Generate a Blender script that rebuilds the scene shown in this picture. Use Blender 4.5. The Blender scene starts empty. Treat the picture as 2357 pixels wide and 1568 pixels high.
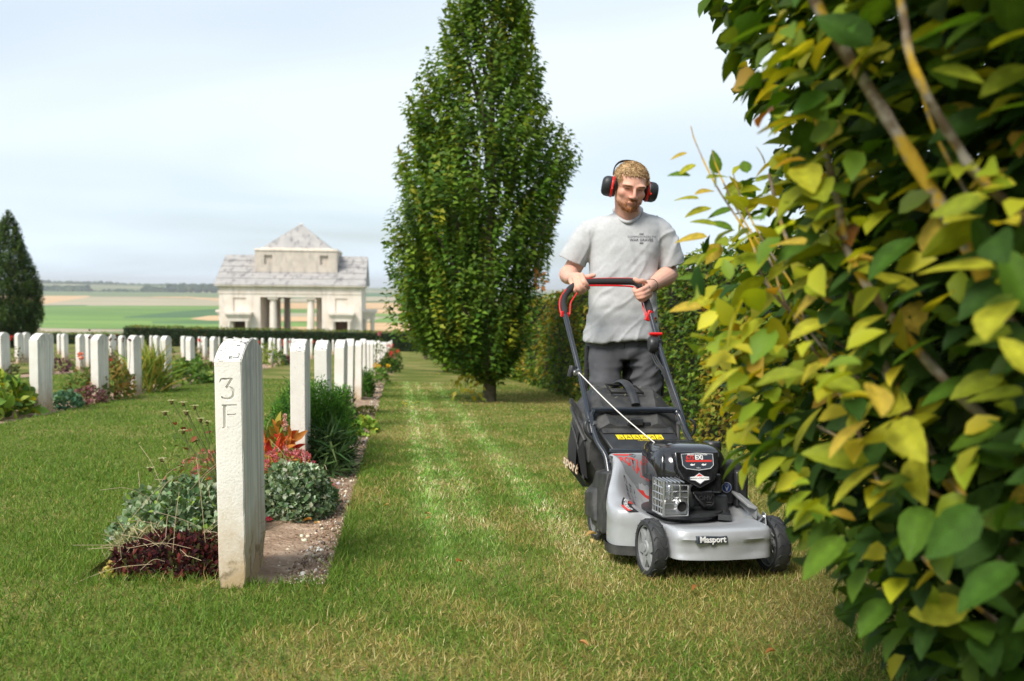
import bpy, bmesh, math, random
import numpy as np
from mathutils import Vector, Matrix
from math import radians, sin, cos, pi, atan2, sqrt

scene = bpy.context.scene
COL = scene.collection
rng = np.random.default_rng(11)

# ------------------------------------------------------------------ camera
F = 2030.0; CX = 1178.5; CY = 784.0          # focal length and centre, in units of a 2357 px wide picture
PITCH = radians(3.5); ROLL = radians(0.55)
CAM = Vector((0, 0, 0.80))
_r0 = Vector((1, 0, 0)); _u0 = Vector((0, sin(PITCH), cos(PITCH))); FWD = Vector((0, cos(PITCH), -sin(PITCH)))
RIGHT = _r0 * cos(ROLL) + _u0 * sin(ROLL); UP = _u0 * cos(ROLL) - _r0 * sin(ROLL)
cam_data = bpy.data.cameras.new('camera'); cam = bpy.data.objects.new('camera', cam_data); COL.objects.link(cam)
cam.matrix_world = Matrix(((RIGHT.x, UP.x, -FWD.x, CAM.x), (RIGHT.y, UP.y, -FWD.y, CAM.y), (RIGHT.z, UP.z, -FWD.z, CAM.z), (0, 0, 0, 1)))
cam_data.sensor_width = 36; cam_data.sensor_fit = 'HORIZONTAL'; cam_data.lens = F / 2357 * 36
cam_data.clip_start = 0.05; cam_data.clip_end = 80000
cam_data.dof.use_dof = True; cam_data.dof.focus_distance = 3.2; cam_data.dof.aperture_fstop = 3.5; cam_data.dof.aperture_blades = 9
scene.camera = cam

# ------------------------------------------------------------------ world, sun, exposure
SUN_EL = radians(48); SUN_AZ = radians(215)   # azimuth from +Y clockwise: behind the camera, to its left
world = bpy.data.worlds.new('World'); scene.world = world; world.use_nodes = True
wn = world.node_tree; wn.nodes.clear()
def WN(t, **k):
    n = wn.nodes.new(t)
    for a, b in k.items(): setattr(n, a, b)
    return n
def _wl(a, b): wn.links.new(a, b)
w_out = WN('ShaderNodeOutputWorld'); w_bg = WN('ShaderNodeBackground'); w_bg.inputs['Strength'].default_value = 0.118
w_sky = WN('ShaderNodeTexSky', sky_type='NISHITA', sun_disc=False, sun_elevation=SUN_EL, sun_rotation=SUN_AZ, air_density=1.0, dust_density=2.0, ozone_density=1.5)
w_tc = WN('ShaderNodeTexCoord'); w_sep = WN('ShaderNodeSeparateXYZ')
_wl(w_tc.outputs['Generated'], w_sep.inputs[0])
# thin high cloud: direction projected on a flat layer overhead, stretched noise
w_mx = WN('ShaderNodeMath', operation='MAXIMUM'); w_mx.inputs[1].default_value = 0.0; _wl(w_sep.outputs['Z'], w_mx.inputs[0])
w_add = WN('ShaderNodeMath', operation='ADD'); w_add.inputs[1].default_value = 0.16; _wl(w_mx.outputs[0], w_add.inputs[0])
w_dx = WN('ShaderNodeMath', operation='DIVIDE'); w_dy = WN('ShaderNodeMath', operation='DIVIDE')
_wl(w_sep.outputs['X'], w_dx.inputs[0]); _wl(w_add.outputs[0], w_dx.inputs[1]); _wl(w_sep.outputs['Y'], w_dy.inputs[0]); _wl(w_add.outputs[0], w_dy.inputs[1])
w_cmb = WN('ShaderNodeCombineXYZ'); _wl(w_dx.outputs[0], w_cmb.inputs[0]); _wl(w_dy.outputs[0], w_cmb.inputs[1])
w_map = WN('ShaderNodeMapping'); w_map.inputs['Scale'].default_value = (0.45, 0.6, 1); w_map.inputs['Location'].default_value = (3.1, 0.4, 0); _wl(w_cmb.outputs[0], w_map.inputs[0])
w_n = WN('ShaderNodeTexNoise'); w_n.inputs['Scale'].default_value = 0.75; w_n.inputs['Detail'].default_value = 3; w_n.inputs['Roughness'].default_value = 0.5; w_n.inputs['Distortion'].default_value = 0.4
_wl(w_map.outputs[0], w_n.inputs['Vector'])
w_r = WN('ShaderNodeMapRange'); w_r.inputs['From Min'].default_value = 0.36; w_r.inputs['From Max'].default_value = 0.62; w_r.inputs['To Min'].default_value = 0.40; w_r.inputs['To Max'].default_value = 0.98
_wl(w_n.outputs[0], w_r.inputs['Value'])
w_cl = WN('ShaderNodeMix', data_type='RGBA'); w_cl.inputs['A'].default_value = (5.9, 6.95, 7.9, 1); w_cl.inputs['B'].default_value = (5.95, 6.6, 7.1, 1)
w_h = WN('ShaderNodeMapRange'); w_h.interpolation_type = 'SMOOTHSTEP'; w_h.inputs['From Min'].default_value = 0.0; w_h.inputs['From Max'].default_value = 0.17
_wl(w_mx.outputs[0], w_h.inputs['Value']); _wl(w_h.outputs[0], w_cl.inputs['Factor'])
w_mix = WN('ShaderNodeMix', data_type='RGBA'); _wl(w_r.outputs[0], w_mix.inputs['Factor']); _wl(w_sky.outputs[0], w_mix.inputs['A']); _wl(w_cl.outputs['Result'], w_mix.inputs['B'])
_wl(w_mix.outputs['Result'], w_bg.inputs['Color']); _wl(w_bg.outputs[0], w_out.inputs['Surface'])

sun_data = bpy.data.lights.new('sun', 'SUN'); sun_data.energy = 3.4; sun_data.angle = radians(26); sun_data.color = (1.0, 0.95, 0.87)
sun = bpy.data.objects.new('sun', sun_data); COL.objects.link(sun)
_sd = Vector((sin(SUN_AZ) * cos(SUN_EL), cos(SUN_AZ) * cos(SUN_EL), sin(SUN_EL)))
sun.rotation_euler = (-_sd).to_track_quat('-Z', 'Y').to_euler(); sun.location = _sd * 50
vs = scene.view_settings; vs.view_transform = 'Standard'; vs.look = 'None'; vs.gamma = 1; vs.use_curve_mapping = False; vs.exposure = 0.45
scene.cycles.max_bounces = 6; scene.cycles.diffuse_bounces = 3; scene.cycles.transmission_bounces = 4; scene.cycles.transparent_max_bounces = 6; scene.cycles.volume_bounces = 0
scene.cycles.sample_clamp_indirect = 8

# ------------------------------------------------------------------ coordinates
def W(X, Y, Z): return CAM + RIGHT * X + UP * Y + FWD * Z          # right, up, ahead of the camera -> world
def px(x, y, Z): return W((x - CX) / F * Z, -(y - CY) / F * Z, Z)
GA, GB, GH = -0.0033, -0.022, 0.794                                 # the sloping cemetery ground
_n = RIGHT * (-GB) + UP - FWD * GA; _p0 = CAM - UP * GH
def gz(x, y): return _p0.z - (_n.x * (x - _p0.x) + _n.y * (y - _p0.y)) / _n.z
KR = (915 - CX) / F                                                 # direction in which the grave rows run
def RP(L, Z, up=0.0):                                              # lateral offset from the row line, distance -> ground
    X = L + KR * Z; p = W(X, -GH + GA * Z + GB * X, Z); return Vector((p.x, p.y, p.z + up))
ROWDIR = (RP(0, 20) - RP(0, 10)).normalized()
ROWYAW = atan2(-ROWDIR.x, ROWDIR.y)                                 # rotation about Z that turns +Y into the row direction
def to_LZ(x, y, z):                                                # world arrays -> L, Z
    dx, dy, dz = x - CAM.x, y - CAM.y, z - CAM.z
    X = dx * RIGHT.x + dy * RIGHT.y + dz * RIGHT.z; Z = dx * FWD.x + dy * FWD.y + dz * FWD.z
    return X - KR * Z, Z

# ------------------------------------------------------------------ object helpers
def tag(o, label=None, cat=None, group=None, kind=None):
    if label: o['label'] = label
    if cat: o['category'] = cat
    if group: o['group'] = group
    if kind: o['kind'] = kind
    return o
def empty(name, loc=(0, 0, 0), rz=0.0, parent=None, rot=None):
    o = bpy.data.objects.new(name, None); COL.objects.link(o); o.location = loc; o.rotation_euler = rot or (0, 0, rz); o.empty_display_size = 0.1
    if parent: o.parent = parent
    return o
def link_mesh(name, me, mats=None, parent=None):
    o = bpy.data.objects.new(name, me); COL.objects.link(o)
    if mats:
        for m in (mats if isinstance(mats, (list, tuple)) else [mats]): me.materials.append(m)
    if parent: o.parent = parent
    return o
def copy_tree(o, parent=None):
    c = o.copy(); COL.objects.link(c)
    if parent: c.parent = parent
    for ch in list(o.children): copy_tree(ch, c)
    return c
def fast_mesh(name, v, f, col=None, mat_idx=None):
    """v (n,3), f (m,3) or (m,4); col (n,3)"""
    v = np.asarray(v, np.float32); f = np.asarray(f, np.int32)
    me = bpy.data.meshes.new(name); me.vertices.add(len(v)); me.vertices.foreach_set('co', v.ravel())
    k = f.shape[1]; me.loops.add(f.size); me.loops.foreach_set('vertex_index', f.ravel())
    me.polygons.add(len(f)); me.polygons.foreach_set('loop_start', np.arange(0, f.size, k, dtype=np.int32)); me.polygons.foreach_set('loop_total', np.full(len(f), k, np.int32))
    if mat_idx is not None: me.polygons.foreach_set('material_index', mat_idx.astype(np.int32))
    me.update(calc_edges=True)
    if col is not None:
        a = me.color_attributes.new('Col', 'FLOAT_COLOR', 'POINT'); c = np.ones((len(v), 4), np.float32); c[:, :3] = col; a.data.foreach_set('color', c.ravel())
    return me
class MB:
    """collects shapes and links them as ONE mesh object"""
    def __init__(s, M=None): s.v = []; s.f = []; s.m = []; s.M = M
    def add(s, vs, fs, mi=0):
        b = len(s.v)
        for p in vs: s.v.append((s.M @ Vector(p)) if s.M else Vector(p))
        for q in fs: s.f.append([b + i for i in q]); s.m.append(mi)
        return s
    def box(s, c, d, rz=0, mi=0, R=None, taper=1.0):
        c = Vector(c); R = R or Matrix.Rotation(rz, 3, 'Z'); x, y, z = d[0] / 2, d[1] / 2, d[2] / 2
        vs = [c + R @ Vector((a * x * (taper if e > 0 else 1), b * y * (taper if e > 0 else 1), e * z)) for e in (-1, 1) for a, b in ((-1, -1), (1, -1), (1, 1), (-1, 1))]
        return s.add(vs, [(0, 3, 2, 1), (4, 5, 6, 7), (0, 1, 5, 4), (1, 2, 6, 5), (2, 3, 7, 6), (3, 0, 4, 7)], mi)
    def tube(s, pts, r, n=10, mi=0, cap=True, flat=1.0, closed=False):
        pts = [Vector(p) for p in pts]; N = len(pts); rr = r if isinstance(r, (list, tuple)) else [r] * N
        t0 = (pts[1] - pts[0]).normalized(); a = Vector((0, 0, 1)) if abs(t0.z) < 0.9 else Vector((1, 0, 0)); u = t0.cross(a).normalized(); vs = []
        for i, p in enumerate(pts):
            if closed: t = (pts[(i + 1) % N] - pts[i - 1]).normalized()
            else: t = (pts[min(i + 1, N - 1)] - pts[max(i - 1, 0)]).normalized()
            u = (u - t * u.dot(t)).normalized(); w = t.cross(u)
            for k in range(n):
                an = 2 * pi * k / n; vs.append(p + u * cos(an) * rr[i] + w * sin(an) * rr[i] * flat)
        fs = []
        for i in range(N if closed else N - 1):
            j = (i + 1) % N
            for k in range(n): fs.append((i * n + k, i * n + (k + 1) % n, j * n + (k + 1) % n, j * n + k))
        if cap and not closed: fs.append(tuple(range(n))[::-1]); fs.append(tuple((N - 1) * n + k for k in range(n)))
        return s.add(vs, fs, mi)
    def loft(s, rings, mi=0, cap=True, close=True):
        n = len(rings[0]); vs = [p for r in rings for p in r]; fs = []
        for i in range(len(rings) - 1):
            for k in range(n if close else n - 1): fs.append((i * n + k, i * n + (k + 1) % n, (i + 1) * n + (k + 1) % n, (i + 1) * n + k))
        if cap: fs.append(tuple(range(n))[::-1]); fs.append(tuple((len(rings) - 1) * n + k for k in range(n)))
        return s.add(vs, fs, mi)
    def lathe(s, prof, c, axis=(0, 0, 1), n=24, mi=0, cap=True):
        ax = Vector(axis).normalized(); a = Vector((0, 0, 1)) if abs(ax.z) < 0.9 else Vector((1, 0, 0)); u = ax.cross(a).normalized(); w = ax.cross(u); c = Vector(c)
        return s.loft([[c + ax * h + (u * cos(2 * pi * k / n) + w * sin(2 * pi * k / n)) * r for k in range(n)] for r, h in prof], mi, cap)
    def prism(s, poly, vec, mi=0):
        vec = Vector(vec); return s.loft([[Vector(p) for p in poly], [Vector(p) + vec for p in poly]], mi)
    def build(s, name, mats, parent=None, smooth=None, bevel=0, seg=2, recalc=True, sub=0):
        me = bpy.data.meshes.new(name); me.from_pydata([tuple(p) for p in s.v], [], s.f)
        me.polygons.foreach_set('material_index', s.m); me.update()
        if recalc:
            bm = bmesh.new(); bm.from_mesh(me); bmesh.ops.recalc_face_normals(bm, faces=bm.faces); bm.to_mesh(me); bm.free()
        o = link_mesh(name, me, mats, parent)
        if smooth is not None or bevel:
            me.polygons.foreach_set('use_smooth', [True] * len(me.polygons)); me.set_sharp_from_angle(angle=radians(smooth if smooth else 40))
        if bevel: b = o.modifiers.new('bevel', 'BEVEL'); b.width = bevel; b.segments = seg; b.limit_method = 'ANGLE'; b.angle_limit = radians(35)
        if sub: q = o.modifiers.new('sub', 'SUBSURF'); q.levels = sub; q.render_levels = sub
        return o
def catmull(pts, m=8):
    pts = [Vector(p) for p in pts]; P = [pts[0] * 2 - pts[1]] + pts + [pts[-1] * 2 - pts[-2]]; out = []
    for i in range(1, len(P) - 2):
        for k in range(m):
            t = k / m; out.append(0.5 * ((2 * P[i]) + (P[i + 1] - P[i - 1]) * t + (2 * P[i - 1] - 5 * P[i] + 4 * P[i + 1] - P[i + 2]) * t * t + (3 * P[i] - P[i - 1] - 3 * P[i + 1] + P[i + 2]) * t ** 3))
    out.append(pts[-1]); return out

# ------------------------------------------------------------------ value noise (numpy)
def _hash(i, j, k, seed):
    h = (i.astype(np.int64) * 374761393 + j.astype(np.int64) * 668265263 + k.astype(np.int64) * 2147483647 + seed * 1274126177) & 0xFFFFFFFF
    h = ((h ^ (h >> 13)) * 1274126177) & 0xFFFFFFFF; return ((h ^ (h >> 16)) & 0xFFFF) / 65535.0
def vnoise(p, scale=1.0, seed=0, octaves=1):
    p = np.asarray(p, float) * scale; tot = 0; amp = 1; s = 0
    for o in range(octaves):
        q = p * (2 ** o) + 17.3 * o; i = np.floor(q); f = q - i; f = f * f * (3 - 2 * f); i = i.astype(int); r = 0
        for a in (0, 1):
            for b in (0, 1):
                for c in (0, 1):
                    w = (f[:, 0] if a else 1 - f[:, 0]) * (f[:, 1] if b else 1 - f[:, 1]) * (f[:, 2] if c else 1 - f[:, 2])
                    r = r + w * _hash(i[:, 0] + a, i[:, 1] + b, i[:, 2] + c, seed + o)
        tot = tot + r * amp; s += amp; amp *= 0.5
    return tot / s
def unit(a): return a / np.maximum(np.linalg.norm(a, axis=1, keepdims=True), 1e-9)
def rand_unit(n, r=None):
    a = (r or rng).normal(size=(n, 3)); return unit(a)

# ------------------------------------------------------------------ materials
def mat(name, col=(0.5, 0.5, 0.5), rough=0.6, metal=0.0, spec=0.5, attr=None, trans=0.0, bump=None, var=None, coat=0.0, bumpd=0.02, tcol=None):
    """bump=(scale, strength); var=(scale, other colour, factor)"""
    m = bpy.data.materials.new(name); m.use_nodes = True; nt = m.node_tree; N = nt.nodes; b = N['Principled BSDF']
    b.inputs['Base Color'].default_value = (*col, 1); b.inputs['Roughness'].default_value = rough; b.inputs['Metallic'].default_value = metal
    b.inputs['Specular IOR Level'].default_value = spec; b.inputs['Coat Weight'].default_value = coat
    src = None
    if attr:
        a = N.new('ShaderNodeVertexColor'); a.layer_name = attr; src = a.outputs['Color']
    tc = N.new('ShaderNodeTexCoord')
    if var:
        n = N.new('ShaderNodeTexNoise'); n.inputs['Scale'].default_value = var[0]; n.inputs['Detail'].default_value = 5; n.inputs['Roughness'].default_value = 0.65; nt.links.new(tc.outputs['Object'], n.inputs['Vector'])
        mx = N.new('ShaderNodeMix'); mx.data_type = 'RGBA'; mr = N.new('ShaderNodeMapRange'); mr.inputs['From Min'].default_value = 0.35; mr.inputs['From Max'].default_value = 0.68; mr.inputs['To Max'].default_value = var[2]
        nt.links.new(n.outputs[0], mr.inputs['Value']); nt.links.new(mr.outputs[0], mx.inputs['Factor'])
        if src: nt.links.new(src, mx.inputs['A'])
        else: mx.inputs['A'].default_value = (*col, 1)
        mx.inputs['B'].default_value = (*var[1], 1); src = mx.outputs['Result']
    if src: nt.links.new(src, b.inputs['Base Color'])
    if bump:
        n2 = N.new('ShaderNodeTexNoise'); n2.inputs['Scale'].default_value = bump[0]; n2.inputs['Detail'].default_value = 6; nt.links.new(tc.outputs['Object'], n2.inputs['Vector'])
        bp = N.new('ShaderNodeBump'); bp.inputs['Strength'].default_value = bump[1]; bp.inputs['Distance'].default_value = bumpd; nt.links.new(n2.outputs[0], bp.inputs['Height']); nt.links.new(bp.outputs[0], b.inputs['Normal'])
    if trans:
        t = N.new('ShaderNodeBsdfTranslucent'); ms = N.new('ShaderNodeMixShader'); ms.inputs[0].default_value = trans
        if src:
            g = N.new('ShaderNodeMix'); g.data_type = 'RGBA'; g.blend_type = 'MULTIPLY'; g.inputs['Factor'].default_value = 1; nt.links.new(src, g.inputs['A']); g.inputs['B'].default_value = (*(tcol or (1.9, 1.6, 0.5)), 1); nt.links.new(g.outputs['Result'], t.inputs['Color'])
        else: t.inputs['Color'].default_value = (*col, 1)
        nt.links.new(b.outputs[0], ms.inputs[1]); nt.links.new(t.outputs[0], ms.inputs[2]); nt.links.new(ms.outputs[0], N['Material Output'].inputs['Surface'])
    return m
LEAF = mat('leaf', attr='Col', rough=0.55, spec=0.22, trans=0.34)
LEAFM = mat('soft_leaf', attr='Col', rough=0.8, spec=0.12, trans=0.25, tcol=(1.4, 1.4, 0.7))
GRASS = mat('grass_blade', attr='Col', rough=0.6, spec=0.25, trans=0.28, tcol=(1.5, 1.5, 0.6))
PETAL = mat('petal', attr='Col', rough=0.6, spec=0.3, trans=0.2, tcol=(1.3, 1, 1))
BARK = mat('bark', (0.075, 0.062, 0.04), 0.85, var=(14, (0.17, 0.15, 0.09), 0.8), bump=(60, 0.6))
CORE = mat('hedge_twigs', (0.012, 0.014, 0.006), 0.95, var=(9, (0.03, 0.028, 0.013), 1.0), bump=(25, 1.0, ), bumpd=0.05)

# leaves: base points, directions, normals, lengths, widths -> one mesh
def leaf_arrays(P, D, Nn, L, Wd, C, fold=0.18, droop=0.12, shape='simple'):
    D = unit(D); B = unit(np.cross(D, Nn)); Nn = unit(np.cross(B, D)); L = L[:, None]; Wd = Wd[:, None]; n = len(P)
    if shape == 'simple':
        vs = np.stack([P, P + D * L * .42 + B * Wd * .5 + Nn * Wd * fold, P + D * L - Nn * L * droop, P + D * L * .42 - B * Wd * .5 + Nn * Wd * fold, P + D * L * .5], 1)
        tr = np.array([[0, 1, 4], [1, 2, 4], [2, 3, 4], [3, 0, 4]])
    elif shape == 'oval':
        vs = np.stack([P, P + D * L * .22 + B * Wd * .38 + Nn * Wd * fold, P + D * L * .55 + B * Wd * .5 + Nn * Wd * fold, P + D * L * .82 + B * Wd * .26 + Nn * (Wd * fold * .6 - L * droop * .5), P + D * L - Nn * L * droop,
                       P + D * L * .82 - B * Wd * .26 + Nn * (Wd * fold * .6 - L * droop * .5), P + D * L * .55 - B * Wd * .5 + Nn * Wd * fold, P + D * L * .22 - B * Wd * .38 + Nn * Wd * fold, P + D * L * .45 + Nn * L * .02, P + D * L * .8 - Nn * L * droop * .5], 1)
        tr = np.array([[0, 1, 8], [1, 2, 8], [2, 9, 8], [2, 3, 9], [3, 4, 9], [4, 5, 9], [5, 6, 9], [6, 8, 9], [6, 7, 8], [7, 0, 8]])
    else:  # blade: narrow strip that bends over
        vs = np.stack([P - B * Wd * .5, P + B * Wd * .5, P + D * L * .5 + B * Wd * .45 - Nn * L * droop * .25, P + D * L * .5 - B * Wd * .45 - Nn * L * droop * .25, P + D * L - Nn * L * droop], 1)
        tr = np.array([[0, 1, 2], [0, 2, 3], [3, 2, 4]])
    k = vs.shape[1]; f = (np.arange(n) * k)[:, None, None] + tr[None]
    return vs.reshape(-1, 3), f.reshape(-1, 3), np.repeat(C, k, axis=0)
def leaf_mesh(name, parts):
    V = []; Fs = []; Cc = []; b = 0
    for v, f, c in parts: V.append(v); Fs.append(f + b); Cc.append(c); b += len(v)
    me = fast_mesh(name, np.concatenate(V), np.concatenate(Fs), np.concatenate(Cc)); return me
def palette(n, cols, weights=None, jit=0.18, r=None):
    r = r or rng; cols = np.array(cols, float); idx = r.choice(len(cols), size=n, p=weights); c = cols[idx]
    return np.clip(c * (1 + r.normal(size=(n, 1)) * jit) * (1 + r.normal(size=(n, 3)) * jit * .3), 0.003, 1)
# ================================================================== GROUND, FIELDS, FAR LAND
def grad_mat(name, A, B, scale, stretch=(1, 1, 1), C=None, rough=0.9, bump=None, rot=0, low=.4, high=.6, bd=.02):
    m = bpy.data.materials.new(name); m.use_nodes = True; nt = m.node_tree; N = nt.nodes; b = N['Principled BSDF']; b.inputs['Roughness'].default_value = rough; b.inputs['Specular IOR Level'].default_value = 0.15
    tc = N.new('ShaderNodeTexCoord'); mp = N.new('ShaderNodeMapping'); mp.inputs['Scale'].default_value = stretch; mp.inputs['Rotation'].default_value = (0, 0, rot); nt.links.new(tc.outputs['Object'], mp.inputs[0])
    n = N.new('ShaderNodeTexNoise'); n.inputs['Scale'].default_value = scale; n.inputs['Detail'].default_value = 6; n.inputs['Roughness'].default_value = 0.6; nt.links.new(mp.outputs[0], n.inputs['Vector'])
    r = N.new('ShaderNodeValToRGB'); e = r.color_ramp.elements; e[0].position = low; e[0].color = (*A, 1); e[1].position = high; e[1].color = (*B, 1)
    if C: q = e.new((low + high) / 2); q.color = (*C, 1)
    nt.links.new(n.outputs[0], r.inputs[0]); nt.links.new(r.outputs[0], b.inputs['Base Color'])
    if bump:
        n2 = N.new('ShaderNodeTexNoise'); n2.inputs['Scale'].default_value = bump[0]; n2.inputs['Detail'].default_value = 5; nt.links.new(tc.outputs['Object'], n2.inputs['Vector'])
        bp = N.new('ShaderNodeBump'); bp.inputs['Strength'].default_value = bump[1]; bp.inputs['Distance'].default_value = bd; nt.links.new(n2.outputs[0], bp.inputs['Height']); nt.links.new(bp.outputs[0], b.inputs['Normal'])
    return m
PLAIN = -30.0
def terr(x, y): return np.maximum(gz(x, y) - 0.05 - np.maximum(0, np.abs(x) - 320) * .15, PLAIN)
ys = np.concatenate([np.linspace(-60, 100, 33), np.linspace(110, 620, 52), [700, 900, 1300, 2000, 4000, 7000, 11000]])
xs = np.concatenate([[-9000, -5000, -2500, -1200], np.linspace(-800, 800, 65), [1200, 2500, 5000, 9000]])
gx, gy = np.meshgrid(xs, ys); gzv = terr(gx, gy); n0, n1 = gx.shape
idx = np.arange(n0 * n1).reshape(n0, n1); fq = np.stack([idx[:-1, :-1], idx[:-1, 1:], idx[1:, 1:], idx[1:, :-1]], -1).reshape(-1, 4)
me = fast_mesh('farmland', np.stack([gx, gy, gzv], -1).reshape(-1, 3), fq)
M_FARM = grad_mat('far_fields', (0.10, 0.15, 0.055), (0.42, 0.30, 0.19), 0.0022, (0.35, 1.6, 1), (0.16, 0.20, 0.08))
tag(link_mesh('farmland', me, M_FARM), kind='structure')

def on_plain(x, y, z):                                   # where the sight line through a picture point meets height z
    d = px(x, y, 1.0) - CAM; t = (z - CAM.z) / d.z; return CAM + d * t
GRN = [grad_mat('crop_green', (0.11, 0.20, 0.045), (0.19, 0.30, 0.07), 0.012, (.25, 2, 1), (0.14, 0.25, 0.055)),
       grad_mat('crop_dark_green', (0.06, 0.13, 0.05), (0.09, 0.18, 0.065), 0.012, (.25, 2, 1)),
       grad_mat('stubble_orange', (0.50, 0.33, 0.17), (0.60, 0.40, 0.22), 0.01, (.25, 2, 1)),
       grad_mat('stubble_beige', (0.38, 0.32, 0.22), (0.48, 0.38, 0.27), 0.01, (.25, 2, 1), (0.33, 0.31, 0.19)),
       grad_mat('crop_dull_green', (0.13, 0.18, 0.08), (0.19, 0.23, 0.11), 0.012, (.25, 2, 1))]
fieldlab = {}
_fz = [0]
def field(m, top, bot):
    """top, bot: matching lists of picture points along the upper and lower edge"""
    _fz[0] += 1; z = PLAIN + 0.03 * _fz[0]
    def dens(pts):
        out = []
        for (a, b), (c, d) in zip(pts[:-1], pts[1:]):
            for k in range(8): out.append((a + (c - a) * k / 8, b + (d - b) * k / 8))
        return out + [pts[-1]]
    T = [on_plain(x, y, z) for x, y in dens(top)]; B = [on_plain(x, y, z) for x, y in dens(bot)]; n = len(T)
    k = len(B)
    if k != n: raise ValueError('edge')
    mb = MB(); mb.add(T + B, [(i, i + 1, n + i + 1, n + i) for i in range(n - 1)])
    o = mb.build('crop_field', GRN[m], recalc=False); tag(o, kind='structure'); return o
# (left edge of frame far outside, to beyond the right side)
field(4, [(-400, 664), (300, 666), (700, 668)], [(-400, 682), (300, 683), (700, 688)])
field(3, [(-400, 681), (200, 684), (560, 690)], [(-400, 704), (300, 704), (560, 704)])
field(2, [(-400, 681), (90, 681), (205, 681)], [(-400, 702), (100, 700), (206, 684)])
field(2, [(350, 683), (430, 683), (520, 688)], [(350, 684.5), (430, 686), (520, 694)])
field(1, [(-400, 703), (100, 703), (200, 702.5)], [(-400, 716), (100, 716), (200, 704)])
field(0, [(-400, 716), (200, 704), (620, 704)], [(-400, 757), (300, 757), (620, 757)])
field(1, [(285, 730), (400, 718), (560, 707)], [(285, 732.5), (400, 732.5), (560, 727)])
field(2, [(440, 733), (480, 727), (640, 724)], [(440, 734.5), (480, 738), (640, 738)])
field(1, [(350, 740), (450, 739), (640, 739)], [(350, 744), (450, 746), (640, 746)])
field(3, [(-400, 755), (90, 755), (328, 760)], [(-400, 767), (90, 767), (328, 761.5)])
field(4, [(-400, 767), (90, 767), (330, 762)], [(-400, 781), (90, 781), (330, 781)])
field(2, [(240, 772), (262, 771), (290, 772)], [(240, 778), (262, 779), (290, 779)])
# through the colonnade and right of the pavilion
field(1, [(560, 667), (760, 674), (2700, 678)], [(560, 690), (760, 686), (2700, 683)])
field(3, [(640, 688), (860, 683), (2700, 684)], [(640, 696), (860, 693), (2700, 692)])
field(2, [(640, 697), (860, 697), (2700, 696)], [(640, 711), (860, 711), (2700, 708)])
field(3, [(640, 712), (860, 711.5), (2700, 708.5)], [(640, 714), (860, 713), (2700, 710)])
field(2, [(760, 714), (860, 713), (2700, 710)], [(760, 722), (860, 722), (2700, 716)])
field(0, [(600, 712), (720, 711), (800, 712)], [(600, 722), (720, 722), (800, 720)])
field(0, [(780, 723), (860, 722.5), (2700, 718)], [(780, 728), (860, 728), (2700, 722)])
field(3, [(640, 721), (720, 721), (800, 722)], [(640, 729), (720, 729), (800, 729)])
field(2, [(640, 729), (720, 729), (800, 729)], [(640, 740), (720, 740), (800, 740)])
field(3, [(790, 729), (860, 729), (2700, 724)], [(790, 742), (860, 742), (2700, 732)])
field(0, [(850, 740), (880, 732), (2700, 726)], [(850, 742), (880, 742.5), (2700, 738)])
field(0, [(600, 741), (720, 741), (800, 741)], [(600, 752), (720, 752), (800, 752)])
field(2, [(560, 753), (720, 752), (800, 752)], [(560, 764), (720, 764), (800, 764)])
field(2, [(800, 743), (860, 743), (2700, 739)], [(800, 764), (860, 764), (2700, 758)])

# wooded ridge on the horizon: rolling hill + woods of many rounded tree tops
def hill(name, pts, dist, depth, m):
    """pts: silhouette picture points at distance dist"""
    P = [px(x, y, dist) for x, y in pts]; rows = []
    for t, hgt in ((-1, 0), (-.6, .35), (-.3, .75), (0, 1), (.5, .7), (1.2, 0)):
        rows.append([Vector((p.x + FWD.x, p.y + t * depth, PLAIN - 1 + (p.z - PLAIN + 1) * hgt)) for p in P])
    mb = MB(); mb.loft(rows, cap=False, close=False); o = mb.build(name, m, smooth=80, recalc=False); tag(o, kind='structure'); return o
M_HILL = grad_mat('hill_fields', (0.10, 0.16, 0.07), (0.36, 0.30, 0.19), 0.004, (.3, 1.5, 1), (0.15, 0.19, 0.09))
hill('hill', [(-900, 652), (-400, 648), (100, 648), (300, 653), (520, 656), (800, 664), (1100, 672)], 4200, 1300, M_HILL)
hill('hill', [(600, 661), (900, 662), (1100, 666), (1300, 666), (1700, 668), (2300, 676), (3200, 690)], 9000, 2500, M_HILL)
field_hill = M_HILL
ico = bmesh.new(); bmesh.ops.create_icosphere(ico, subdivisions=1, radius=1); ICO_V = np.array([v.co[:] for v in ico.verts]); ICO_F = np.array([[v.index for v in f.verts] for f in ico.faces]); ico.free()
ico = bmesh.new(); bmesh.ops.create_icosphere(ico, subdivisions=2, radius=1); ICO2_V = np.array([v.co[:] for v in ico.verts]); ICO2_F = np.array([[v.index for v in f.verts] for f in ico.faces]); ico.free()
def blobs(P, S, C, jit=0.25, r=None, V0=None, F0=None):
    r = r or rng; V0 = ICO_V if V0 is None else V0; F0 = ICO_F if F0 is None else F0
    k = len(V0); n = len(P); v = V0[None] * S[:, None, :] * (1 + (r.random((n, k, 1)) - .5) * 2 * jit) + P[:, None, :]
    f = (np.arange(n) * k)[:, None, None] + F0[None]; return v.reshape(-1, 3), f.reshape(-1, 3), np.repeat(C, k, axis=0)
M_WOOD = mat('woodland', attr='Col', rough=0.9, spec=0.1, bump=(0.2, 1.0), bumpd=3)
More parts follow.
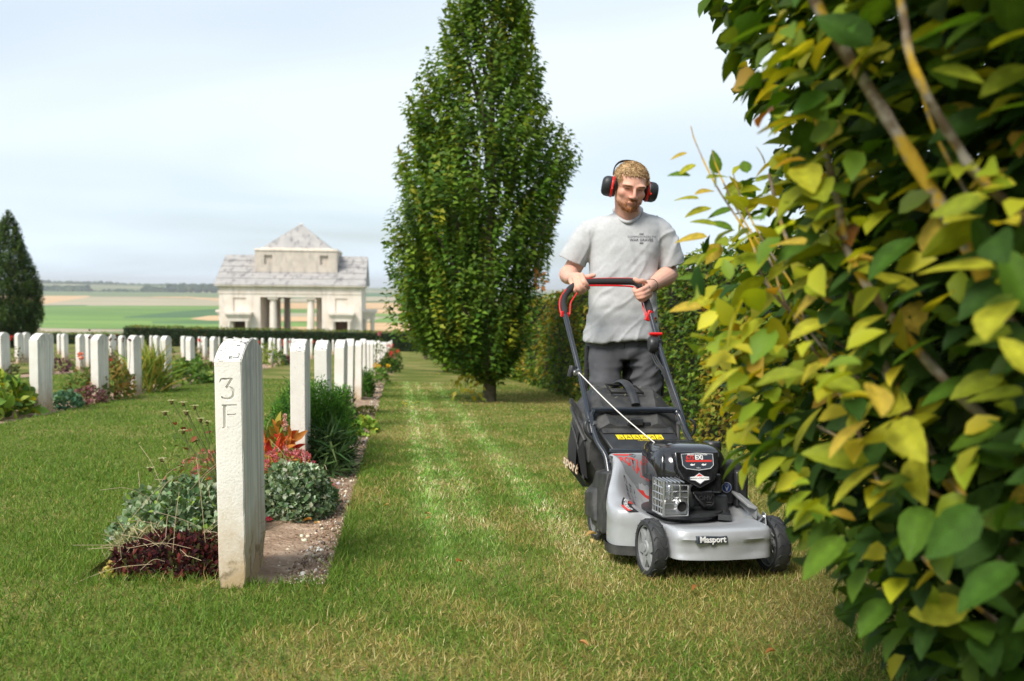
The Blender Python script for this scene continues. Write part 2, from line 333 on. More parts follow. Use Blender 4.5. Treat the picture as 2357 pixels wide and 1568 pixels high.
def wood(spans, dist, hgt, rad):
    """spans: (x0, x1, y_top0, y_top1, y_bottom) in picture points at distance dist"""
    P = []
    for x0, x1, a, b, bot in spans:
        s = F / dist; step = rad * .55 * s
        for x in np.arange(x0, x1, step):
            yt = a + (b - a) * (x - x0) / (x1 - x0)
            for y in np.arange(yt, bot, rad * .9 * s): P.append(px(x + rng.normal() * step, y + rng.random() * rad * .5 * s, dist * (1 - .0009 * (y - yt))))
    P = np.array([p[:] for p in P]); n = len(P); S = rad * (0.7 + rng.random((n, 1)) * .7) * np.array([[1.1, 1.1, .95]]); P[:, 2] -= S[:, 2]
    C = palette(n, [(0.030, 0.055, 0.030), (0.022, 0.045, 0.028), (0.045, 0.07, 0.035)], jit=.2); return blobs(P, S, C)
w1 = wood([(-400, 150, 643, 643.5, 666), (150, 235, 645, 646, 668), (235, 285, 645.5, 650, 659), (285, 520, 651, 652, 658), (440, 470, 659, 659, 662)], 3900, 20, 13)
w2 = wood([(205, 290, 665, 665, 671), (290, 330, 664, 668, 676), (330, 400, 655, 662, 675), (395, 500, 652, 652, 659), (90, 205, 655, 655, 668)], 3000, 16, 10)
w3 = wood([(1080, 1700, 671, 667, 675), (845, 905, 668, 670, 672), (1700, 2300, 668, 672, 680)], 7000, 16, 18)
tag(link_mesh('woodland', leaf_mesh('woodland', [w1, w2, w3]), M_WOOD), kind='stuff', label='bluish distant woods along the horizon beyond the fields')

# air
HZ = MB(); HZ.box((0, 5600, 14), (18400, 11400, 92)); hz = HZ.build('haze', None); hz.data.materials.clear()
hm = bpy.data.materials.new('haze_air'); hm.use_nodes = True; hm.node_tree.nodes.remove(hm.node_tree.nodes['Principled BSDF']); pv = hm.node_tree.nodes.new('ShaderNodeVolumePrincipled')
pv.inputs['Color'].default_value = (0.98, 0.99, 1.0, 1); pv.inputs['Density'].default_value = 0.00013; pv.inputs['Anisotropy'].default_value = 0.2
hm.node_tree.links.new(pv.outputs[0], hm.node_tree.nodes['Material Output'].inputs['Volume']); hz.data.materials.append(hm); tag(hz, kind='stuff', label='thin pale haze over the distant fields')

# ------------------------------------------------------------------ lawn strips with the grave borders cut out
BEDS = [(-1.03, -0.23, 2.86, 18.6), (-1.0, -0.10, 21.0, 60.0), (-4.22, -3.42, 5.5, 62), (-7.4, -6.6, 5.5, 62), (-10.6, -9.8, 5.5, 62), (-13.8, -13.0, 5.5, 62)]
def in_bed(L, Z):
    r = np.zeros(len(L), bool)
    for a, b, c, d in BEDS: r |= (L > a) & (L < b) & (Z > c) & (Z < d)
    return r
def lawn_rects():
    Zs = [-4.0, 2.86, 5.5, 18.6, 21.0, 60, 62.0, 70.0]; out = []
    for z0, z1 in zip(Zs[:-1], Zs[1:]):
        cuts = sorted([(a, b) for a, b, c, d in BEDS if c <= z0 + 1e-6 and d >= z1 - 1e-6]); x = -45.0
        for a, b in cuts: out.append((x, a, z0, z1)); x = b
        out.append((x, 9.0, z0, z1))
    return out
M_LAWN = bpy.data.materials.new('lawn'); M_LAWN.use_nodes = True
def build_lawn_mat():
    nt = M_LAWN.node_tree; N = nt.nodes; b = N['Principled BSDF']; b.inputs['Roughness'].default_value = 0.9; b.inputs['Specular IOR Level'].default_value = 0.1
    tc = N.new('ShaderNodeTexCoord'); prev = None
    def noise(scale, det=6, st=(1, 1, 1)):
        mp = N.new('ShaderNodeMapping'); mp.inputs['Scale'].default_value = st; mp.inputs['Rotation'].default_value = (0, 0, -ROWYAW); nt.links.new(tc.outputs['Object'], mp.inputs[0])
        n = N.new('ShaderNodeTexNoise'); n.inputs['Scale'].default_value = scale; n.inputs['Detail'].default_value = det; nt.links.new(mp.outputs[0], n.inputs['Vector']); return n.outputs[0]
    r = N.new('ShaderNodeValToRGB'); e = r.color_ramp.elements; e[0].position = .36; e[0].color = (0.105, 0.135, 0.024, 1); e[1].position = .62; e[1].color = (0.27, 0.235, 0.08, 1); q = e.new(.48); q.color = (0.15, 0.175, 0.035, 1)
    nt.links.new(noise(0.9, 8), r.inputs[0])
    fine = N.new('ShaderNodeMapRange'); fine.inputs['From Min'].default_value = .3; fine.inputs['From Max'].default_value = .7; fine.inputs['To Min'].default_value = .62; fine.inputs['To Max'].default_value = 1.3; nt.links.new(noise(55, 4), fine.inputs['Value'])
    mul = N.new('ShaderNodeVectorMath'); mul.operation = 'SCALE'; nt.links.new(r.outputs[0], mul.inputs[0]); nt.links.new(fine.outputs[0], mul.inputs['Scale']); nt.links.new(mul.outputs[0], b.inputs['Base Color'])
    bp = N.new('ShaderNodeBump'); bp.inputs['Strength'].default_value = 0.7; bp.inputs['Distance'].default_value = 0.03; nt.links.new(noise(90, 4), bp.inputs['Height']); nt.links.new(bp.outputs[0], b.inputs['Normal'])
build_lawn_mat()
mb = MB()
for a, b, c, d in lawn_rects():
    nz = max(1, int((d - c) / 8)); zz = np.linspace(c, d, nz + 1)
    top = [[RP(a, z, 0), RP(b, z, 0)] for z in zz]; lo = [[RP(a, z, -.049), RP(b, z, -.049)] for z in zz]
    vs = [p for r in top for p in r] + [p for r in lo for p in r]; k = 2 * (nz + 1); fs = []
    for i in range(nz): j = 2 * i; fs += [(j, j + 1, j + 3, j + 2), (j, j + 2, k + j + 2, k + j), (j + 1, k + j + 1, k + j + 3, j + 3)]
    fs += [(0, k, k + 1, 1), (2 * nz, 2 * nz + 1, k + 2 * nz + 1, k + 2 * nz)]; mb.add(vs, fs)
tag(mb.build('lawn', M_LAWN, recalc=False), kind='structure')

SOIL = grad_mat('bed_soil', (0.23, 0.15, 0.095), (0.52, 0.38, 0.27), 9, (1, 1, 1), (0.34, 0.235, 0.16), bump=(45, 1.0), low=.32, high=.68, bd=.02)
for a, b, c, d in BEDS:
    nz = int(min((d - c) / .05, 260)); nl = 18; tz = np.linspace(0, 1, nz + 1) ** (2.2 if d > 10 else 1)
    V = []
    for i, t in enumerate(tz):
        for j in range(nl + 1):
            L = a - .001 + (b - a + .002) * j / nl; Z = c + (d - c) * t; V.append(RP(L, Z)[:])
    V = np.array(V); nn = vnoise(V, 9, 3, 3); edge = np.tile(np.sin(np.linspace(0, pi, nl + 1)), nz + 1); V[:, 2] += -.040 + .030 * nn * edge + .012 * edge + .010 * vnoise(V, 45, 5, 2)
    idx = np.arange((nz + 1) * (nl + 1)).reshape(nz + 1, nl + 1); fq = np.stack([idx[:-1, :-1], idx[:-1, 1:], idx[1:, 1:], idx[1:, :-1]], -1).reshape(-1, 4)
    o = link_mesh('flower_bed', fast_mesh('flower_bed', V, fq), SOIL); tag(o, kind='structure'); o.data.polygons.foreach_set('use_smooth', [True] * len(fq))
# stones and crumbs of earth on the soil
n = 17000; Z = 2.88 + (rng.random(n) ** 2.2) * 13; L = -1.0 + rng.random(n) * .76; P = np.array([RP(l, z)[:] for l, z in zip(L, Z)]); P[:, 2] -= .012 + .018 * (1 - vnoise(P, 9, 3, 3))
sz = (0.0013 + rng.exponential(.0013, n).clip(0, .008)) * (1 + Z / 12); S = sz[:, None] * (0.6 + rng.random((n, 3)) * .8)
C = palette(n, [(0.62, 0.54, 0.42), (0.24, 0.155, 0.10), (0.36, 0.26, 0.18), (0.78, 0.74, 0.66), (0.12, 0.10, 0.09)], [.2, .33, .3, .1, .07], .15)
tag(link_mesh('gravel', leaf_mesh('gravel', [blobs(P, S, C)]), mat('pebble', attr='Col', rough=.85, spec=.2)), kind='stuff', label='pale pebbles and crumbs of earth on the bare soil of the border')

# grass blades
def grass():
    n = 470000; u = rng.random(n); a, b, c = 1.5, 3.4, 17.0                      # density constant up to b, then falling with distance
    k1 = (b * b - a * a) / 2; k2 = b * b * math.log(c / b); near = rng.random(n) < k1 / (k1 + k2)
    Z = np.where(near, np.sqrt(a * a + u * (b * b - a * a)), b * np.exp(u * math.log(c / b)))
    X = (rng.random(n) * 1.24 - .62) * Z; Lt = X - KR * Z
    ok = ~in_bed(Lt, Z) & (Lt < 2.7); Z = Z[ok]; X = X[ok]; Lt = Lt[ok]; n = len(Z)
    Y = -GH + GA * Z + GB * X
    P = np.array(CAM[:])[None] + X[:, None] * np.array(RIGHT[:]) + Y[:, None] * np.array(UP[:]) + Z[:, None] * np.array(FWD[:]); P[:, 2] -= .003
    dry = vnoise(P, 1.1, 1, 4); fine = vnoise(P, 7, 2, 2); bias = np.clip((Lt + .5) * .085, -.22, .12) + np.where(Z < 3.2, .02, 0)
    d = np.clip((dry * .6 + fine * .4 + bias - .525) * 5.0, 0, 1)
    d = np.clip(d + (rng.random(n) < .06), 0, 1)
    stripe = (np.exp(-((Lt - .17) / .075) ** 2) + np.exp(-((Lt - .36) / .06) ** 2) * .7 + np.exp(-((Lt - .70) / .09) ** 2) * .8) * np.clip((Z - 2.6) / 1.5, 0, 1)                # wheel marks left by mowing, their pale sheen put into the blade colour
    g = palette(n, [(0.105, 0.198, 0.020), (0.140, 0.240, 0.030), (0.066, 0.14, 0.018), (0.21, 0.30, 0.06)], [.35, .3, .2, .15], .16)
    y = palette(n, [(0.42, 0.34, 0.12), (0.30, 0.26, 0.07), (0.56, 0.46, 0.22), (0.22, 0.16, 0.06)], [.35, .3, .2, .15], .16)
    pick = rng.random(n) < d * .8; C = np.where(pick[:, None], y, g * (1 + .25 * d[:, None])); C = C * (1 + 1.05 * stripe[:, None] * np.array([[.85, 1, 2.2]]))
    edge = np.zeros(n)
    for a_, b_, c_, d_ in BEDS[:3]: edge = np.maximum(edge, ((np.abs(Lt - b_) < .05) | (np.abs(Lt - a_) < .06)) & (Z > c_) & (Z < d_))
    edge = np.maximum(edge, (Lt > -1.1) & (Lt < -.2) & (Z > 2.78) & (Z < 2.87))
    h = (0.012 + rng.random(n) * .016) * (1 + .5 * edge + .5 * (fine - .5)) * (1 - .15 * d) * np.where(rng.random(n) < .012, 1.9, 1); w = (0.0017 + rng.random(n) * .0012) * np.maximum(1, Z / 3.2)
    D = rng.normal(size=(n, 3)) * .55; D[:, 2] = .55 + rng.random(n) * .8; D = unit(D); Nn = unit(np.cross(D, rand_unit(n)))
    nearm = Z < 5.5
    A = leaf_arrays(P[nearm], D[nearm], Nn[nearm], h[nearm] * 1.25, w[nearm], C[nearm], droop=.45, shape='blade')
    f = ~nearm; Pf = P[f]; Df = D[f]; Bf = unit(np.cross(Df, Nn[f])); m = len(Pf)
    V = np.stack([Pf - Bf * w[f][:, None] * .6, Pf + Bf * w[f][:, None] * .6, Pf + Df * h[f][:, None] * 1.2], 1).reshape(-1, 3); T = np.arange(m * 3).reshape(m, 3)
    return leaf_mesh('grass', [A, (V, T, np.repeat(C[f], 3, axis=0))])
tag(link_mesh('grass', grass(), GRASS), kind='stuff', label='short mown lawn grass, green mixed with dry straw-coloured blades')
# ================================================================== HEADSTONES
def stone_mat():
    m = bpy.data.materials.new('white_stone'); m.use_nodes = True; nt = m.node_tree; N = nt.nodes; b = N['Principled BSDF']; b.inputs['Roughness'].default_value = 0.85; b.inputs['Specular IOR Level'].default_value = 0.2
    tc = N.new('ShaderNodeTexCoord'); oi = N.new('ShaderNodeObjectInfo'); off = N.new('ShaderNodeVectorMath'); off.operation = 'ADD'; sc = N.new('ShaderNodeVectorMath'); sc.operation = 'SCALE'; sc.inputs['Scale'].default_value = 30
    cx = N.new('ShaderNodeCombineXYZ'); [nt.links.new(oi.outputs['Random'], cx.inputs[i]) for i in range(3)]; nt.links.new(cx.outputs[0], sc.inputs[0]); nt.links.new(tc.outputs['Object'], off.inputs[0]); nt.links.new(sc.outputs[0], off.inputs[1])
    def noise(scale, det=5, st=None):
        n = N.new('ShaderNodeTexNoise'); n.inputs['Scale'].default_value = scale; n.inputs['Detail'].default_value = det; n.inputs['Roughness'].default_value = .65
        if st: mp = N.new('ShaderNodeMapping'); mp.inputs['Scale'].default_value = st; nt.links.new(off.outputs[0], mp.inputs[0]); nt.links.new(mp.outputs[0], n.inputs['Vector'])
        else: nt.links.new(off.outputs[0], n.inputs['Vector'])
        return n.outputs[0]
    def rmap(v, a, b2, c=0, d=1):
        r = N.new('ShaderNodeMapRange'); r.inputs['From Min'].default_value = a; r.inputs['From Max'].default_value = b2; r.inputs['To Min'].default_value = c; r.inputs['To Max'].default_value = d; nt.links.new(v, r.inputs['Value']); return r.outputs[0]
    def mix(A, B, f, mode='MIX'):
        x = N.new('ShaderNodeMix'); x.data_type = 'RGBA'; x.blend_type = mode
        for k, v in (('A', A), ('B', B)):
            if isinstance(v, tuple): x.inputs[k].default_value = (*v, 1)
            else: nt.links.new(v, x.inputs[k])
        nt.links.new(f, x.inputs['Factor']); return x.outputs['Result']
    def mth(op, a, b2=None, v=None):
        x = N.new('ShaderNodeMath'); x.operation = op; nt.links.new(a, x.inputs[0])
        if b2 is not None: nt.links.new(b2, x.inputs[1])
        elif v is not None: x.inputs[1].default_value = v
        return x.outputs[0]
    c = mix((0.84, 0.81, 0.745), (0.76, 0.725, 0.65), rmap(noise(7, 6), .4, .7))
    c = mix(c, (0.48, 0.45, 0.40), rmap(noise(110, 3), .60, .74, 0, .55))                       # pores
    geo = N.new('ShaderNodeNewGeometry'); sp = N.new('ShaderNodeSeparateXYZ'); nt.links.new(tc.outputs['Object'], sp.inputs[0]); sn = N.new('ShaderNodeSeparateXYZ'); nt.links.new(tc.outputs['Normal'], sn.inputs[0])
    streak = mth('MULTIPLY', rmap(noise(26, 4, (1, 1, .05)), .44, .66, 0, .75), rmap(mth('ABSOLUTE', sn.outputs['X']), .5, .8))
    c = mix(c, (0.42, 0.43, 0.43), streak)                                                      # rain streaks down the broad faces
    damp = mth('MULTIPLY', rmap(sp.outputs['Z'], .56, .80), rmap(noise(38, 5, (1, 1, .4)), .38, .62, 0, .75)); c = mix(c, (0.36, 0.36, 0.34), mth('MULTIPLY', damp, rmap(mth('ABSOLUTE', sn.outputs['X']), .5, .8)))
    lic = mth('MULTIPLY', rmap(noise(60, 3, (1, 1, 1)), .56, .60), rmap(sn.outputs['Z'], .55, .8)); c = mix(c, (0.10, 0.105, 0.11), lic)
    zz = mth('ADD', sp.outputs['Z'], rmap(noise(11, 5), .3, .7, -.09, .09)); c = mix(c, (0.50, 0.36, 0.20), rmap(zz, .32, .02, 0, .95))
    c = mix(c, (0.22, 0.17, 0.10), mth('MULTIPLY', rmap(mth('ABSOLUTE', mth('SUBTRACT', zz, v=.075)), .035, .0), rmap(noise(16, 4), .42, .56, 0, .9)))
    nt.links.new(c, b.inputs['Base Color'])
    bp = N.new('ShaderNodeBump'); bp.inputs['Strength'].default_value = .5; bp.inputs['Distance'].default_value = .004; nt.links.new(noise(120, 6), bp.inputs['Height']); nt.links.new(bp.outputs[0], b.inputs['Normal']); return m
M_STONE = stone_mat()
def stone_profile(m=14, w=.1905, zs=.757, za=.813):
    r = (w * w + (za - zs) ** 2) / (2 * (za - zs)); zc = za - r; a = math.asin(w / r)
    return [(-w, -.12), (w, -.12)] + [(r * sin(a * (1 - 2 * k / m)), zc + r * cos(a * (1 - 2 * k / m))) for k in range(m + 1)]
def stone_mesh(th=.084, fine=False):
    mb = MB(); pr = stone_profile(28 if fine else 12); mb.prism([(-th, y, z) for y, z in pr], (th, 0, 0))   # local x: -th..0, the camera-side right face at x=0
    me = bpy.data.meshes.new('headstone'); me.from_pydata([tuple(p) for p in mb.v], [], mb.f); bm = bmesh.new(); bm.from_mesh(me); bmesh.ops.recalc_face_normals(bm, faces=bm.faces)
    bmesh.ops.bevel(bm, geom=[e for e in bm.edges if e.calc_face_angle(0) > .9], offset=.003, segments=2, affect='EDGES'); bm.to_mesh(me); bm.free()
    me.polygons.foreach_set('use_smooth', [True] * len(me.polygons)); me.set_sharp_from_angle(angle=radians(35)); me.materials.append(M_STONE); return me
STONE = stone_mesh()
ordn = ['first', 'second', 'third', 'fourth', 'fifth', 'sixth', 'seventh', 'eighth', 'ninth', 'tenth', 'eleventh', 'twelfth', 'thirteenth', 'fourteenth', 'fifteenth', 'sixteenth', 'seventeenth', 'eighteenth', 'nineteenth', 'twentieth']
def put_stone(L, Z, label, group, me=STONE, lean=0, yaw=0, dz=0):
    o = bpy.data.objects.new('headstone', me); COL.objects.link(o); o.location = RP(L, Z, dz - .02); o.rotation_euler = (lean * .6, lean, ROWYAW + yaw); tag(o, label, 'headstone', group); return o
# the near end stone, engraved 3 F on its narrow side; worn edges, letters cut as grooves
def near_stone():
    th = .084; me = stone_mesh(th, True); bm = bmesh.new(); bm.from_mesh(me)
    for k in range(24): z = -.1 + .9 * (k + .5) / 24; bmesh.ops.bisect_plane(bm, geom=bm.verts[:] + bm.edges[:] + bm.faces[:], plane_co=(0, 0, z), plane_no=(0, 0, 1))
    for x in (-.012, -.028, -.056, -.072): bmesh.ops.bisect_plane(bm, geom=bm.verts[:] + bm.edges[:] + bm.faces[:], plane_co=(x, 0, 0), plane_no=(1, 0, 0))
    for y in (-.178, -.16, .16): bmesh.ops.bisect_plane(bm, geom=bm.verts[:] + bm.edges[:] + bm.faces[:], plane_co=(0, y, 0), plane_no=(0, 1, 0))
    V = np.array([v.co[:] for v in bm.verts]); e = vnoise(V, 34, 8, 2); c = np.array([-th / 2, 0, .35])
    chips = [((0, -.19, .49), .016), ((0, -.19, .285), .022), ((0, -.19, .135), .03), ((0, -.19, .02), .045), ((-.084, -.19, .03), .025), ((0, .19, .04), .06)]
    for v, w in zip(bm.verts, e):
        d = 0
        for q, r in chips:
            t = (v.co - Vector(q)).length / r
            if t < 1: d += (1 - t) * r * .24
        near_edge = (abs(v.co.x) < .004 or abs(v.co.x + th) < .004) and abs(v.co.y + .19) < .006
        d += (w * .0016 if near_edge else 0)
        if d: v.co += Vector((-.7 if v.co.x > -.04 else .7, .7 if v.co.y < 0 else -.7, 0)) * d
    bm.to_mesh(me); bm.free(); o = bpy.data.objects.new('headstone', me); COL.objects.link(o)
    y = -.1905; cut = MB()
    def groove(pts, w, dep=.0075):
        pts = [Vector((p[0], y, p[1])) for p in pts]; ws = [q * 1.75 for q in w] if isinstance(w, list) else [w * 1.75] * len(pts); rings = []
        for i, p in enumerate(pts):
            t = (pts[min(i + 1, len(pts) - 1)] - pts[max(i - 1, 0)]).normalized(); s = Vector((t.z, 0, -t.x)); rings.append([p + s * ws[i] * .5 + Vector((0, -.003, 0)), p - s * ws[i] * .5 + Vector((0, -.003, 0)), p - s * ws[i] * .32 + Vector((0, dep * .55, 0)), p + Vector((0, dep, 0)), p + s * ws[i] * .32 + Vector((0, dep * .55, 0))])
        m = MB(); m.loft(rings); return m
    L = []
    x0 = -.066; u = lambda a, b: (x0 + a, b)                                   # the letters sit left of the middle of the narrow face
    L.append(groove([u(.003, .700), u(.038, .7005)], .0035)); L.append(groove([u(.003, .7005), u(-.002, .690)], [.003, .001]))
    L.append(groove([u(.036, .699), u(.018, .672)], [.0075, .006]))
    arc = [u(.018, .672), u(.026, .6735), u(.034, .670), u(.040, .662), u(.0405, .652), u(.036, .643), u(.027, .6375), u(.016, .6375), u(.008, .640), u(.003, .645)]
    L.append(groove([(p.x, p.z) for p in catmull([(a, 0, b) for a, b in arc], 3)], [.003 + .0045 * sin(pi * k / 27) for k in range(28)]))
    L.append(groove([u(.004, .6175), u(.049, .6175)], .0030)); L.append(groove([u(.013, .6165), u(.012, .548)], .0075)); L.append(groove([u(.019, .588), u(.043, .588)], .0030)); L.append(groove([u(.043, .588), u(.045, .592)], [.003, .001])); L.append(groove([u(.004, .5475), u(.022, .5475)], .0025))
    for m in L:
        c = MB(); c.v = m.v; c.f = m.f; c.m = m.m; k = c.build('cutter', None)
        md = o.modifiers.new('b', 'BOOLEAN'); md.operation = 'DIFFERENCE'; md.solver = 'EXACT'; md.object = k
    dg = bpy.context.evaluated_depsgraph_get(); nm = bpy.data.meshes.new_from_object(o.evaluated_get(dg)); o.modifiers.clear(); o.data = nm
    for k in [q for q in bpy.data.objects if q.name.startswith('cutter')]: bpy.data.objects.remove(k, do_unlink=True)
    nm.name = 'headstone_engraved'; nm.set_sharp_from_angle(angle=radians(30)); return o
o = near_stone(); o.location = RP(-.475, 2.98, -.02); o.rotation_euler = (radians(.2), radians(-.6), ROWYAW + radians(-1.0)); tag(o, 'large near white headstone engraved 3 F on its narrow side', 'headstone', 'white headstones in rows')
GRP = 'white headstones in rows'
labA = {1: 'white headstone between the dark green bushes, second in the row beside the mown path'}
rowA = [(702, 395), (755, 337), (792, 259), (811, 219), (831.6, 171), (842.8, 152), (850.8, 136), (858.4, 119), (864.5, 106), (875.6, 83), (880, 73), (885, 63), (890, 52), (895, 43), (898.5, 36), (902.5, 31.5)]
for i, (x, s) in enumerate(rowA):
    Z = F / s + .19; Lx = (x - 915) / s; lab = labA.get(i + 1, 'white headstone, %s from the front of the row beside the mown path' % ordn[i + 1])
    put_stone(Lx, Z, lab, GRP, lean=rng.normal() * .008, yaw=rng.normal() * .02, dz=[0, 0, .0, .012, .0, .02, 0, 0, 0, 0, -.04, -.05, -.06, -.07, -.03, .03, .07][i] + rng.normal() * .004)
def row(xs, L, name, jig=.006, ss=None):
    for i, x in enumerate(xs):
        s = (ss[i] if ss else (915 - x) / -L); put_stone((x - 915) / s, F / s + .19, 'white headstone, %s from the left in the %s row behind the near lawn' % (ordn[i], name), GRP, lean=rng.normal() * .008, yaw=rng.normal() * .02, dz=rng.normal() * jig)
row([89, 227.4, 309.8, 383, 439, 492, 545, 589, 624.6, 645, 660, 676, 692, 718, 742, 768], -3.6, 'nearest', ss=[229, 195, 171.6, 145.7, 124, 113.7, 101, 92, 82, 76, 71, 66, 61, 54.5, 48, 41])
row([3.5, 108, 184, 205, 281, 362, 424, 472, 520, 561, 605, 632, 668, 700, 728, 754], -6.8, 'second')
row([42, 58, 148, 198, 256, 326, 358, 420, 459, 497, 540, 580, 610, 640, 672, 700], -10.0, 'third')
row([-20, 55, 137, 150, 204, 262, 303, 348, 430, 466, 505, 550, 590, 622, 655], -13.2, 'fourth')

# ================================================================== TREES AND HEDGES
def crown_radius(h, prof):
    hs = [p[0] for p in prof]; return np.interp(h, hs, [p[1] for p in prof]), np.interp(h, hs, [p[2] for p in prof])
def upright_tree(prof, nshoot, leaf, seed, depth_r, pal, wts, tall, trunk_r, trunk_h=.35, spacing=.036, inner=0.3, lean_out=.55, shl=(.30, .62), shape='simple', arrays=False, clear=0.0):
    """prof: (height, left extent, right extent). returns crown mesh, wood mesh"""
    r = np.random.default_rng(seed); hs = np.array([p[0] for p in prof]); w = np.array([p[1] + p[2] for p in prof])
    # sample heights in proportion to the width
    cand = r.random(nshoot * 6) * (hs[-1] - hs[0]) + hs[0]; wi = np.interp(cand, hs, w); cand = cand[r.random(len(cand)) < (wi / w.max())][:nshoot]; n = len(cand)
    az = r.random(n) * 2 * pi; l, rr = crown_radius(cand, prof); cx_ = (rr - l) / 2; rad = (rr + l) / 2
    lump = vnoise(np.stack([np.cos(az) * 1.3, np.sin(az) * 1.3, cand * 1.1], 1), 1.6, seed, 2)
    depth = r.random(n) ** 1.6; R = rad * (0.72 + .50 * lump) * (1 - inner * depth); out_ = np.stack([np.cos(az), np.sin(az), np.zeros(n)], 1)
    tip = np.stack([cx_ + np.cos(az) * R, np.sin(az) * R * depth_r, cand], 1)
    ax = unit(out_ * lean_out + np.array([0, 0, 1.0]) + r.normal(size=(n, 3)) * .22); ln = shl[0] + r.random(n) * (shl[1] - shl[0])
    k = np.maximum(3, (ln / spacing).astype(int)); rep = np.repeat(np.arange(n), k); pos = np.concatenate([(np.arange(q) + .5) / q for q in k]); side = np.concatenate([np.where(np.arange(q) % 2, 1., -1.) for q in k])
    A = ax[rep]; o_ = out_[rep]; m = len(rep); P = tip[rep] - A * (ln[rep] * (1 - pos))[:, None]
    pl = r.random(n) * pi; s1 = unit(np.cross(ax, np.array([0.3, 0.1, 1.0]) + 0 * ax)); s2 = np.cross(ax, s1); sv = s1 * np.cos(pl)[:, None] + s2 * np.sin(pl)[:, None]
    D = sv[rep] * side[:, None] * .8 + A * .35 + o_ * .45 + np.array([0, 0, -.35]) + r.normal(size=(m, 3)) * .25; D = unit(D)
    Nn = unit(np.array([0, 0, 1.0]) + o_ * .55 + r.normal(size=(m, 3)) * .35)
    size = leaf * (.7 + r.random(m) * .5) * np.where(pos > .9, .7, 1)
    shc = palette(n, pal, wts, .16, r)[rep] * (1 + r.normal(size=(m, 1)) * .10); young = np.clip((pos - .75) * 2, 0, .5)[:, None]; C = np.clip(shc * (1 - young) + young * np.array([[.16, .20, .03]]), .004, 1)
    # dark interior leaves
    rr_ = np.hypot(P[:, 0], P[:, 1]); ok = P[:, 2] > clear * (.9 + .25 * r.random(len(P))) + clear * 1.1 * rr_ ** 1.3; P, D, Nn, size, C = P[ok], D[ok], Nn[ok], size[ok], C[ok]
    if arrays: return P, D, Nn, size, C
    me = leaf_mesh('crown', [leaf_arrays(P, D, Nn, size, size * .56, C, shape=shape)])
    wb = MB(); wb.tube([(0, 0, -.08), (0, 0, 0), (0.01, 0, trunk_h * .5), (0, 0.01, trunk_h), (0.01, 0, tall * .5), (0, 0, tall * .9)], [trunk_r * 1.25, trunk_r * 1.08, trunk_r, trunk_r * .95, trunk_r * .5, .012], 12)
    lb = MB()
    for q in range(26):
        a = q * 2.4; z0 = trunk_h + (tall * .55) * (q / 26); zi = min(z0 + .9 + r.random() * .8, tall * .93); l2, r2 = np.interp(zi, hs, [p[1] for p in prof]), np.interp(zi, hs, [p[2] for p in prof]); R2 = (l2 + r2) / 2 * .8
        lb.tube(catmull([(0, 0, z0), (cos(a) * R2 * .35, sin(a) * R2 * .35, z0 + (zi - z0) * .3), (cos(a) * R2 * .8, sin(a) * R2 * .8, z0 + (zi - z0) * .75), (cos(a) * R2, sin(a) * R2, zi)], 3), [trunk_r * .42 * (1 - .85 * i / 9) for i in range(10)], 5)
    return me, wb, lb
HPAL = [(0.088, 0.175, 0.016), (0.060, 0.135, 0.016), (0.135, 0.22, 0.020), (0.22, 0.25, 0.02), (0.040, 0.095, 0.016)]
s = 170.0; cxp = 1118
sil = [(925, 30, 20), (905, 45, 35), (885, 62, 48), (860, 84, 70), (830, 112, 90), (800, 150, 105), (760, 178, 118), (720, 195, 126), (680, 202, 134), (640, 203, 142), (590, 205, 155), (540, 208, 166), (490, 210, 172), (440, 206, 184), (395, 212, 192), (350, 208, 200), (310, 196, 184), (270, 190, 155), (230, 172, 138), (200, 158, 132), (150, 138, 134), (100, 120, 118), (50, 108, 112), (0, 96, 104), (-60, 80, 88), (-130, 58, 64), (-200, 34, 38), (-260, 8, 8)]
prof = sorted([((925 - y) / s, (a + 16) / s, max(b - 8, 6) / s) for y, a, b in sil])
prof = [(h + .20 * max(0, 1 - h / 2), a * .99 * min(1, .55 + h * .5), b * 1.03 * min(1, .55 + h * .5)) for h, a, b in prof]
cm, wb, lb = upright_tree(prof, 3100, .100, 5, 1.0, HPAL, [.34, .26, .22, .08, .10], prof[-1][0], .088, trunk_h=.45, clear=.27)
def plant_tree(label, L, Z, sc=1.0, rz=0.0, src=None, gx=0):
    if src: t = copy_tree(src)
    else:
        t = empty('hornbeam_tree'); link_mesh('crown', cm, LEAF, t); wb.build('trunk', BARK, t, smooth=60); lb.build('branches', BARK, t, smooth=60)
    t.location = RP(L, Z, -.02); t.rotation_euler = (0, 0, rz); t.scale = (sc, sc, sc); tag(t, label, 'tree', 'upright hornbeam trees along the hedge'); return t
T1 = plant_tree('tall upright green hornbeam with a short bare trunk standing in the lawn', 1.24, 11.95)
T2 = plant_tree('second upright hornbeam, mostly hidden behind the tall near one', 1.28, 23.2, .98, 2.3, T1)
T3 = plant_tree('third upright hornbeam, farthest down the grass walk behind the others', 1.28, 40.0, .95, 4.1, T1)
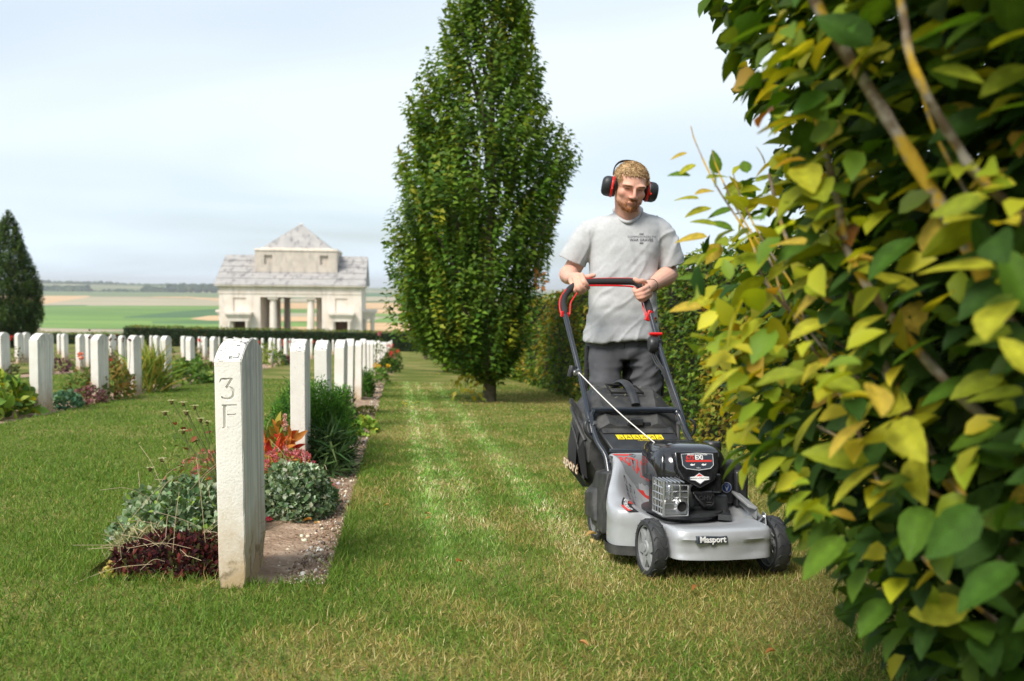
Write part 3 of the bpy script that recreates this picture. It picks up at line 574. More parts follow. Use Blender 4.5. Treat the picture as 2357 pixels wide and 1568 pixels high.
# far left tree, darker and denser
DP = [(0.030, 0.070, 0.014), (0.040, 0.09, 0.016), (0.020, 0.050, 0.012), (0.07, 0.11, 0.02)]
prof2 = [(0.25, .5, .5), (.6, 1.1, 1.1), (1.2, 1.5, 1.5), (2, 1.62, 1.62), (3, 1.58, 1.58), (4, 1.35, 1.35), (4.8, 1.1, 1.08), (5.5, .8, .76), (6.2, .52, .5), (6.8, .3, .28), (7.15, .08, .08)]
cm2, wb2, lb2 = upright_tree(prof2, 5200, .13, 9, 1.0, DP, None, 7.1, .1, shl=(.3, .5), spacing=.045, inner=.4, lean_out=.3)
p = px(26, 806, F / 44.5); t = empty('upright_tree', (p.x, p.y, gz(p.x, p.y))); link_mesh('crown', cm2, LEAF, t); wb2.build('trunk', BARK, t, smooth=60); lb2.build('branches', BARK, t, smooth=60)
tag(t, 'dark upright conical tree at the left edge behind the headstones', 'tree')
# a hanging bright twig of yellow leaves low on the near crown, and a brown dead twig on its right side
def twig_leaves(name, c, n, spread, pal, size, parent, droop=(0, 0, -.6)):
    P = np.array(c)[None] + rng.normal(size=(n, 3)) * np.array(spread)[None]; D = unit(rng.normal(size=(n, 3)) * .6 + np.array(droop)); Nn = unit(rng.normal(size=(n, 3)) * .5 + np.array([0, -1, .5])); S = size * (.7 + rng.random(n) * .5)
    C = palette(n, pal, jit=.12); c0 = np.array(c); stem = MB(); stem.tube([c0 + [0, 0, .25], c0 + [0, 0, .1], c0 - [0, 0, .1]], [.006, .004, .002], 5); tw = stem.build(name, BARK, parent)
    for i in range(n): link_mesh('leaf', leaf_mesh('leaf', [leaf_arrays(P[i:i+1], D[i:i+1], Nn[i:i+1], S[i:i+1], S[i:i+1] * .56, C[i:i+1])]), LEAF, tw)
yt = twig_leaves('yellow_twig', (-.30, -.35, .22), 42, (.10, .06, .11), [(.30, .30, .03), (.22, .26, .03), (.36, .30, .04)], .09, T1)
twig_leaves('dead_twig', (.64, -.5, 1.68), 16, (.04, .03, .09), [(.42, .19, .06), (.36, .15, .05)], .09, T1)

def hedge_leaves(rect_pts, N_, n, size, pal, wts, depth=.10, yel=None, r=None, sizef=None):
    """rect_pts(u,v)->points array, N_: outward normals array"""
    r = r or rng; u = r.random(n); v = r.random(n); P = rect_pts(u, v); lump = vnoise(P, 2.3, 4, 3); P = P + N_ * ((lump - .45) * .22 + (r.random(n)[:, None].ravel() - .7) * depth)[:, None]
    D = unit(N_ * .7 + r.normal(size=(n, 3)) * .6 + np.array([0, 0, -.35])); Nn = unit(N_ * .5 + np.array([0, 0, .7]) + r.normal(size=(n, 3)) * .4)
    S = size * (.65 + r.random(n) * .6)
    if sizef is not None: S = S * sizef(u)
    C = palette(n, pal, wts, .2, r); yn = vnoise(P, 1.2, 12, 3); yc = palette(n, [(.27, .26, .03), (.34, .25, .045), (.24, .13, .03), (.16, .22, .03)], [.45, .25, .1, .2], .15, r); m = r.random(n) < np.clip((yn - .47) * 3.5, .03, .75) * (yel if yel is not None else 1)
    C = np.where(m[:, None], yc, C); return leaf_arrays(P, D, Nn, S, S * .62, C)
HP = [(0.085, 0.160, 0.016), (0.062, 0.125, 0.016), (0.13, 0.20, 0.02), (0.042, 0.092, 0.014), (0.19, .23, .03)]
hd = empty('hedge', RP(2.6, 8)); tag(hd, 'long clipped hornbeam hedge with yellowing leaves along the right of the lawn', 'hedge')
HW, HH = 1.25, 1.62
off = np.array(hd.location[:])
def RPa(L, Z, up): return np.array([RP(a, b, c)[:] for a, b, c in zip(L, Z, up)]) - off
def hedge_face(z0, z1):
    lz0, lz1 = math.log(z0), math.log(z1)
    def f(u, v): Z = np.exp(lz0 + (lz1 - lz0) * u); return RPa(2.57 + 0 * u, Z, v * HH)
    return f
outL = -np.array((RP(1, 10) - RP(0, 10)).normalized()[:])
parts = []
for z0, z1, n, sz in ((2.2, 14, 30000, .056), (14, 66, 15000, .10)):
    parts.append(hedge_leaves(hedge_face(z0, z1), np.tile(outL, (n, 1)), n, sz, HP, [.32, .26, .2, .12, .1], sizef=(lambda u: .9 + .1 * u) if z0 < 10 else (lambda u: .8 + 1.1 * u)))
    m = n // 5
    def top(u, v, z0=z0, z1=z1): Z = np.exp(math.log(z0) + (math.log(z1) - math.log(z0)) * u); return RPa(2.57 + v * HW, Z, HH + 0 * u)
    parts.append(hedge_leaves(top, np.tile(np.array([0, 0, 1.]), (m, 1)), m, sz, HP + [(.2, .22, .03)], [.26, .2, .2, .1, .1, .14], depth=.06, sizef=(lambda u: 1 + 0 * u) if z0 < 10 else (lambda u: .8 + 1.1 * u)))
# small shoots standing proud of the top
link_mesh('foliage', leaf_mesh('foliage', parts), LEAF, hd)
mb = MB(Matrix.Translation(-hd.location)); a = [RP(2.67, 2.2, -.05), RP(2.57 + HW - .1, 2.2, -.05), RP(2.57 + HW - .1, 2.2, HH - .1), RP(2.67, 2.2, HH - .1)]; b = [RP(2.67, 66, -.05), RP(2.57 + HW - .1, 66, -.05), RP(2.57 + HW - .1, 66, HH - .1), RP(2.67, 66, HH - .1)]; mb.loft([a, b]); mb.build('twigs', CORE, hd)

def far_hedge(name_lab, x0, x1, Zd, hgt, n, dep=1.4):
    A = px(x0, 800, Zd); B = px(x1, 800, Zd); A.z = gz(A.x, A.y); B.z = gz(B.x, B.y); t = empty('hedge', (A + B) / 2); tag(t, name_lab, 'hedge'); c = np.array(t.location[:]); a_, b_ = np.array(A[:]), np.array(B[:]); nrm = np.array([0.0, -1, 0]); pr = []
    def f(u, v): return a_ + (b_ - a_) * u[:, None] + np.stack([0 * u, 0 * u, v * hgt], 1) - c
    def g(u, v): return a_ + (b_ - a_) * u[:, None] + np.stack([0 * u, v * dep, hgt + 0 * u], 1) - c
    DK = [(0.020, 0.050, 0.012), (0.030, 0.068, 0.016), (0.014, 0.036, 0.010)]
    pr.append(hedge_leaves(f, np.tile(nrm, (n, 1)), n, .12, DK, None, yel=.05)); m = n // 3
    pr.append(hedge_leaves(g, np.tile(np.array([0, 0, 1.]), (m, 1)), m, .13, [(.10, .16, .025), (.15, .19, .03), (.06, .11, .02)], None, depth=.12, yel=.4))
    link_mesh('foliage', leaf_mesh('foliage', pr), LEAF, t); k = MB(); h = (B - A) / 2
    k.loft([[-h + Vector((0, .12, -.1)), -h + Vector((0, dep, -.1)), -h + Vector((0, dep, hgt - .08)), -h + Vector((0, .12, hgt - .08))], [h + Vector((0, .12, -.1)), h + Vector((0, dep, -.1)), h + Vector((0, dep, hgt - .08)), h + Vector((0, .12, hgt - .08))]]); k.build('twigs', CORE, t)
far_hedge('low dark clipped hedge across the far end of the cemetery, in front of the pavilion', 283, 1010, 66, 1.40, 12000)
far_hedge('lower hedge length at the far left behind the headstones', -300, 279, 67.5, .78, 7000)

# ================================================================== STONE PAVILION
def blockstone(name, A, B, mort, sc, dirt):
    m = bpy.data.materials.new(name); m.use_nodes = True; nt = m.node_tree; N = nt.nodes; b = N['Principled BSDF']; b.inputs['Roughness'].default_value = .9; b.inputs['Specular IOR Level'].default_value = .15
    tc = N.new('ShaderNodeTexCoord'); n = N.new('ShaderNodeTexNoise'); n.inputs['Scale'].default_value = 1.1; n.inputs['Detail'].default_value = 7; nt.links.new(tc.outputs['Object'], n.inputs['Vector'])
    n2 = N.new('ShaderNodeTexNoise'); n2.inputs['Scale'].default_value = 2.2; n2.inputs['Detail'].default_value = 8; mp = N.new('ShaderNodeMapping'); mp.inputs['Scale'].default_value = (1, .45, .3); nt.links.new(tc.outputs['Object'], mp.inputs[0]); nt.links.new(mp.outputs[0], n2.inputs['Vector'])
    x = N.new('ShaderNodeMix'); x.data_type = 'RGBA'; x.inputs['A'].default_value = (*A, 1); x.inputs['B'].default_value = (*B, 1); r = N.new('ShaderNodeMapRange'); r.inputs['From Min'].default_value = .35; r.inputs['From Max'].default_value = .65; nt.links.new(n.outputs[0], r.inputs['Value']); nt.links.new(r.outputs[0], x.inputs['Factor'])
    y = N.new('ShaderNodeMix'); y.data_type = 'RGBA'; y.inputs['B'].default_value = (*mort, 1); nt.links.new(x.outputs['Result'], y.inputs['A']); r2 = N.new('ShaderNodeMapRange'); r2.inputs['From Min'].default_value = .5; r2.inputs['From Max'].default_value = .72; r2.inputs['To Max'].default_value = dirt; nt.links.new(n2.outputs[0], r2.inputs['Value']); nt.links.new(r2.outputs[0], y.inputs['Factor']); nt.links.new(y.outputs['Result'], b.inputs['Base Color']); return m
M_WALL = blockstone('pavilion_stone', (0.80, 0.72, 0.64), (0.71, 0.62, 0.53), (0.46, 0.40, 0.35), 1, .5)
M_ROOF = blockstone('pavilion_roof_stone', (0.40, 0.38, 0.36), (0.33, 0.315, 0.305), (0.11, 0.112, 0.118), 1, .75)
M_ATT = blockstone('pavilion_attic_stone', (0.60, 0.53, 0.45), (0.50, 0.44, 0.38), (0.27, 0.25, 0.23), 1, .6)
ZB = 85.0; base = px(677, 800, ZB); base.z = gz(base.x, base.y) - .1
PV = empty('stone_pavilion', base, ROWYAW); tag(PV, 'white stone memorial pavilion with pyramid roof and columned passage beyond the far hedge', 'memorial')
sB = F / ZB; fl = (800 - 657.5) / sB           # eave height above base
X = lambda x: (x - 677) / sB; H = lambda y: (800 - y) / sB
D = 12.0
wl = MB(); y0 = 0.0
x1, x2, x3, x4 = X(511), X(602), X(740), X(830); hd_ = H(683.5)
def block(mb_, xa, xb, ya, yb, za, zb): mb_.box(((xa + xb) / 2, (ya + yb) / 2, (za + zb) / 2), (xb - xa, yb - ya, zb - za))
def pier(xa, xb, dx0, dx1, dz, nx0, nx1, nz0, nz1, deep=1.6):
    # front wall of a side block with a doorway and a recessed panel above
    block(wl, xa, dx0, 0, .9, 0, hd_); block(wl, dx1, xb, 0, .9, 0, hd_); block(wl, dx0, dx1, 0, .9, dz, nz0)
    block(wl, dx0, nx0, 0, .9, nz0, nz1) if nx0 > dx0 else None; block(wl, nx1, dx1, 0, .9, nz0, nz1) if nx1 < dx1 else None
    block(wl, dx0, dx1, 0, .9, nz1, hd_); block(wl, dx0 + .002, dx1 - .002, .12, .89, nz0 + .002, nz1 - .002)
pier(x1, x2, X(542), X(571), H(739), X(542), X(571), H(718), H(685.5)); pier(x3, x4, X(770), X(798), H(739), X(770), X(798), H(718), H(685.5))
for xa, xb in ((x1, x2), (x3, x4)):           # sides and back of the two blocks
    block(wl, xa, xa + .9, .9, D - .9, 0, hd_); block(wl, xb - .9, xb, .9, D - .9, 0, hd_); block(wl, xa, xb, D - .9, D, 0, hd_)
block(wl, x1, x4, 0, 1.2, hd_, H(661)); block(wl, x1, x4, D - 1.2, D, hd_, H(661)); block(wl, x1, x1 + 1.2, 1.2, D - 1.2, hd_, H(661)); block(wl, x4 - 1.2, x4, 1.2, D - 1.2, hd_, H(661)); block(wl, x1 + 1.2, x4 - 1.2, 1.2, D - 1.2, H(672), H(661.5))
wl.build('wall', M_WALL, PV)
co = MB(); block(co, x1 - .18, x4 + .18, -.18, D + .18, H(661), H(658.5)); block(co, x1 - .38, x4 + .38, -.38, D + .38, H(658.5), H(655.5)); block(co, x1 - .06, x4 + .06, -.06, D + .06, H(676), H(674.3)); co.build('cornice', M_WALL, PV)
# gabled stone roof
e = H(655.4); rdg = e + 3.0; xa, xb = x1 - .42, x4 + .42; ya, yb = -.42, D + .42; ym = D / 2
rf = MB(); rf.loft([[(xa, ya, e), (xa, yb, e), (xa, ym, rdg)], [(xb, ya, e), (xb, yb, e), (xb, ym, rdg)]]); rf.build('roof', M_ROOF, PV)
sl = MB()                                     # raised stone courses of the roof
for k in range(1, 5):
    t = k / 5; yy = ya + (ym - ya) * t; zz = e + (rdg - e) * t; ang = atan2(rdg - e, ym - ya)
    sl.box(((xa + xb) / 2, yy, zz + .02), (xb - xa + .01, .10, .06), R=Matrix.Rotation(ang, 3, 'X'))
sl.build('roof_course', M_ROOF, PV)
at = MB(); ax0, ax1 = X(677) - 3.95, X(677) + 3.95; f0 = 2.2; b0 = D - 2.2; ab = e + .9; ah = ab + (630 - 577) / (F / (ZB + f0)) * 1.0
attic_top = H(655) + (655 - 577.5) / (F / (ZB + f0)) ; w0, w1 = attic_top - 1.35, attic_top - .45
nw = .72; cxs = (ax0 + 1.18, ax1 - 1.18 - .0)
segs = [ax0, cxs[0] - nw / 2 + .05, cxs[0] + nw / 2 + .12, cxs[1] - nw / 2 - .12, cxs[1] + nw / 2 - .05, ax1]
for i in (0, 2, 4): block(at, segs[i], segs[i + 1], f0, f0 + .6, ab - .6, attic_top)
for i in (1, 3): block(at, segs[i], segs[i + 1], f0, f0 + .6, ab - .6, w0); block(at, segs[i], segs[i + 1], f0, f0 + .6, w1, attic_top); block(at, segs[i], segs[i + 1], f0 + .22, f0 + .59, w0, w1)
block(at, ax0, ax0 + .6, f0 + .6, b0 - .6, ab - .6, attic_top); block(at, ax1 - .6, ax1, f0 + .6, b0 - .6, ab - .6, attic_top); block(at, ax0, ax1, b0 - .6, b0, ab - .6, attic_top)
at.build('attic', M_ATT, PV)
c2 = MB(); block(c2, ax0 - .08, ax1 + .08, f0 - .08, b0 + .08, attic_top, attic_top + .10); block(c2, ax0 + .0, ax1 - .0, f0, b0, attic_top + .10, attic_top + .22)
block(c2, ax0 + .55, ax1 - .55, f0 + .5, b0 - .5, attic_top + .22, attic_top + .30); c2.build('attic_cornice', M_WALL, PV)
py = MB(); zt = attic_top + .30; m_ = .62; py.add([(ax0 + m_, f0 + .55, zt), (ax1 - m_, f0 + .55, zt), (ax1 - m_, b0 - .55, zt), (ax0 + m_, b0 - .55, zt), (0.1, (f0 + b0) / 2, zt + 2.62)], [(0, 1, 4), (1, 2, 4), (2, 3, 4), (3, 0, 4), (0, 3, 2, 1)]); py.build('pyramid_roof', M_ROOF, PV)
fn = MB(); fn.lathe([(.16, 0), (.16, .12), (.05, .2)], (0.1, (f0 + b0) / 2, zt + 2.45), n=10); fn.build('finial', M_WALL, PV)
def column(xc, yc, r, h, base_w=1.2):
    c = MB(); c.lathe([(r * base_w, 0), (r * base_w, .18), (r, .22), (r, h * .35), (r * .9, h - .42), (r * .98, h - .40), (r * .92, h - .36), (r * 1.22, h - .2)], (xc, yc, 0), n=20); c.box((xc, yc, h - .1), (r * 2.6, r * 2.6, .2)); return c.build('column', M_WALL, PV, smooth=40)
for yy in (.55, D - .55):
    for xc in (X(629), X(714)): column(xc, yy, .36, hd_)
for yy in (D * .36, D * .64):
    for xc in (X(616), X(727)): column(xc, yy, .36, hd_)
# small porches: front of each block and both flanks
def porch(xa, xb, ya, yb, zt, side=None):
    p = MB(); block(p, xa - .12, xb + .12, ya - .12, yb, zt - .42, zt - .22); block(p, xa - .25, xb + .25, ya - .25, yb, zt - .22, zt); block(p, xa, xb, ya, yb, zt - .85, zt - .42); r = .17
    for cx_ in (xa + .2, xb - .2): p.lathe([(r * 1.2, 0), (r, .1), (r * .92, zt - 1.1), (r * 1.25, zt - .95), (r * 1.25, zt - .85)], (cx_, ya + .22, 0), n=12)
    if side: p.lathe([(r * 1.2, 0), (r, .1), (r * .92, zt - 1.1), (r * 1.25, zt - .95), (r * 1.25, zt - .85)], (side, yb - .25, 0), n=12)
    return p.build('porch', M_WALL, PV, smooth=40)
porch(X(531), X(579), -.7, 0, H(718)); porch(X(761), X(808), -.7, 0, H(718))
porch(X(492), x1, D * .32, D * .68, H(716), X(492) + .2); porch(x4, X(856), D * .32, D * .68, H(716), X(856) - .2)
fl_ = MB(); block(fl_, x1 - .6, x4 + .6, -1.2, D + 1.2, -.6, .06); fl_.build('step', M_WALL, PV)
dk = MB(); M_DOOR = mat('brown_door', (0.11, 0.06, 0.035), .7); block(dk, X(538), X(575), .95, 1.1, 0, H(737)); dk.build('door', M_DOOR, PV); dk = MB(); block(dk, X(766), X(802), .95, 1.1, 0, H(737)); dk.build('door', M_DOOR, PV)
# ================================================================== NEAR HORNBEAM AT THE RIGHT EDGE
BARKL = bpy.data.materials.new('lichen_bark'); BARKL.use_nodes = True
def lichen():
    nt = BARKL.node_tree; N = nt.nodes; b = N['Principled BSDF']; b.inputs['Roughness'].default_value = .9; b.inputs['Specular IOR Level'].default_value = .1; tc = N.new('ShaderNodeTexCoord')
    def ns(sc): n = N.new('ShaderNodeTexNoise'); n.inputs['Scale'].default_value = sc; n.inputs['Detail'].default_value = 4; nt.links.new(tc.outputs['Object'], n.inputs['Vector']); return n.outputs[0]
    def mx(A, B, f):
        x = N.new('ShaderNodeMix'); x.data_type = 'RGBA'
        if isinstance(A, tuple): x.inputs['A'].default_value = (*A, 1)
        else: nt.links.new(A, x.inputs['A'])
        x.inputs['B'].default_value = (*B, 1); nt.links.new(f, x.inputs['Factor']); return x.outputs['Result']
    def rm(v, a, c, t=1.): r = N.new('ShaderNodeMapRange'); r.inputs['From Min'].default_value = a; r.inputs['From Max'].default_value = c; r.inputs['To Max'].default_value = t; nt.links.new(v, r.inputs['Value']); return r.outputs[0]
    c = mx((0.16, 0.115, 0.075), (0.34, 0.30, 0.25), rm(ns(30), .45, .6)); c = mx(c, (0.52, 0.33, 0.03), rm(ns(16), .50, .58, .95)); nt.links.new(c, b.inputs['Base Color'])
    bp = N.new('ShaderNodeBump'); bp.inputs['Strength'].default_value = .8; bp.inputs['Distance'].default_value = .004; nt.links.new(ns(70), bp.inputs['Height']); nt.links.new(bp.outputs[0], b.inputs['Normal'])
lichen()
nb = W(1.50, 0, 1.50); nb = Vector((nb.x, nb.y, gz(nb.x, nb.y) - .03)); NT = empty('hornbeam_tree', nb); tag(NT, 'large out-of-focus hornbeam at the right edge with yellow leaves and lichen-covered branches', 'tree', 'upright hornbeam trees along the hedge')
nprof = [(0.10, .66), (.22, .80), (.41, .96), (.55, 1.12), (.69, 1.30), (.88, 1.36), (1.04, 1.36), (1.18, 1.28), (1.24, 1.22), (1.44, 1.30), (1.7, 1.32), (2, 1.2), (3, 1.2), (4, 1.05), (5, .75), (6.3, .2)]
nprof = [(h, r, r) for h, r in nprof]
GP = [(0.046, 0.104, 0.010), (0.030, 0.074, 0.010), (0.078, 0.146, 0.012), (0.016, 0.042, 0.008)]
lo_ = [q for q in nprof if q[0] <= 2]
A1 = upright_tree(lo_, 4700, .066, 21, 1.0, GP, [.3, .3, .2, .2], 6, .1, inner=.55, lean_out=.75, shl=(.25, .5), spacing=.034, arrays=True)
A2 = upright_tree([q for q in nprof if q[0] >= 2], 1200, .085, 22, 1.0, GP, None, 6, .1, inner=.3, lean_out=.5, spacing=.05, arrays=True)
P, D, Nn, S, C = [np.concatenate([a, b]) for a, b in zip(A1, A2)]
Pw = P + np.array(nb[:]); dx = Pw - np.array(CAM[:]); cZ = dx @ np.array(FWD[:]); cX = dx @ np.array(RIGHT[:]); cY = dx @ np.array(UP[:]); IX = CX + F * cX / np.maximum(cZ, .01); IY = CY - F * cY / np.maximum(cZ, .01)
tipw = Pw + D * S[:, None]; tZ = (tipw - np.array(CAM[:])) @ np.array(FWD[:])
keep = ~((np.minimum(cZ, tZ) < .72) & (cZ > -.3)); r_ = np.hypot(P[:, 0], P[:, 1])
_by = [-400, 0, 60, 130, 190, 240, 290, 330, 380, 430, 480, 560, 640, 700, 760, 850, 900, 980, 1060, 1120, 1200, 1250, 1330, 1420, 1500, 1568, 1900]
_bx = [1560, 1590, 1640, 1655, 1660, 1690, 1765, 1770, 1660, 1640, 1620, 1592, 1610, 1600, 1592, 1595, 1640, 1645, 1655, 1725, 1800, 1820, 1880, 1905, 2010, 2075, 2300]
IXt = CX + F * ((tipw - np.array(CAM[:])) @ np.array(RIGHT[:])) / np.maximum(tZ, .01); edge_ = np.interp(IY, _by, _bx) + 40 * (vnoise(P, 6, 3, 1) - .5)
keep &= ~((np.minimum(IX, IXt) < edge_) & (cZ > .3))
keep &= ~((IY > 300) & (IY < 470) & (IX < 1800) & (rng.random(len(P)) < .55) & (cZ > .3))
# thin the leaves beyond the axis so that some sky shows
keep &= ~((P[:, 1] > .3) & (rng.random(len(P)) < .25))
P, D, Nn, S, C, IX, IY, cZ, r_ = [a[keep] for a in (P, D, Nn, S, C, IX, IY, cZ, r_)]
# leaves on the open left have yellowed; glow there, shade elsewhere put into the colour
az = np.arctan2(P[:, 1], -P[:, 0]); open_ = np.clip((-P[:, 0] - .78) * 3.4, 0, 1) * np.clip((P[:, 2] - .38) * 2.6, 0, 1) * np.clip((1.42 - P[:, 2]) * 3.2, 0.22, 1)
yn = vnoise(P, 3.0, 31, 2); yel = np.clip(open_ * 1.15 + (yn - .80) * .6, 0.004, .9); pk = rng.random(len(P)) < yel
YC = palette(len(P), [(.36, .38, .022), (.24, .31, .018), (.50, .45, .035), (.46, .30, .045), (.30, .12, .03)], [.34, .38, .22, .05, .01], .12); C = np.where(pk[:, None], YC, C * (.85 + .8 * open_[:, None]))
D[:, 2] += -.15; D = unit(D)
inview = (IX > 1450) & (IX < 2420) & (IY > -60) & (IY < 1620) & (cZ > .5)
# the 300 leaves that show largest, each an object of its own
size_px = np.where(inview, S / np.maximum(cZ, .3), 0) * (r_ > .62); top300 = np.argsort(-size_px)[:278]; rest = np.ones(len(P), bool); rest[top300] = False
def big_leaf():
    mb = MB(); n = 9; ts = [i / n for i in range(n + 1)]; wv = lambda t: .30 * (sin(pi * t ** .80)) ** .75 * (1 - .25 * t) if 0 < t < 1 else 0.0
    vs = []; fs = []
    for i, t in enumerate(ts):
        w = wv(t); z = .02 * sin(pi * t) - .13 * t * t; ser = .012 if i % 2 else -.004; vs += [(t, 0, z), (t + .05, w + ser, z + .16 * w), (t + .05, -w - ser, z + .16 * w), (t + .02, w * .5, z + .05 * w + (.010 if i % 2 else 0)), (t + .02, -w * .5, z + .05 * w + (.010 if i % 2 else 0))]
    for i in range(n):
        a = 5 * i; b = a + 5
        for p_, q_ in ((0, 3), (3, 1)): fs.append((a + p_, b + p_, b + q_, a + q_))
        for p_, q_ in ((0, 4), (4, 2)): fs.append((a + p_, a + q_, b + q_, b + p_))
    return vs, fs
BV, BF = big_leaf()
LEAFV = LEAF.copy(); LEAFV.name = 'veined_leaf'
def veins():
    nt = LEAFV.node_tree; N = nt.nodes; tc = N.new('ShaderNodeTexCoord'); sp = N.new('ShaderNodeSeparateXYZ'); nt.links.new(tc.outputs['Object'], sp.inputs[0])
    def mth(op, a, b=None, v=None):
        x = N.new('ShaderNodeMath'); x.operation = op; nt.links.new(a, x.inputs[0])
        if b is not None: nt.links.new(b, x.inputs[1])
        elif v is not None: x.inputs[1].default_value = v
        return x.outputs[0]
    ay = mth('ABSOLUTE', sp.outputs['Y']); d = mth('SUBTRACT', sp.outputs['X'], mth('MULTIPLY', ay, v=.75)); w = mth('SINE', mth('MULTIPLY', d, v=62.0)); mid = mth('GREATER_THAN', mth('MULTIPLY', ay, v=-1.0), v=-.008)
    h = mth('MAXIMUM', mth('POWER', mth('ABSOLUTE', w), v=.35), mid); bp = N.new('ShaderNodeBump'); bp.inputs['Strength'].default_value = .55; bp.inputs['Distance'].default_value = .003; nt.links.new(h, bp.inputs['Height']); nt.links.new(bp.outputs[0], N['Principled BSDF'].inputs['Normal'])
    src = [l.from_socket for l in nt.links if l.to_socket == N['Principled BSDF'].inputs['Base Color']][0]; r = N.new('ShaderNodeMapRange'); r.inputs['From Min'].default_value = .3; r.inputs['From Max'].default_value = 1.0; r.inputs['To Min'].default_value = 1.45; r.inputs['To Max'].default_value = .88; nt.links.new(h, r.inputs['Value'])
    no = N.new('ShaderNodeTexNoise'); no.inputs['Scale'].default_value = 5; nt.links.new(tc.outputs['Object'], no.inputs['Vector']); r2 = N.new('ShaderNodeMapRange'); r2.inputs['To Min'].default_value = .6; r2.inputs['To Max'].default_value = 1.4; nt.links.new(no.outputs[0], r2.inputs['Value'])
    sc = N.new('ShaderNodeVectorMath'); sc.operation = 'SCALE'; nt.links.new(src, sc.inputs[0]); nt.links.new(mth('MULTIPLY', r.outputs[0], r2.outputs[0]), sc.inputs['Scale']); tos = [l.to_socket for l in nt.links if l.from_socket == src and l.to_node != sc]
    for t in tos: nt.links.new(sc.outputs[0], t)
veins()
def leaf_var(col, k):
    me = bpy.data.meshes.new('leaf'); me.from_pydata(BV, [], BF); at_ = me.color_attributes.new('Col', 'FLOAT_COLOR', 'POINT'); c = np.ones((len(BV), 4), np.float32)
    nz = vnoise(np.array(BV) * 5 + k * 7, 1, k, 2); c[:, :3] = np.array(col)[None] * (0.8 + .4 * nz)[:, None]; vein = np.array([i % 5 == 0 for i in range(len(BV))]); c[vein, :3] *= 1.25; at_.data.foreach_set('color', c.ravel()); me.polygons.foreach_set('use_smooth', [True] * len(BF)); me.materials.append(LEAFV); return me
kinds = [leaf_var(c, i) for i, c in enumerate([(.075, .155, .015), (.05, .12, .014), (.036, .085, .013), (.11, .20, .018), (.26, .31, .025), (.38, .38, .03), (.48, .36, .05), (.32, .13, .03)])]
kc = np.array([(.075, .155, .015), (.05, .12, .014), (.036, .085, .013), (.11, .20, .018), (.26, .31, .025), (.38, .38, .03), (.48, .36, .05), (.32, .13, .03)])
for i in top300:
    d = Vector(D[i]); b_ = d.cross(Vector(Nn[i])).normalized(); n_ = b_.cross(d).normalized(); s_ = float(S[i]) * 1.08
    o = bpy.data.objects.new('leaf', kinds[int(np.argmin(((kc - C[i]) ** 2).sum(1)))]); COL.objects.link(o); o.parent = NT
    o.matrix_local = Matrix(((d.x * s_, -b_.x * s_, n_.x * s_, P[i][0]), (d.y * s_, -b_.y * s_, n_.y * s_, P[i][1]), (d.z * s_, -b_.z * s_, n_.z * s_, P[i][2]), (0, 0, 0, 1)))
q = rest
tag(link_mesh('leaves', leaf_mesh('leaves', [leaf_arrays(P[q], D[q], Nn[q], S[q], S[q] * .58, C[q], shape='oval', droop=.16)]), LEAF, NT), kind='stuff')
mb = MB(); mb.tube([(0, 0, -.05), (0, 0, .5), (.02, .02, 1.6), (0, 0, 4), (0, 0, 5.6)], [.11, .095, .08, .045, .01], 12); mb.build('trunk', BARKL, NT, smooth=60)
def limb(pts, r0, r1, ext=True):
    """pts: picture points with distance"""
    w = [px(a, b, c * .93) - nb for a, b, c in pts]
    if ext: w = w + [Vector((w[-1].x * .45, w[-1].y * .45, w[-1].z - .28)), Vector((0, 0, max(.15, w[-1].z - .62)))]
    c = catmull(w, 5); m = MB(); k = len(c); m.tube(c, [.72 * (r1 + (r0 - r1) * (i / (k - 1)) ** .8) * (1 + .10 * math.sin(i * 1.9)) for i in range(k)], 8); m.build('branch', BARKL, NT, smooth=60)
limb([(1830, -120, 1.30), (1890, 30, 1.28), (2010, 220, 1.25), (2120, 400, 1.22), (2240, 590, 1.2), (2370, 800, 1.2)], .016, .010)
limb([(1872, 250, 1.42), (1895, 330, 1.40), (1925, 450, 1.38), (1960, 600, 1.36), (2060, 740, 1.33), (2170, 870, 1.3), (2330, 1010, 1.28)], .012, .006)
limb([(1770, 400, 1.72), (1800, 520, 1.7), (1860, 650, 1.6), (1990, 760, 1.5), (2080, 950, 1.42), (2210, 1130, 1.36), (2340, 1330, 1.3)], .011, .004)
limb([(1905, 560, 1.46), (1975, 720, 1.45), (2060, 880, 1.43), (2130, 1010, 1.4), (2260, 1200, 1.38)], .009, .006)
limb([(2060, -80, 1.1), (2080, 40, 1.1), (2105, 160, 1.1), (2200, 330, 1.12), (2330, 480, 1.15)], .010, .006)
limb([(1880, 980, 1.45), (1990, 1040, 1.42), (2120, 1120, 1.4), (2280, 1210, 1.36)], .007, .003)
limb([(2100, 130, 1.2), (2150, 300, 1.2), (2240, 470, 1.22), (2350, 640, 1.25)], .006, .003)
limb([(1760, 640, 1.7), (1890, 830, 1.62), (1960, 960, 1.55), (2060, 1180, 1.48), (2240, 1390, 1.4)], .007, .0035)
for a_, b_, c_ in ((1602, 330, 1.8), (1650, 385, 1.78), (1700, 440, 1.75)):
    limb([(a_ - 12, b_ - 40, c_), (a_, b_, c_), (a_ + 45, b_ + 95, c_ - .05), (a_ + 120, b_ + 210, c_ - .1), (a_ + 260, b_ + 420, c_ - .2)], .0045, .0011)
for k in range(9):
    a = 1.2 + k * .62; limb_pts = catmull([(0, 0, .35 + .1 * k), (cos(a) * .4, sin(a) * .4, 1.0 + .1 * k), (cos(a) * .85, sin(a) * .85, 2.0 + .1 * k)], 5); m = MB(); m.tube(limb_pts, [.022 * (1 - .7 * i / len(limb_pts)) for i in range(len(limb_pts))], 6); m.build('branch', BARKL, NT, smooth=60)

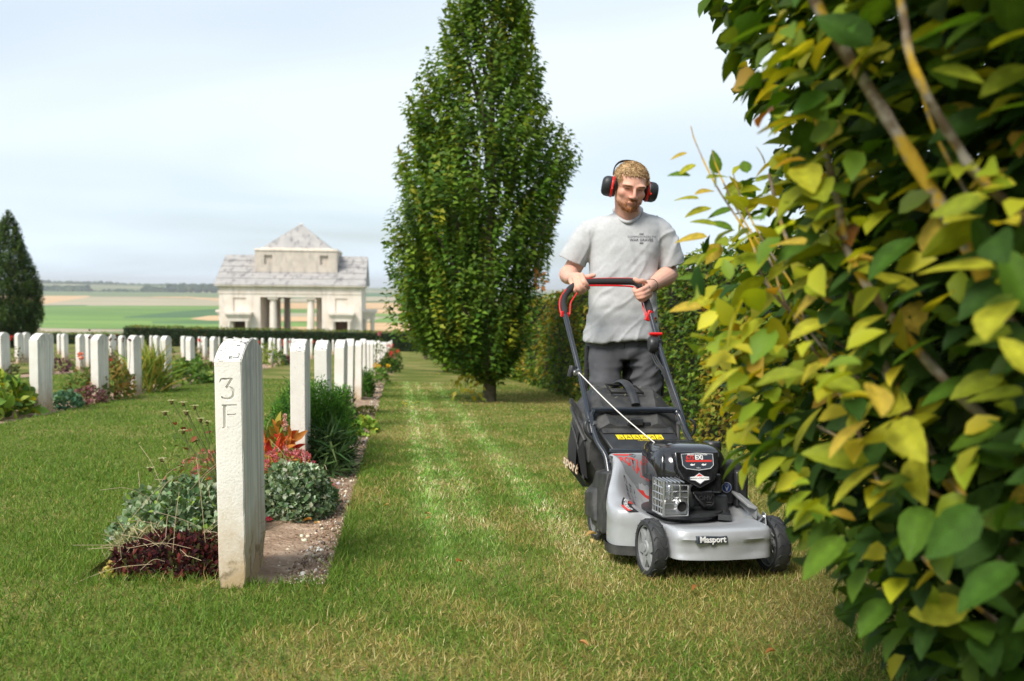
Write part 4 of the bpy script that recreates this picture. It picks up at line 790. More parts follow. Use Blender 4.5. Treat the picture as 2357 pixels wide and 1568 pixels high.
for i_, (x_, y_, l_, an_) in enumerate([(1584, 352, .034, 200), (1604, 378, .040, 215), (1592, 404, .044, 175), (1624, 412, .046, 20), (1652, 402, .045, 100), (1645, 440, .046, 190), (1612, 458, .050, 170), (1640, 478, .055, 200), (1672, 462, .046, 60), (1700, 440, .046, 120), (1690, 480, .05, 200), (1632, 545, .062, 183), (1655, 520, .05, 160), (1640, 590, .06, 195), (1628, 640, .06, 170), (1620, 705, .058, 185), (1640, 680, .055, 215), (1720, 400, .04, 90), (1735, 420, .045, 30), (1760, 380, .04, 110), (1660, 560, .05, 240), (1690, 530, .05, 150)]):
    a_ = radians(an_); q = px(x_, y_, 1.66 + .05 * rng.normal()) - nb; d = (RIGHT * cos(a_) + UP * sin(a_) * .7 + FWD * rng.normal() * .3).normalized(); n_ = (UP * .8 - FWD * .5 + RIGHT * rng.normal() * .3).normalized(); b_ = d.cross(n_).normalized(); n_ = b_.cross(d); o = bpy.data.objects.new('leaf', kinds[int(rng.choice([4, 5, 5, 5, 3, 6]))]); COL.objects.link(o); o.parent = NT
    o.matrix_local = Matrix(((d.x * l_, -b_.x * l_, n_.x * l_, q.x), (d.y * l_, -b_.y * l_, n_.y * l_, q.y), (d.z * l_, -b_.z * l_, n_.z * l_, q.z), (0, 0, 0, 1)))

# ================================================================== PLANTS IN THE BORDERS
def mound(name, label, L, Z, rx, ry, h, leaf, pal, n, cat='plant', group=None, shape='simple', material=None, wr=.6, up=.25, jit=.18, droop=.12, wts=None, base=.1, extra=None):
    c = RP(L, Z, -.02); t = empty(name, c); tag(t, label, cat, group)
    v = unit(rng.normal(size=(n, 3))); v[:, 2] = np.abs(v[:, 2]); lump = vnoise(v * 2 + L, 1.6, 7, 2); rr = (.78 + .4 * lump) * (1 - .35 * rng.random(n) ** 2)
    P = v * np.array([rx, ry, h]) * rr[:, None] + np.array([0, 0, base * h * .2]); N_ = unit(v / np.array([rx, ry, h]) * min(rx, h)); D = unit(N_ * .75 + rng.normal(size=(n, 3)) * .55 + np.array([0, 0, up])); Nn = unit(N_ + np.array([0, 0, .5]) + rng.normal(size=(n, 3)) * .4)
    S = leaf * (.6 + rng.random(n) * .7); pr = [leaf_arrays(P, D, Nn, S, S * wr, palette(n, pal, wts, jit), shape=shape, droop=droop)]
    link_mesh('foliage', leaf_mesh('foliage', pr), material or LEAFM, t); return t
def stems(parent, pts_list, r, m, name='stem'):
    mb = MB()
    for p in pts_list: mb.tube(catmull(p, 4), r, 5)
    return mb.build(name, m, parent, smooth=60)
STEM = mat('green_stem', (0.10, 0.13, 0.03), .7); DRY = mat('dry_stem', (0.42, 0.33, 0.20), .8); REDST = mat('red_stem', (0.25, 0.07, 0.03), .7)
def bloom(parent, p, r, col, n=26, name='flower'):
    p = np.array(p, float); v = unit(rng.normal(size=(n, 3))); D = unit(v + np.array([0, 0, .4])); P = p + v * r * .25; S = np.full(n, r * .95) * (.7 + rng.random(n) * .4)
    return link_mesh(name, leaf_mesh(name, [leaf_arrays(P, D, unit(np.cross(D, rand_unit(n))), S, S * .9, palette(n, col, jit=.12), fold=.3, droop=-.1)]), PETAL, parent)
RED = [(.55, .02, .015), (.65, .04, .02)]; PINK = [(.62, .16, .20), (.50, .07, .10), (.70, .30, .32)]
GREY = [(.19, .27, .14), (.13, .21, .10), (.30, .38, .23), (.08, .14, .06), (.45, .50, .38)]
def dry_bits(parent, rx, ry, h, n, m=DRY):
    ps = []
    for k in range(n):
        a = rng.random() * 6.28; q = np.array([cos(a) * rx * rng.random(), sin(a) * ry * rng.random(), h * (.35 + .4 * rng.random())]); d = rng.normal(size=3) * .05; ps.append([q, q + d + [0, 0, .03], q + d * 2.2 + [0, 0, .035 * rng.random()]])
    stems(parent, ps, .0009, m, 'dry_stems')
t = mound('geranium_plant', 'large grey green leafy mound spilling left over the lawn behind the near headstone', -.86, 3.62, .27, .34, .205, .027, GREY + [(.24, .36, .06)], 5200, shape='oval', wr=.75, wts=[.28, .26, .16, .14, .06, .10]); dry_bits(t, .25, .3, .3, 34)
t = mound('geranium_plant', 'rounded grey green leafy mound to the right of the near headstone', -.475, 4.12, .175, .27, .225, .025, GREY, 4200, shape='oval', wr=.75); dry_bits(t, .15, .2, .3, 16)
t = mound('geranium_plant', 'small grey green tuft behind the near headstone, under the pink sedum', -.72, 4.05, .16, .2, .19, .026, GREY, 1400, shape='oval', wr=.75)
t = mound('bugle_mat', 'dark burgundy creeping plant at the front left of the bed', -.76, 3.06, .235, .22, .115, .022, [(.045, .012, .018), (.075, .018, .02), (.025, .012, .014), (.05, .05, .015), (.13, .03, .025)], 4600, wr=.5, shape='oval'); dry_bits(t, .24, .22, .15, 60)
t = mound('sedum_plant', 'pale yellow sedum cushion at the front left corner of the bed', -.915, 2.95, .075, .055, .05, .014, [(.50, .42, .12), (.42, .44, .10), (.55, .38, .14)], 700, wr=.8, shape='oval')
t = mound('sedum_plant', 'small pale green sedum cushion in front of the burgundy mat', -.735, 2.93, .065, .04, .04, .013, [(.32, .40, .18), (.42, .46, .2), (.40, .25, .16)], 500, wr=.8, shape='oval')
t = mound('straw_tuft', 'dry straw-coloured tangle at the left edge of the bed', -.93, 3.22, .12, .12, .11, .05, [(.42, .36, .18), (.50, .42, .25), (.22, .22, .1)], 420, wr=.06, shape='blade', droop=.6)
for (L_, Z_, rx_, h_, lab) in ((-.84, 4.25, .13, .26, 'pink flowering sedum to the left of the near headstone'), (-.595, 4.55, .13, .22, 'pink and orange flowering sedum right of the near headstone'), (-.36, 4.42, .06, .08, 'small deep red sedum at the right edge of the grey green mound')):
    t = mound('sedum_plant', lab, L_, Z_, rx_, rx_, h_, .02, [(.22, .26, .05), (.35, .12, .05), (.16, .2, .05)], int(9000 * rx_ * h_ * 4) + 60, wr=.7, group='flowering sedums'); n_ = int(40 * rx_ / .13)
    v = unit(rng.normal(size=(n_ * 26, 3))); cen = np.repeat(np.stack([rng.normal(size=n_) * rx_ * .55, rng.normal(size=n_) * rx_ * .55, h_ * (.65 + .4 * rng.random(n_))], 1), 26, 0); P_ = cen + v * .008; P_[:, 2] = np.maximum(P_[:, 2], 0.01); S_ = np.full(len(P_), .018)
    link_mesh('flowers', leaf_mesh('flowers', [leaf_arrays(P_, unit(v + [0, 0, .9]), rand_unit(len(P_)), S_, S_ * .3, palette(len(P_), PINK + [(.55, .10, .05)], jit=.15))]), PETAL, t)
t = mound('persicaria_plant', 'orange red leafy plant between the first two headstones', -.645, 4.78, .13, .12, .30, .085, [(.62, .10, .02), (.55, .20, .03), (.35, .28, .04), (.16, .24, .04), (.60, .05, .03)], 230, wr=.34, shape='oval', up=.9, material=PETAL)
stems(t, [[(.035, -.05, .1), (.045, -.05, .24), (.05, -.05, .33)]], .0016, REDST); sp_ = np.linspace(0, 1, 200); P_ = np.stack([.05 + rng.normal(size=200) * .006, -.05 + rng.normal(size=200) * .006, .33 + sp_ * .085], 1); S_ = np.full(200, .009)
link_mesh('flower_spike', leaf_mesh('flower_spike', [leaf_arrays(P_, rand_unit(200), rand_unit(200), S_, S_ * .8, palette(200, [(.66, .38, .30), (.60, .25, .2), (.75, .5, .42)], jit=.1))]), PETAL, t)
bloom(t, (-.11, -.12, .26), .03, [(.75, .03, .10)])
# rose with spent heads
rz_ = empty('rose_bush', RP(-.80, 3.72, -.02)); tag(rz_, 'thin rose stems with spent flower heads left of the near headstone', 'rose'); sp = []; heads = []
for hx, hz_, hy in ((-.145, .545, 0), (-.105, .535, .02), (-.085, .50, 0), (-.165, .50, -.02), (-.06, .52, .03), (-.025, .47, 0), (-.005, .455, .02), (-.10, .42, 0), (-.19, .30, .0), (-.24, .26, 0)):
    sp.append([(.10, 0, .02), (.05 + hx * .2, hy, .25), (hx * .8 + .015, hy, hz_ - .08), (hx, hy, hz_)]); heads.append((hx, hy, hz_))
stems(rz_, sp, .0022, STEM)
for h in heads:
    n_ = 5; a = np.arange(n_) * 2 * pi / n_ + rng.random(); D_ = np.stack([np.cos(a), np.sin(a), .25 + 0 * a], 1); S_ = np.full(n_, .022); m = leaf_mesh('spent_flower', [leaf_arrays(np.tile(np.array(h), (n_, 1)), D_, np.tile([0, 0, 1.], (n_, 1)), S_, S_ * .38, palette(n_, [(.40, .42, .2), (.55, .48, .3)], jit=.1), shape='oval'), blobs(np.array([h]) + [0, 0, -.006], np.array([[.008, .008, .01]]), np.array([[.16, .12, .05]]))]); link_mesh('spent_flower', m, LEAFM, rz_)
P_ = np.array([(.02 - .2 * rng.random(), rng.normal() * .03, .1 + .35 * rng.random()) for _ in range(46)]); S_ = np.full(46, .034); link_mesh('foliage', leaf_mesh('foliage', [leaf_arrays(P_, unit(rng.normal(size=(46, 3)) + [0, 0, -.2]), unit(rng.normal(size=(46, 3)) * .4 + [0, 0, 1]), S_, S_ * .6, palette(46, [(.10, .15, .04), (.25, .09, .05), (.18, .2, .06)]), shape='oval')]), LEAFM, rz_)
# big evergreen with upright needle shoots around the second stone
def needle_shrub(label, L, Z, r, h, n, seed, pal, leaf=.026, group=None, name='rosemary_bush'):
    c = RP(L, Z, -.02); t = empty(name, c); tag(t, label, 'shrub', group); g = np.random.default_rng(seed); v = unit(g.normal(size=(n, 3))); v[:, 2] = np.abs(v[:, 2]) ** .8; lump = vnoise(v * 2, 2.2, seed, 2)
    tip = v * np.array([r, r, h]) * (.80 + .30 * lump)[:, None] * (1 - .4 * g.random(n)[:, None] ** 2); tip[:, 2] = np.maximum(tip[:, 2], .03); ax = unit(v * .5 + [0, 0, 1.0] + g.normal(size=(n, 3)) * .2); ln = .07 + g.random(n) * .09; k = 16
    rep = np.repeat(np.arange(n), k); pos = np.tile(np.arange(k) / (k - 1), n); P = tip[rep] - ax[rep] * (ln[rep] * (1 - pos))[:, None]; D = unit(rand_unit(len(rep), g) + ax[rep] * .9); S = leaf * (.75 + g.random(len(rep)) * .5); C = palette(n, pal, None, .15, g)[rep] * (.85 + .5 * pos[:, None])
    link_mesh('foliage', leaf_mesh('foliage', [leaf_arrays(P, D, rand_unit(len(rep), g), S, S * .22, C, fold=.1)]), LEAFM, t); return t
EV = [(.070, .175, .022), (.050, .135, .02), (.11, .23, .03), (.035, .09, .02)]
needle_shrub('large bright green needle-leaved bush around the second headstone', -.575, 5.75, .31, .62, 1700, 3, EV, .026)
t = mound('strap_leaf_plant', 'dark green clump with long drooping strap leaves right of the second headstone', -.40, 5.36, .10, .14, .25, .14, [(.035, .075, .022), (.05, .10, .03), (.028, .055, .018), (.09, .15, .05)], 420, wr=.085, shape='blade', up=.1, droop=.55, cat='plant')
needle_shrub('narrow pale green needle-leaved bush rising behind the second headstone', -.46, 6.9, .17, .50, 420, 4, EV + [(.11, .2, .05)], .034)
t = mound('cranesbill_plant', 'bright yellow green leafy plant with a red bud on the soil beside the fourth headstone', -.30, 7.6, .12, .2, .13, .05, [(.22, .34, .05), (.15, .26, .04), (.40, .42, .06)], 240, shape='oval', wr=.9); bloom(t, (-.11, 0, .2), .025, RED + [(.6, .4, .05)])
mound('thyme_mat', 'low golden green mat in front of the sixth headstone', -.36, 9.7, .13, .25, .08, .03, [(.22, .22, .04), (.14, .17, .03), (.10, .14, .03)], 420)
needle_shrub('small dark green bush with upright shoots between the sixth and seventh headstones', -.45, 12.6, .13, .42, 160, 6, EV, .05)
t = mound('marigold_plant', 'yellow flowered plant near the end of the bare soil', -.36, 16.2, .2, .3, .30, .07, [(.13, .24, .04), (.09, .17, .03)], 300); [bloom(t, (rng.normal() * .1, rng.normal() * .1, .30 + .1 * rng.random()), .045, [(.75, .40, .02), (.8, .55, .03)], 14) for _ in range(4)]
t = mound('rose_bush', 'tall thin rose with a pink bloom between the far headstones of the near row', -.36, 17.6, .14, .14, .85, .06, [(.07, .12, .03), (.10, .15, .04)], 130, cat='rose', up=0); bloom(t, (0, 0, .95), .05, PINK, 14); stems(t, [[(0, 0, 0), (.02, 0, .5), (0, 0, .95)]], .006, STEM)
labs_a = ['green mound', 'dark leafy mound', 'red-tinged low plant', 'pale green mound', 'reddish rose bush', 'yellow green tuft']
for i, (Z_, L_, r_a, h_a) in enumerate([(22.5, -.25, .3, .34), (25, -.2, .32, .26), (28, -.25, .3, .3), (33, -.25, .4, .35), (40, -.3, .4, .45), (48, -.3, .5, .4)]):
    t = mound('border_plant', '%s, %s from the front in the far part of the near border' % (labs_a[i], ordn[i]), L_, Z_, r_a, r_a * 1.6, h_a, .10, [GP, [(.06, .1, .03)], [(.2, .1, .05), (.1, .14, .04)], GP, [(.10, .12, .03), (.16, .1, .04)], [(.18, .2, .04)]][i], 230, group='plants in the near border')
    if i in (2, 4): [bloom(t, (rng.normal() * .2, rng.normal() * .2, h_a + .12), .08, RED, 10) for _ in range(3)]
# nearest row beyond the lawn
t = mound('hosta_plant', 'big leafy yellow green clump at the left edge beside the near lawn', -3.98, 8.35, .46, .55, .38, .125, [(.14, .24, .04), (.22, .32, .05), (.08, .16, .03), (.30, .33, .05)], 620, shape='oval', wr=.62, material=LEAF); bloom(t, (-.2, -.1, .5), .035, [(.7, .14, .03)], 12)
mound('hosta_plant', 'low dark leafy plant at the far left frame edge below the headstones', -4.35, 8.0, .35, .35, .28, .11, [(.12, .2, .05), (.25, .28, .08), (.07, .13, .03)], 260, shape='oval', material=LEAF)
mound('lady_mantle_plant', 'small blue green rounded plant right of the big left headstone', -3.62, 9.55, .19, .2, .17, .05, [(.10, .20, .11), (.07, .15, .08), (.15, .26, .15)], 420, shape='oval', wr=.9)
mound('sedum_plant', 'dusky purple sedum at the foot of the second headstone in the row beyond the lawn', -3.56, 10.15, .19, .2, .2, .04, [(.26, .10, .13), (.20, .08, .09), (.10, .09, .04)], 500, wr=.8)
t = mound('rose_bush', 'rose bush with an orange pink bloom left of the second headstone beyond the lawn', -3.75, 10.6, .28, .25, .40, .06, [(.08, .14, .03), (.13, .18, .05), (.20, .16, .05)], 420, cat='rose'); bloom(t, (-.02, -.05, .56), .05, [(.7, .2, .12), (.75, .3, .2)], 18); stems(t, [[(0, 0, 0), (0, 0, .3), (-.02, -.05, .55)]], .004, STEM)
t = mound('rose_bush', 'bronze green bush between the second and third headstones beyond the lawn', -3.62, 11.1, .30, .36, .42, .07, [(.16, .18, .03), (.10, .14, .03), (.30, .20, .05), (.22, .10, .04)], 620, cat='shrub'); [bloom(t, (x_, 0, z_), .025, RED, 10) for x_, z_ in ((-.1, .62), (.02, .5))]
sd = []
for k in range(7): x_ = -.15 + .06 * k; sd.append([(x_, 0, .1), (x_ * 1.2, .02, .5), (x_ * 1.4 - .03, 0, .72 + .1 * rng.random())])
stems(t, sd, .003, mat('seed_stem', (.12, .07, .04), .8)); link_mesh('seed_heads', leaf_mesh('seed_heads', [blobs(np.array([s_[-1] for s_ in sd for _ in range(3)]) + rng.normal(size=(21, 3)) * [.01, .01, .035], np.full((21, 3), .014), palette(21, [(.13, .05, .04)]))]), LEAFM, t)['kind'] = 'stuff'
mound('daylily_plant', 'arching grassy yellow green clump between the third and fourth headstones beyond the lawn', -3.60, 12.7, .28, .38, .48, .42, [(.19, .27, .04), (.28, .32, .05), (.11, .19, .03), (.38, .30, .05)], 420, wr=.05, shape='blade', up=1.2, droop=.5, base=-1)
mound('geranium_plant', 'bright green leafy mound right of the fourth headstone beyond the lawn', -3.62, 15.1, .42, .55, .36, .10, [(.14, .24, .05), (.20, .30, .06), (.09, .17, .04)], 520, shape='oval', wr=.8)
mound('geranium_plant', 'smaller green mound left of the 3 F headstone, beyond the lawn', -3.6, 17.0, .35, .4, .26, .09, [(.13, .2, .05), (.2, .26, .07), (.28, .10, .1)], 330, shape='oval', wr=.8)
mound('heath_plant', 'small crimson plant at the foot of the headstone just left of the 3 F headstone', -3.5, 18.4, .16, .2, .14, .06, [(.22, .04, .07), (.12, .06, .04)], 130)
for i, (x_, s_, w_, h_, pal_) in enumerate([(612, 86, .45, .65, [(.20, .24, .03), (.13, .19, .03)]), (640, 78, .25, .4, [(.08, .14, .05)]), (660, 74, .2, .22, [(.22, .07, .09)]), (735, 52, .45, .45, [(.2, .26, .06), (.12, .18, .04)])]):
    mound('border_plant', ['golden green feathery bush right of the 3 F headstone, beyond its row', 'small dark green bush right of the golden feathery bush', 'low purple plant between distant headstones right of the 3 F headstone', 'pale green leafy plant beyond the third headstone of the near row'][i], (x_ - 915) / s_, F / s_, w_, w_, h_, .09, pal_, 260)
# roses with red blooms among the far rows
for i, (x_, s_, lab) in enumerate([(98, 92, 'rose with a red bloom between the first two headstones at the left'), (249 * .98, 96, 'rose with red blooms behind the second headstone of the row beyond the lawn'), (598, 70, 'rose with a red bloom directly right of the 3 F headstone top'), (632, 60, 'rose with red blooms between distant headstones right of the 3 F headstone'), (661, 58, 'rose with two red blooms left of the second headstone'), (727, 45, 'distant rose with red blooms right of the second headstone'), (445, 66, 'distant rose with a small red bloom left of the 3 F headstone'), (28, 95, 'straggly rose with a red bloom at the left edge')]):
    t = mound('rose_bush', lab, (x_ - 915) / s_, F / s_, .30, .3, .50, .07, [(.09, .13, .04), (.15, .12, .05), (.07, .11, .03)], 150, cat='rose', group='roses with red blooms'); [bloom(t, (rng.normal() * .13, rng.normal() * .1, .55 + .15 * rng.random()), .065, RED, 12) for _ in range(3)]
k = 0
for i, (L_, s_, pal_) in enumerate([(-7.0, 132, [(.09, .12, .04), (.16, .14, .06)]), (-7.0, 112, [(.10, .05, .06)]), (-7.0, 103, [(.14, .2, .05)]), (-7.0, 96, [(.12, .10, .05), (.2, .12, .07)]), (-7.0, 88, GP), (-7.0, 77, [(.3, .2, .05), (.14, .15, .04)]), (-7.0, 68, GP), (-7.0, 61, [(.16, .07, .08)]), (-10.2, 80, [(.10, .04, .06)]), (-10.2, 69, GP), (-10.2, 62, [(.12, .14, .05)]), (-10.2, 52, GP), (-10.2, 45, [(.1, .06, .05)]), (-13.4, 61, [(.16, .14, .06)]), (-13.4, 50, GP)]):
    row_ = {-7.0: 'second', -10.2: 'third', -13.4: 'fourth'}[L_]; k = 0 if i in (0, 8, 13) else k + 1
    mound('border_plant', 'low border plant, %s from the left in the %s row of headstones' % (ordn[k], row_), L_, F / s_, .32, .45, .22 + .12 * rng.random(), .09, pal_, 170, group='low plants in the far rows')
# yellow weeds in the lawn
for i, (x_, y_, n_) in enumerate([(940, 937, 9), (1012, 851, 5), (1003, 865, 4)]):
    d_ = px(x_, y_, 1) - CAM; tt = -GH; Zw = (GH * F) / (y_ - CY + (GA * 0) + 6); s_w = (y_ - (785 + .022 * (x_ - 915))) / .794; t = empty('yellow_weed', RP((x_ - 915) / s_w, F / s_w)); tag(t, 'cluster of tiny yellow flowers in the lawn, %s' % ['nearest, level with the tree trunk', 'the middle one, left of the tree shadow', 'the farthest one, left of the trees'][i], 'weed', 'yellow flowering weeds')
    Q = rng.normal(size=(n_, 3)) * [.09, .15, 0] + [0, 0, .05]; stems(t, [[q * [1, 1, 0], q * [1, 1, .5], q] for q in Q], .0015, STEM, 'stems')['kind'] = 'stuff'; n2 = n_ * 6; P_ = np.repeat(Q, 6, 0); S_ = np.full(n2, .018); link_mesh('flowers', leaf_mesh('flowers', [leaf_arrays(P_, unit(rng.normal(size=(n2, 3)) * [1, 1, .2]), np.tile([0, 0, 1.], (n2, 1)), S_, S_ * .6, palette(n2, [(.75, .6, .03)]))]), PETAL, t)
# fallen leaves and a petal
def on_lawn(x, y, up=.028): s_ = (y - (785 + .022 * (x - 915))) / .794; return RP((x - 915) / s_, F / s_, up)
fl_pal = [(.50, .26, .10), (.42, .17, .05), (.60, .36, .16), (.45, .32, .12)]
for i, (x, y, s_, lab) in enumerate([(1373, 1247, .05, 'curled tan leaf on the lawn left of the front wheel'), (1362, 1268, .03, 'small tan leaf just below the curled tan leaf'), (1537, 1307, .035, 'dry leaf on the grass between the mower wheels'), (897, 1177, .03, 'small brown leaf in the middle of the lawn'), (977, 1199, .04, 'pale tan leaf lying in the middle of the lawn'), (1049, 1313, .035, 'dark brown leaf on the lawn near the bottom centre'), (1285, 1196, .03, 'reddish leaf left of the mower deck'), (1330, 1505, .03, 'orange leaf on the grass at the bottom centre'), (1605, 1370, .03, 'small orange leaf in front of the mower'), (990, 1208, .02, 'tiny tan leaf beside the pale tan leaf'), (1785, 1525, .03, 'orange leaf on the grass under the near tree'), (718, 1197, .045, 'pale dead leaf on the soil at the edge of the grey green mound'), (735, 1205, .035, 'brown dead leaf on the soil beside the pale one')]):
    o = link_mesh('fallen_leaf', leaf_mesh('fallen_leaf', [leaf_arrays(np.zeros((1, 3)), unit(rng.normal(size=(1, 3)) * [1, 1, .15]), np.array([[.15, .1, 1.]]), np.array([s_]), np.array([s_ * .6]), palette(1, fl_pal), shape='oval', fold=.35, droop=.25)]), LEAFM); o.location = on_lawn(x, y, .03 if i < 11 else .0); tag(o, lab, 'leaf', 'fallen leaves')
o = link_mesh('petal', leaf_mesh('petal', [leaf_arrays(np.zeros((1, 3)), np.array([[1, .2, .25]]), np.array([[-.1, -.6, 1.]]), np.array([.032]), np.array([.03]), np.array([[.80, .03, .07]]), shape='oval', fold=.3, droop=.2)]), PETAL); o.location = on_lawn(611, 1199, .0); tag(o, 'bright red rose petal on the soil right of the near headstone', 'petal')
# ================================================================== LAWN MOWER
BLK = mat('black_plastic', (0.018, 0.019, 0.021), .38, spec=.5, bump=(180, .25), bumpd=.002, var=(24, (0.05, 0.052, 0.055), .6)); BLKS = mat('scuffed_black_plastic', (0.028, 0.029, 0.031), .55, spec=.4, bump=(120, .4), bumpd=.003, var=(14, (0.085, 0.083, 0.078), .8))
GLOSS = mat('gloss_black', (0.010, 0.010, 0.012), .14, spec=.6, coat=.5, bump=(9, .08), bumpd=.01, var=(60, (0.03, 0.03, 0.03), .5)); TUBE = mat('black_painted_tube', (0.016, 0.020, 0.028), .26, spec=.6, coat=.3)
SILV = mat('silver_painted_deck', (0.47, 0.49, 0.515), .36, metal=.25, spec=.5, coat=.15, bump=(40, .06), bumpd=.004, var=(7, (0.39, 0.40, 0.41), .8)); GREYP = mat('grey_plastic_rim', (0.30, 0.31, 0.315), .5, var=(30, (.22, .225, .22), .6)); ALU = mat('bright_metal', (0.66, 0.67, 0.68), .28, metal=.9, bump=(70, .15), bumpd=.002, var=(26, (.42, .42, .42), .7)); RUB = mat('black_rubber', (0.022, 0.024, 0.027), .62, bump=(150, .4), bumpd=.002, var=(30, (.05, .052, .05), .7)); FOAM = mat('black_foam_grip', (0.022, 0.022, 0.023), .85, bump=(300, .4), bumpd=.001); REDP = mat('red_plastic', (0.66, 0.012, 0.012), .32, coat=.2); BAG = mat('black_fabric_bag', (0.014, 0.014, 0.015), .9, bump=(220, .6), bumpd=.002, var=(10, (.03, .03, .03), .6)); ROPE = mat('white_rope', (.72, .70, .66), .8); DARK = mat('dark_recess', (.006, .006, .006), .9)
WHT = mat('white_print', (.80, .80, .80), .5); REDD = mat('red_print', (.62, .05, .04), .5); YEL = mat('yellow_sticker', (.80, .62, .01), .5); BLKP = mat('black_print', (.015, .015, .015), .6); GRYD = mat('grey_decal', (.20, .21, .22), .4); CREAM = mat('cream_print', (.62, .50, .36), .7); BLUE = mat('blue_badge', (.015, .06, .28), .3); GREYD = mat('gunmetal_label', (.045, .055, .07), .3)
s0 = 655.0; MX = (1637 - CX) / s0; MZ = F / s0; YAWM = radians(12)
O_ = W(MX, -GH + GA * MZ + GB * MX, MZ); nrm = _n.normalized(); bk = (FWD * cos(YAWM) - RIGHT * sin(YAWM)); bk = (bk - nrm * bk.dot(nrm)).normalized(); rt = bk.cross(nrm)
MM = Matrix(((rt.x, bk.x, nrm.x, O_.x), (rt.y, bk.y, nrm.y, O_.y), (rt.z, bk.z, nrm.z, O_.z), (0, 0, 0, 1)))
MOW = empty('lawn_mower'); MOW.matrix_world = MM; tag(MOW, 'silver and black petrol lawn mower with rear grass catcher, pushed by the man', 'lawn mower')
def ML(x, y, back):                                       # where the sight line through a picture point lies at a given distance behind the front axle
    d = px(x, y, 1.0) - CAM; t = (O_ - CAM).dot(bk) + back; p = CAM + d * (t / d.dot(bk)) - O_; return Vector((p.dot(rt), p.dot(bk), p.dot(nrm)))
def sstep(t): t = max(0., min(1., t)); return t * t * (3 - 2 * t)
EC = (-.03, .20)
def hdeck(x, y):
    d = math.hypot((x - EC[0]) * 1.0, (y - EC[1]) * .92); m = sstep((d - .15) / .11)
    rim = sstep((d - .16) / .10) * (1 - sstep((y - .05) / .2)) * .018
    left = sstep((-x - .12) / .12) * sstep((y + .02) / .2) * .045
    return .163 + rim + left * (1 - sstep((y - .2) / .3)) + .200 * sstep((y - .14) / .36) * m
outl = [(.0, -.132), (.10, -.124), (.165, -.105), (.188, -.05), (.192, .03), (.20, .09), (.268, .13), (.285, .22), (.265, .33), (.235, .42), (.225, .50), (.10, .52), (-.10, .52), (-.215, .505), (-.222, .44), (-.258, .35), (-.302, .26), (-.322, .18), (-.312, .125), (-.265, .098), (-.20, .075), (-.188, .0), (-.186, -.06), (-.165, -.108), (-.09, -.127)]
oc = catmull([(a, b, 0) for a, b in outl + outl[:1]], 4)[:-1]; cc = Vector((-.02, .19, 0))
def dring(f, z=None, dz=0, inset=0):
    out = []
    for p in oc:
        v = p - cc; q = cc + v * f - v.normalized() * inset; out.append(Vector((q.x, q.y, z if z is not None else hdeck(q.x, q.y) + dz)))
    return out
def zmix(a): return [Vector((p.x, p.y, .085 + (hdeck(p.x, p.y) - .022 - .085) * a)) for p in dring(1, z=0)]
rings = [dring(.985, z=.080), dring(1.0, z=.080)] + [zmix(a) for a in (.02, .12, .3, .5, .7)]
r5 = [Vector((cc.x + (p.x - cc.x) * 1.012, cc.y + (p.y - cc.y) * 1.012, p.z)) for p in zmix(.86)]; rings.append(r5); rings += [zmix(1.0), dring(1, dz=-.010, inset=.002), dring(1, dz=-.003, inset=.008), dring(1, dz=0, inset=.018), dring(1, dz=.001, inset=.032)] + [dring(f) for f in (.84, .76, .68, .6, .5, .38, .24, .1)]
# dents of the front skirt
for ri in (3, 4, 5, 6):
    for p in rings[ri]:
        if p.y < -.02: p.y += .010 * math.exp(-((p.x - .10) / .035) ** 2) + .006 * math.exp(-((p.x + .13) / .05) ** 2)
mb = MB(); mb.loft(rings, cap=False); mb.build('deck', SILV, MOW, smooth=50)
# black skirt along the left side under the deck
lo = [p for p in oc if p.x < -.18 and p.y > -.02]; lo.sort(key=lambda p: p.y); mb = MB(); mb.loft([[Vector((p.x - .010, p.y, .082)) for p in lo], [Vector((p.x - .006, p.y, .048)) for p in lo], [Vector((p.x + .012, p.y, .048)) for p in lo], [Vector((p.x + .012, p.y, .082)) for p in lo]], cap=False, close=False); mb.build('side_skirt', BLKS, MOW, smooth=50)
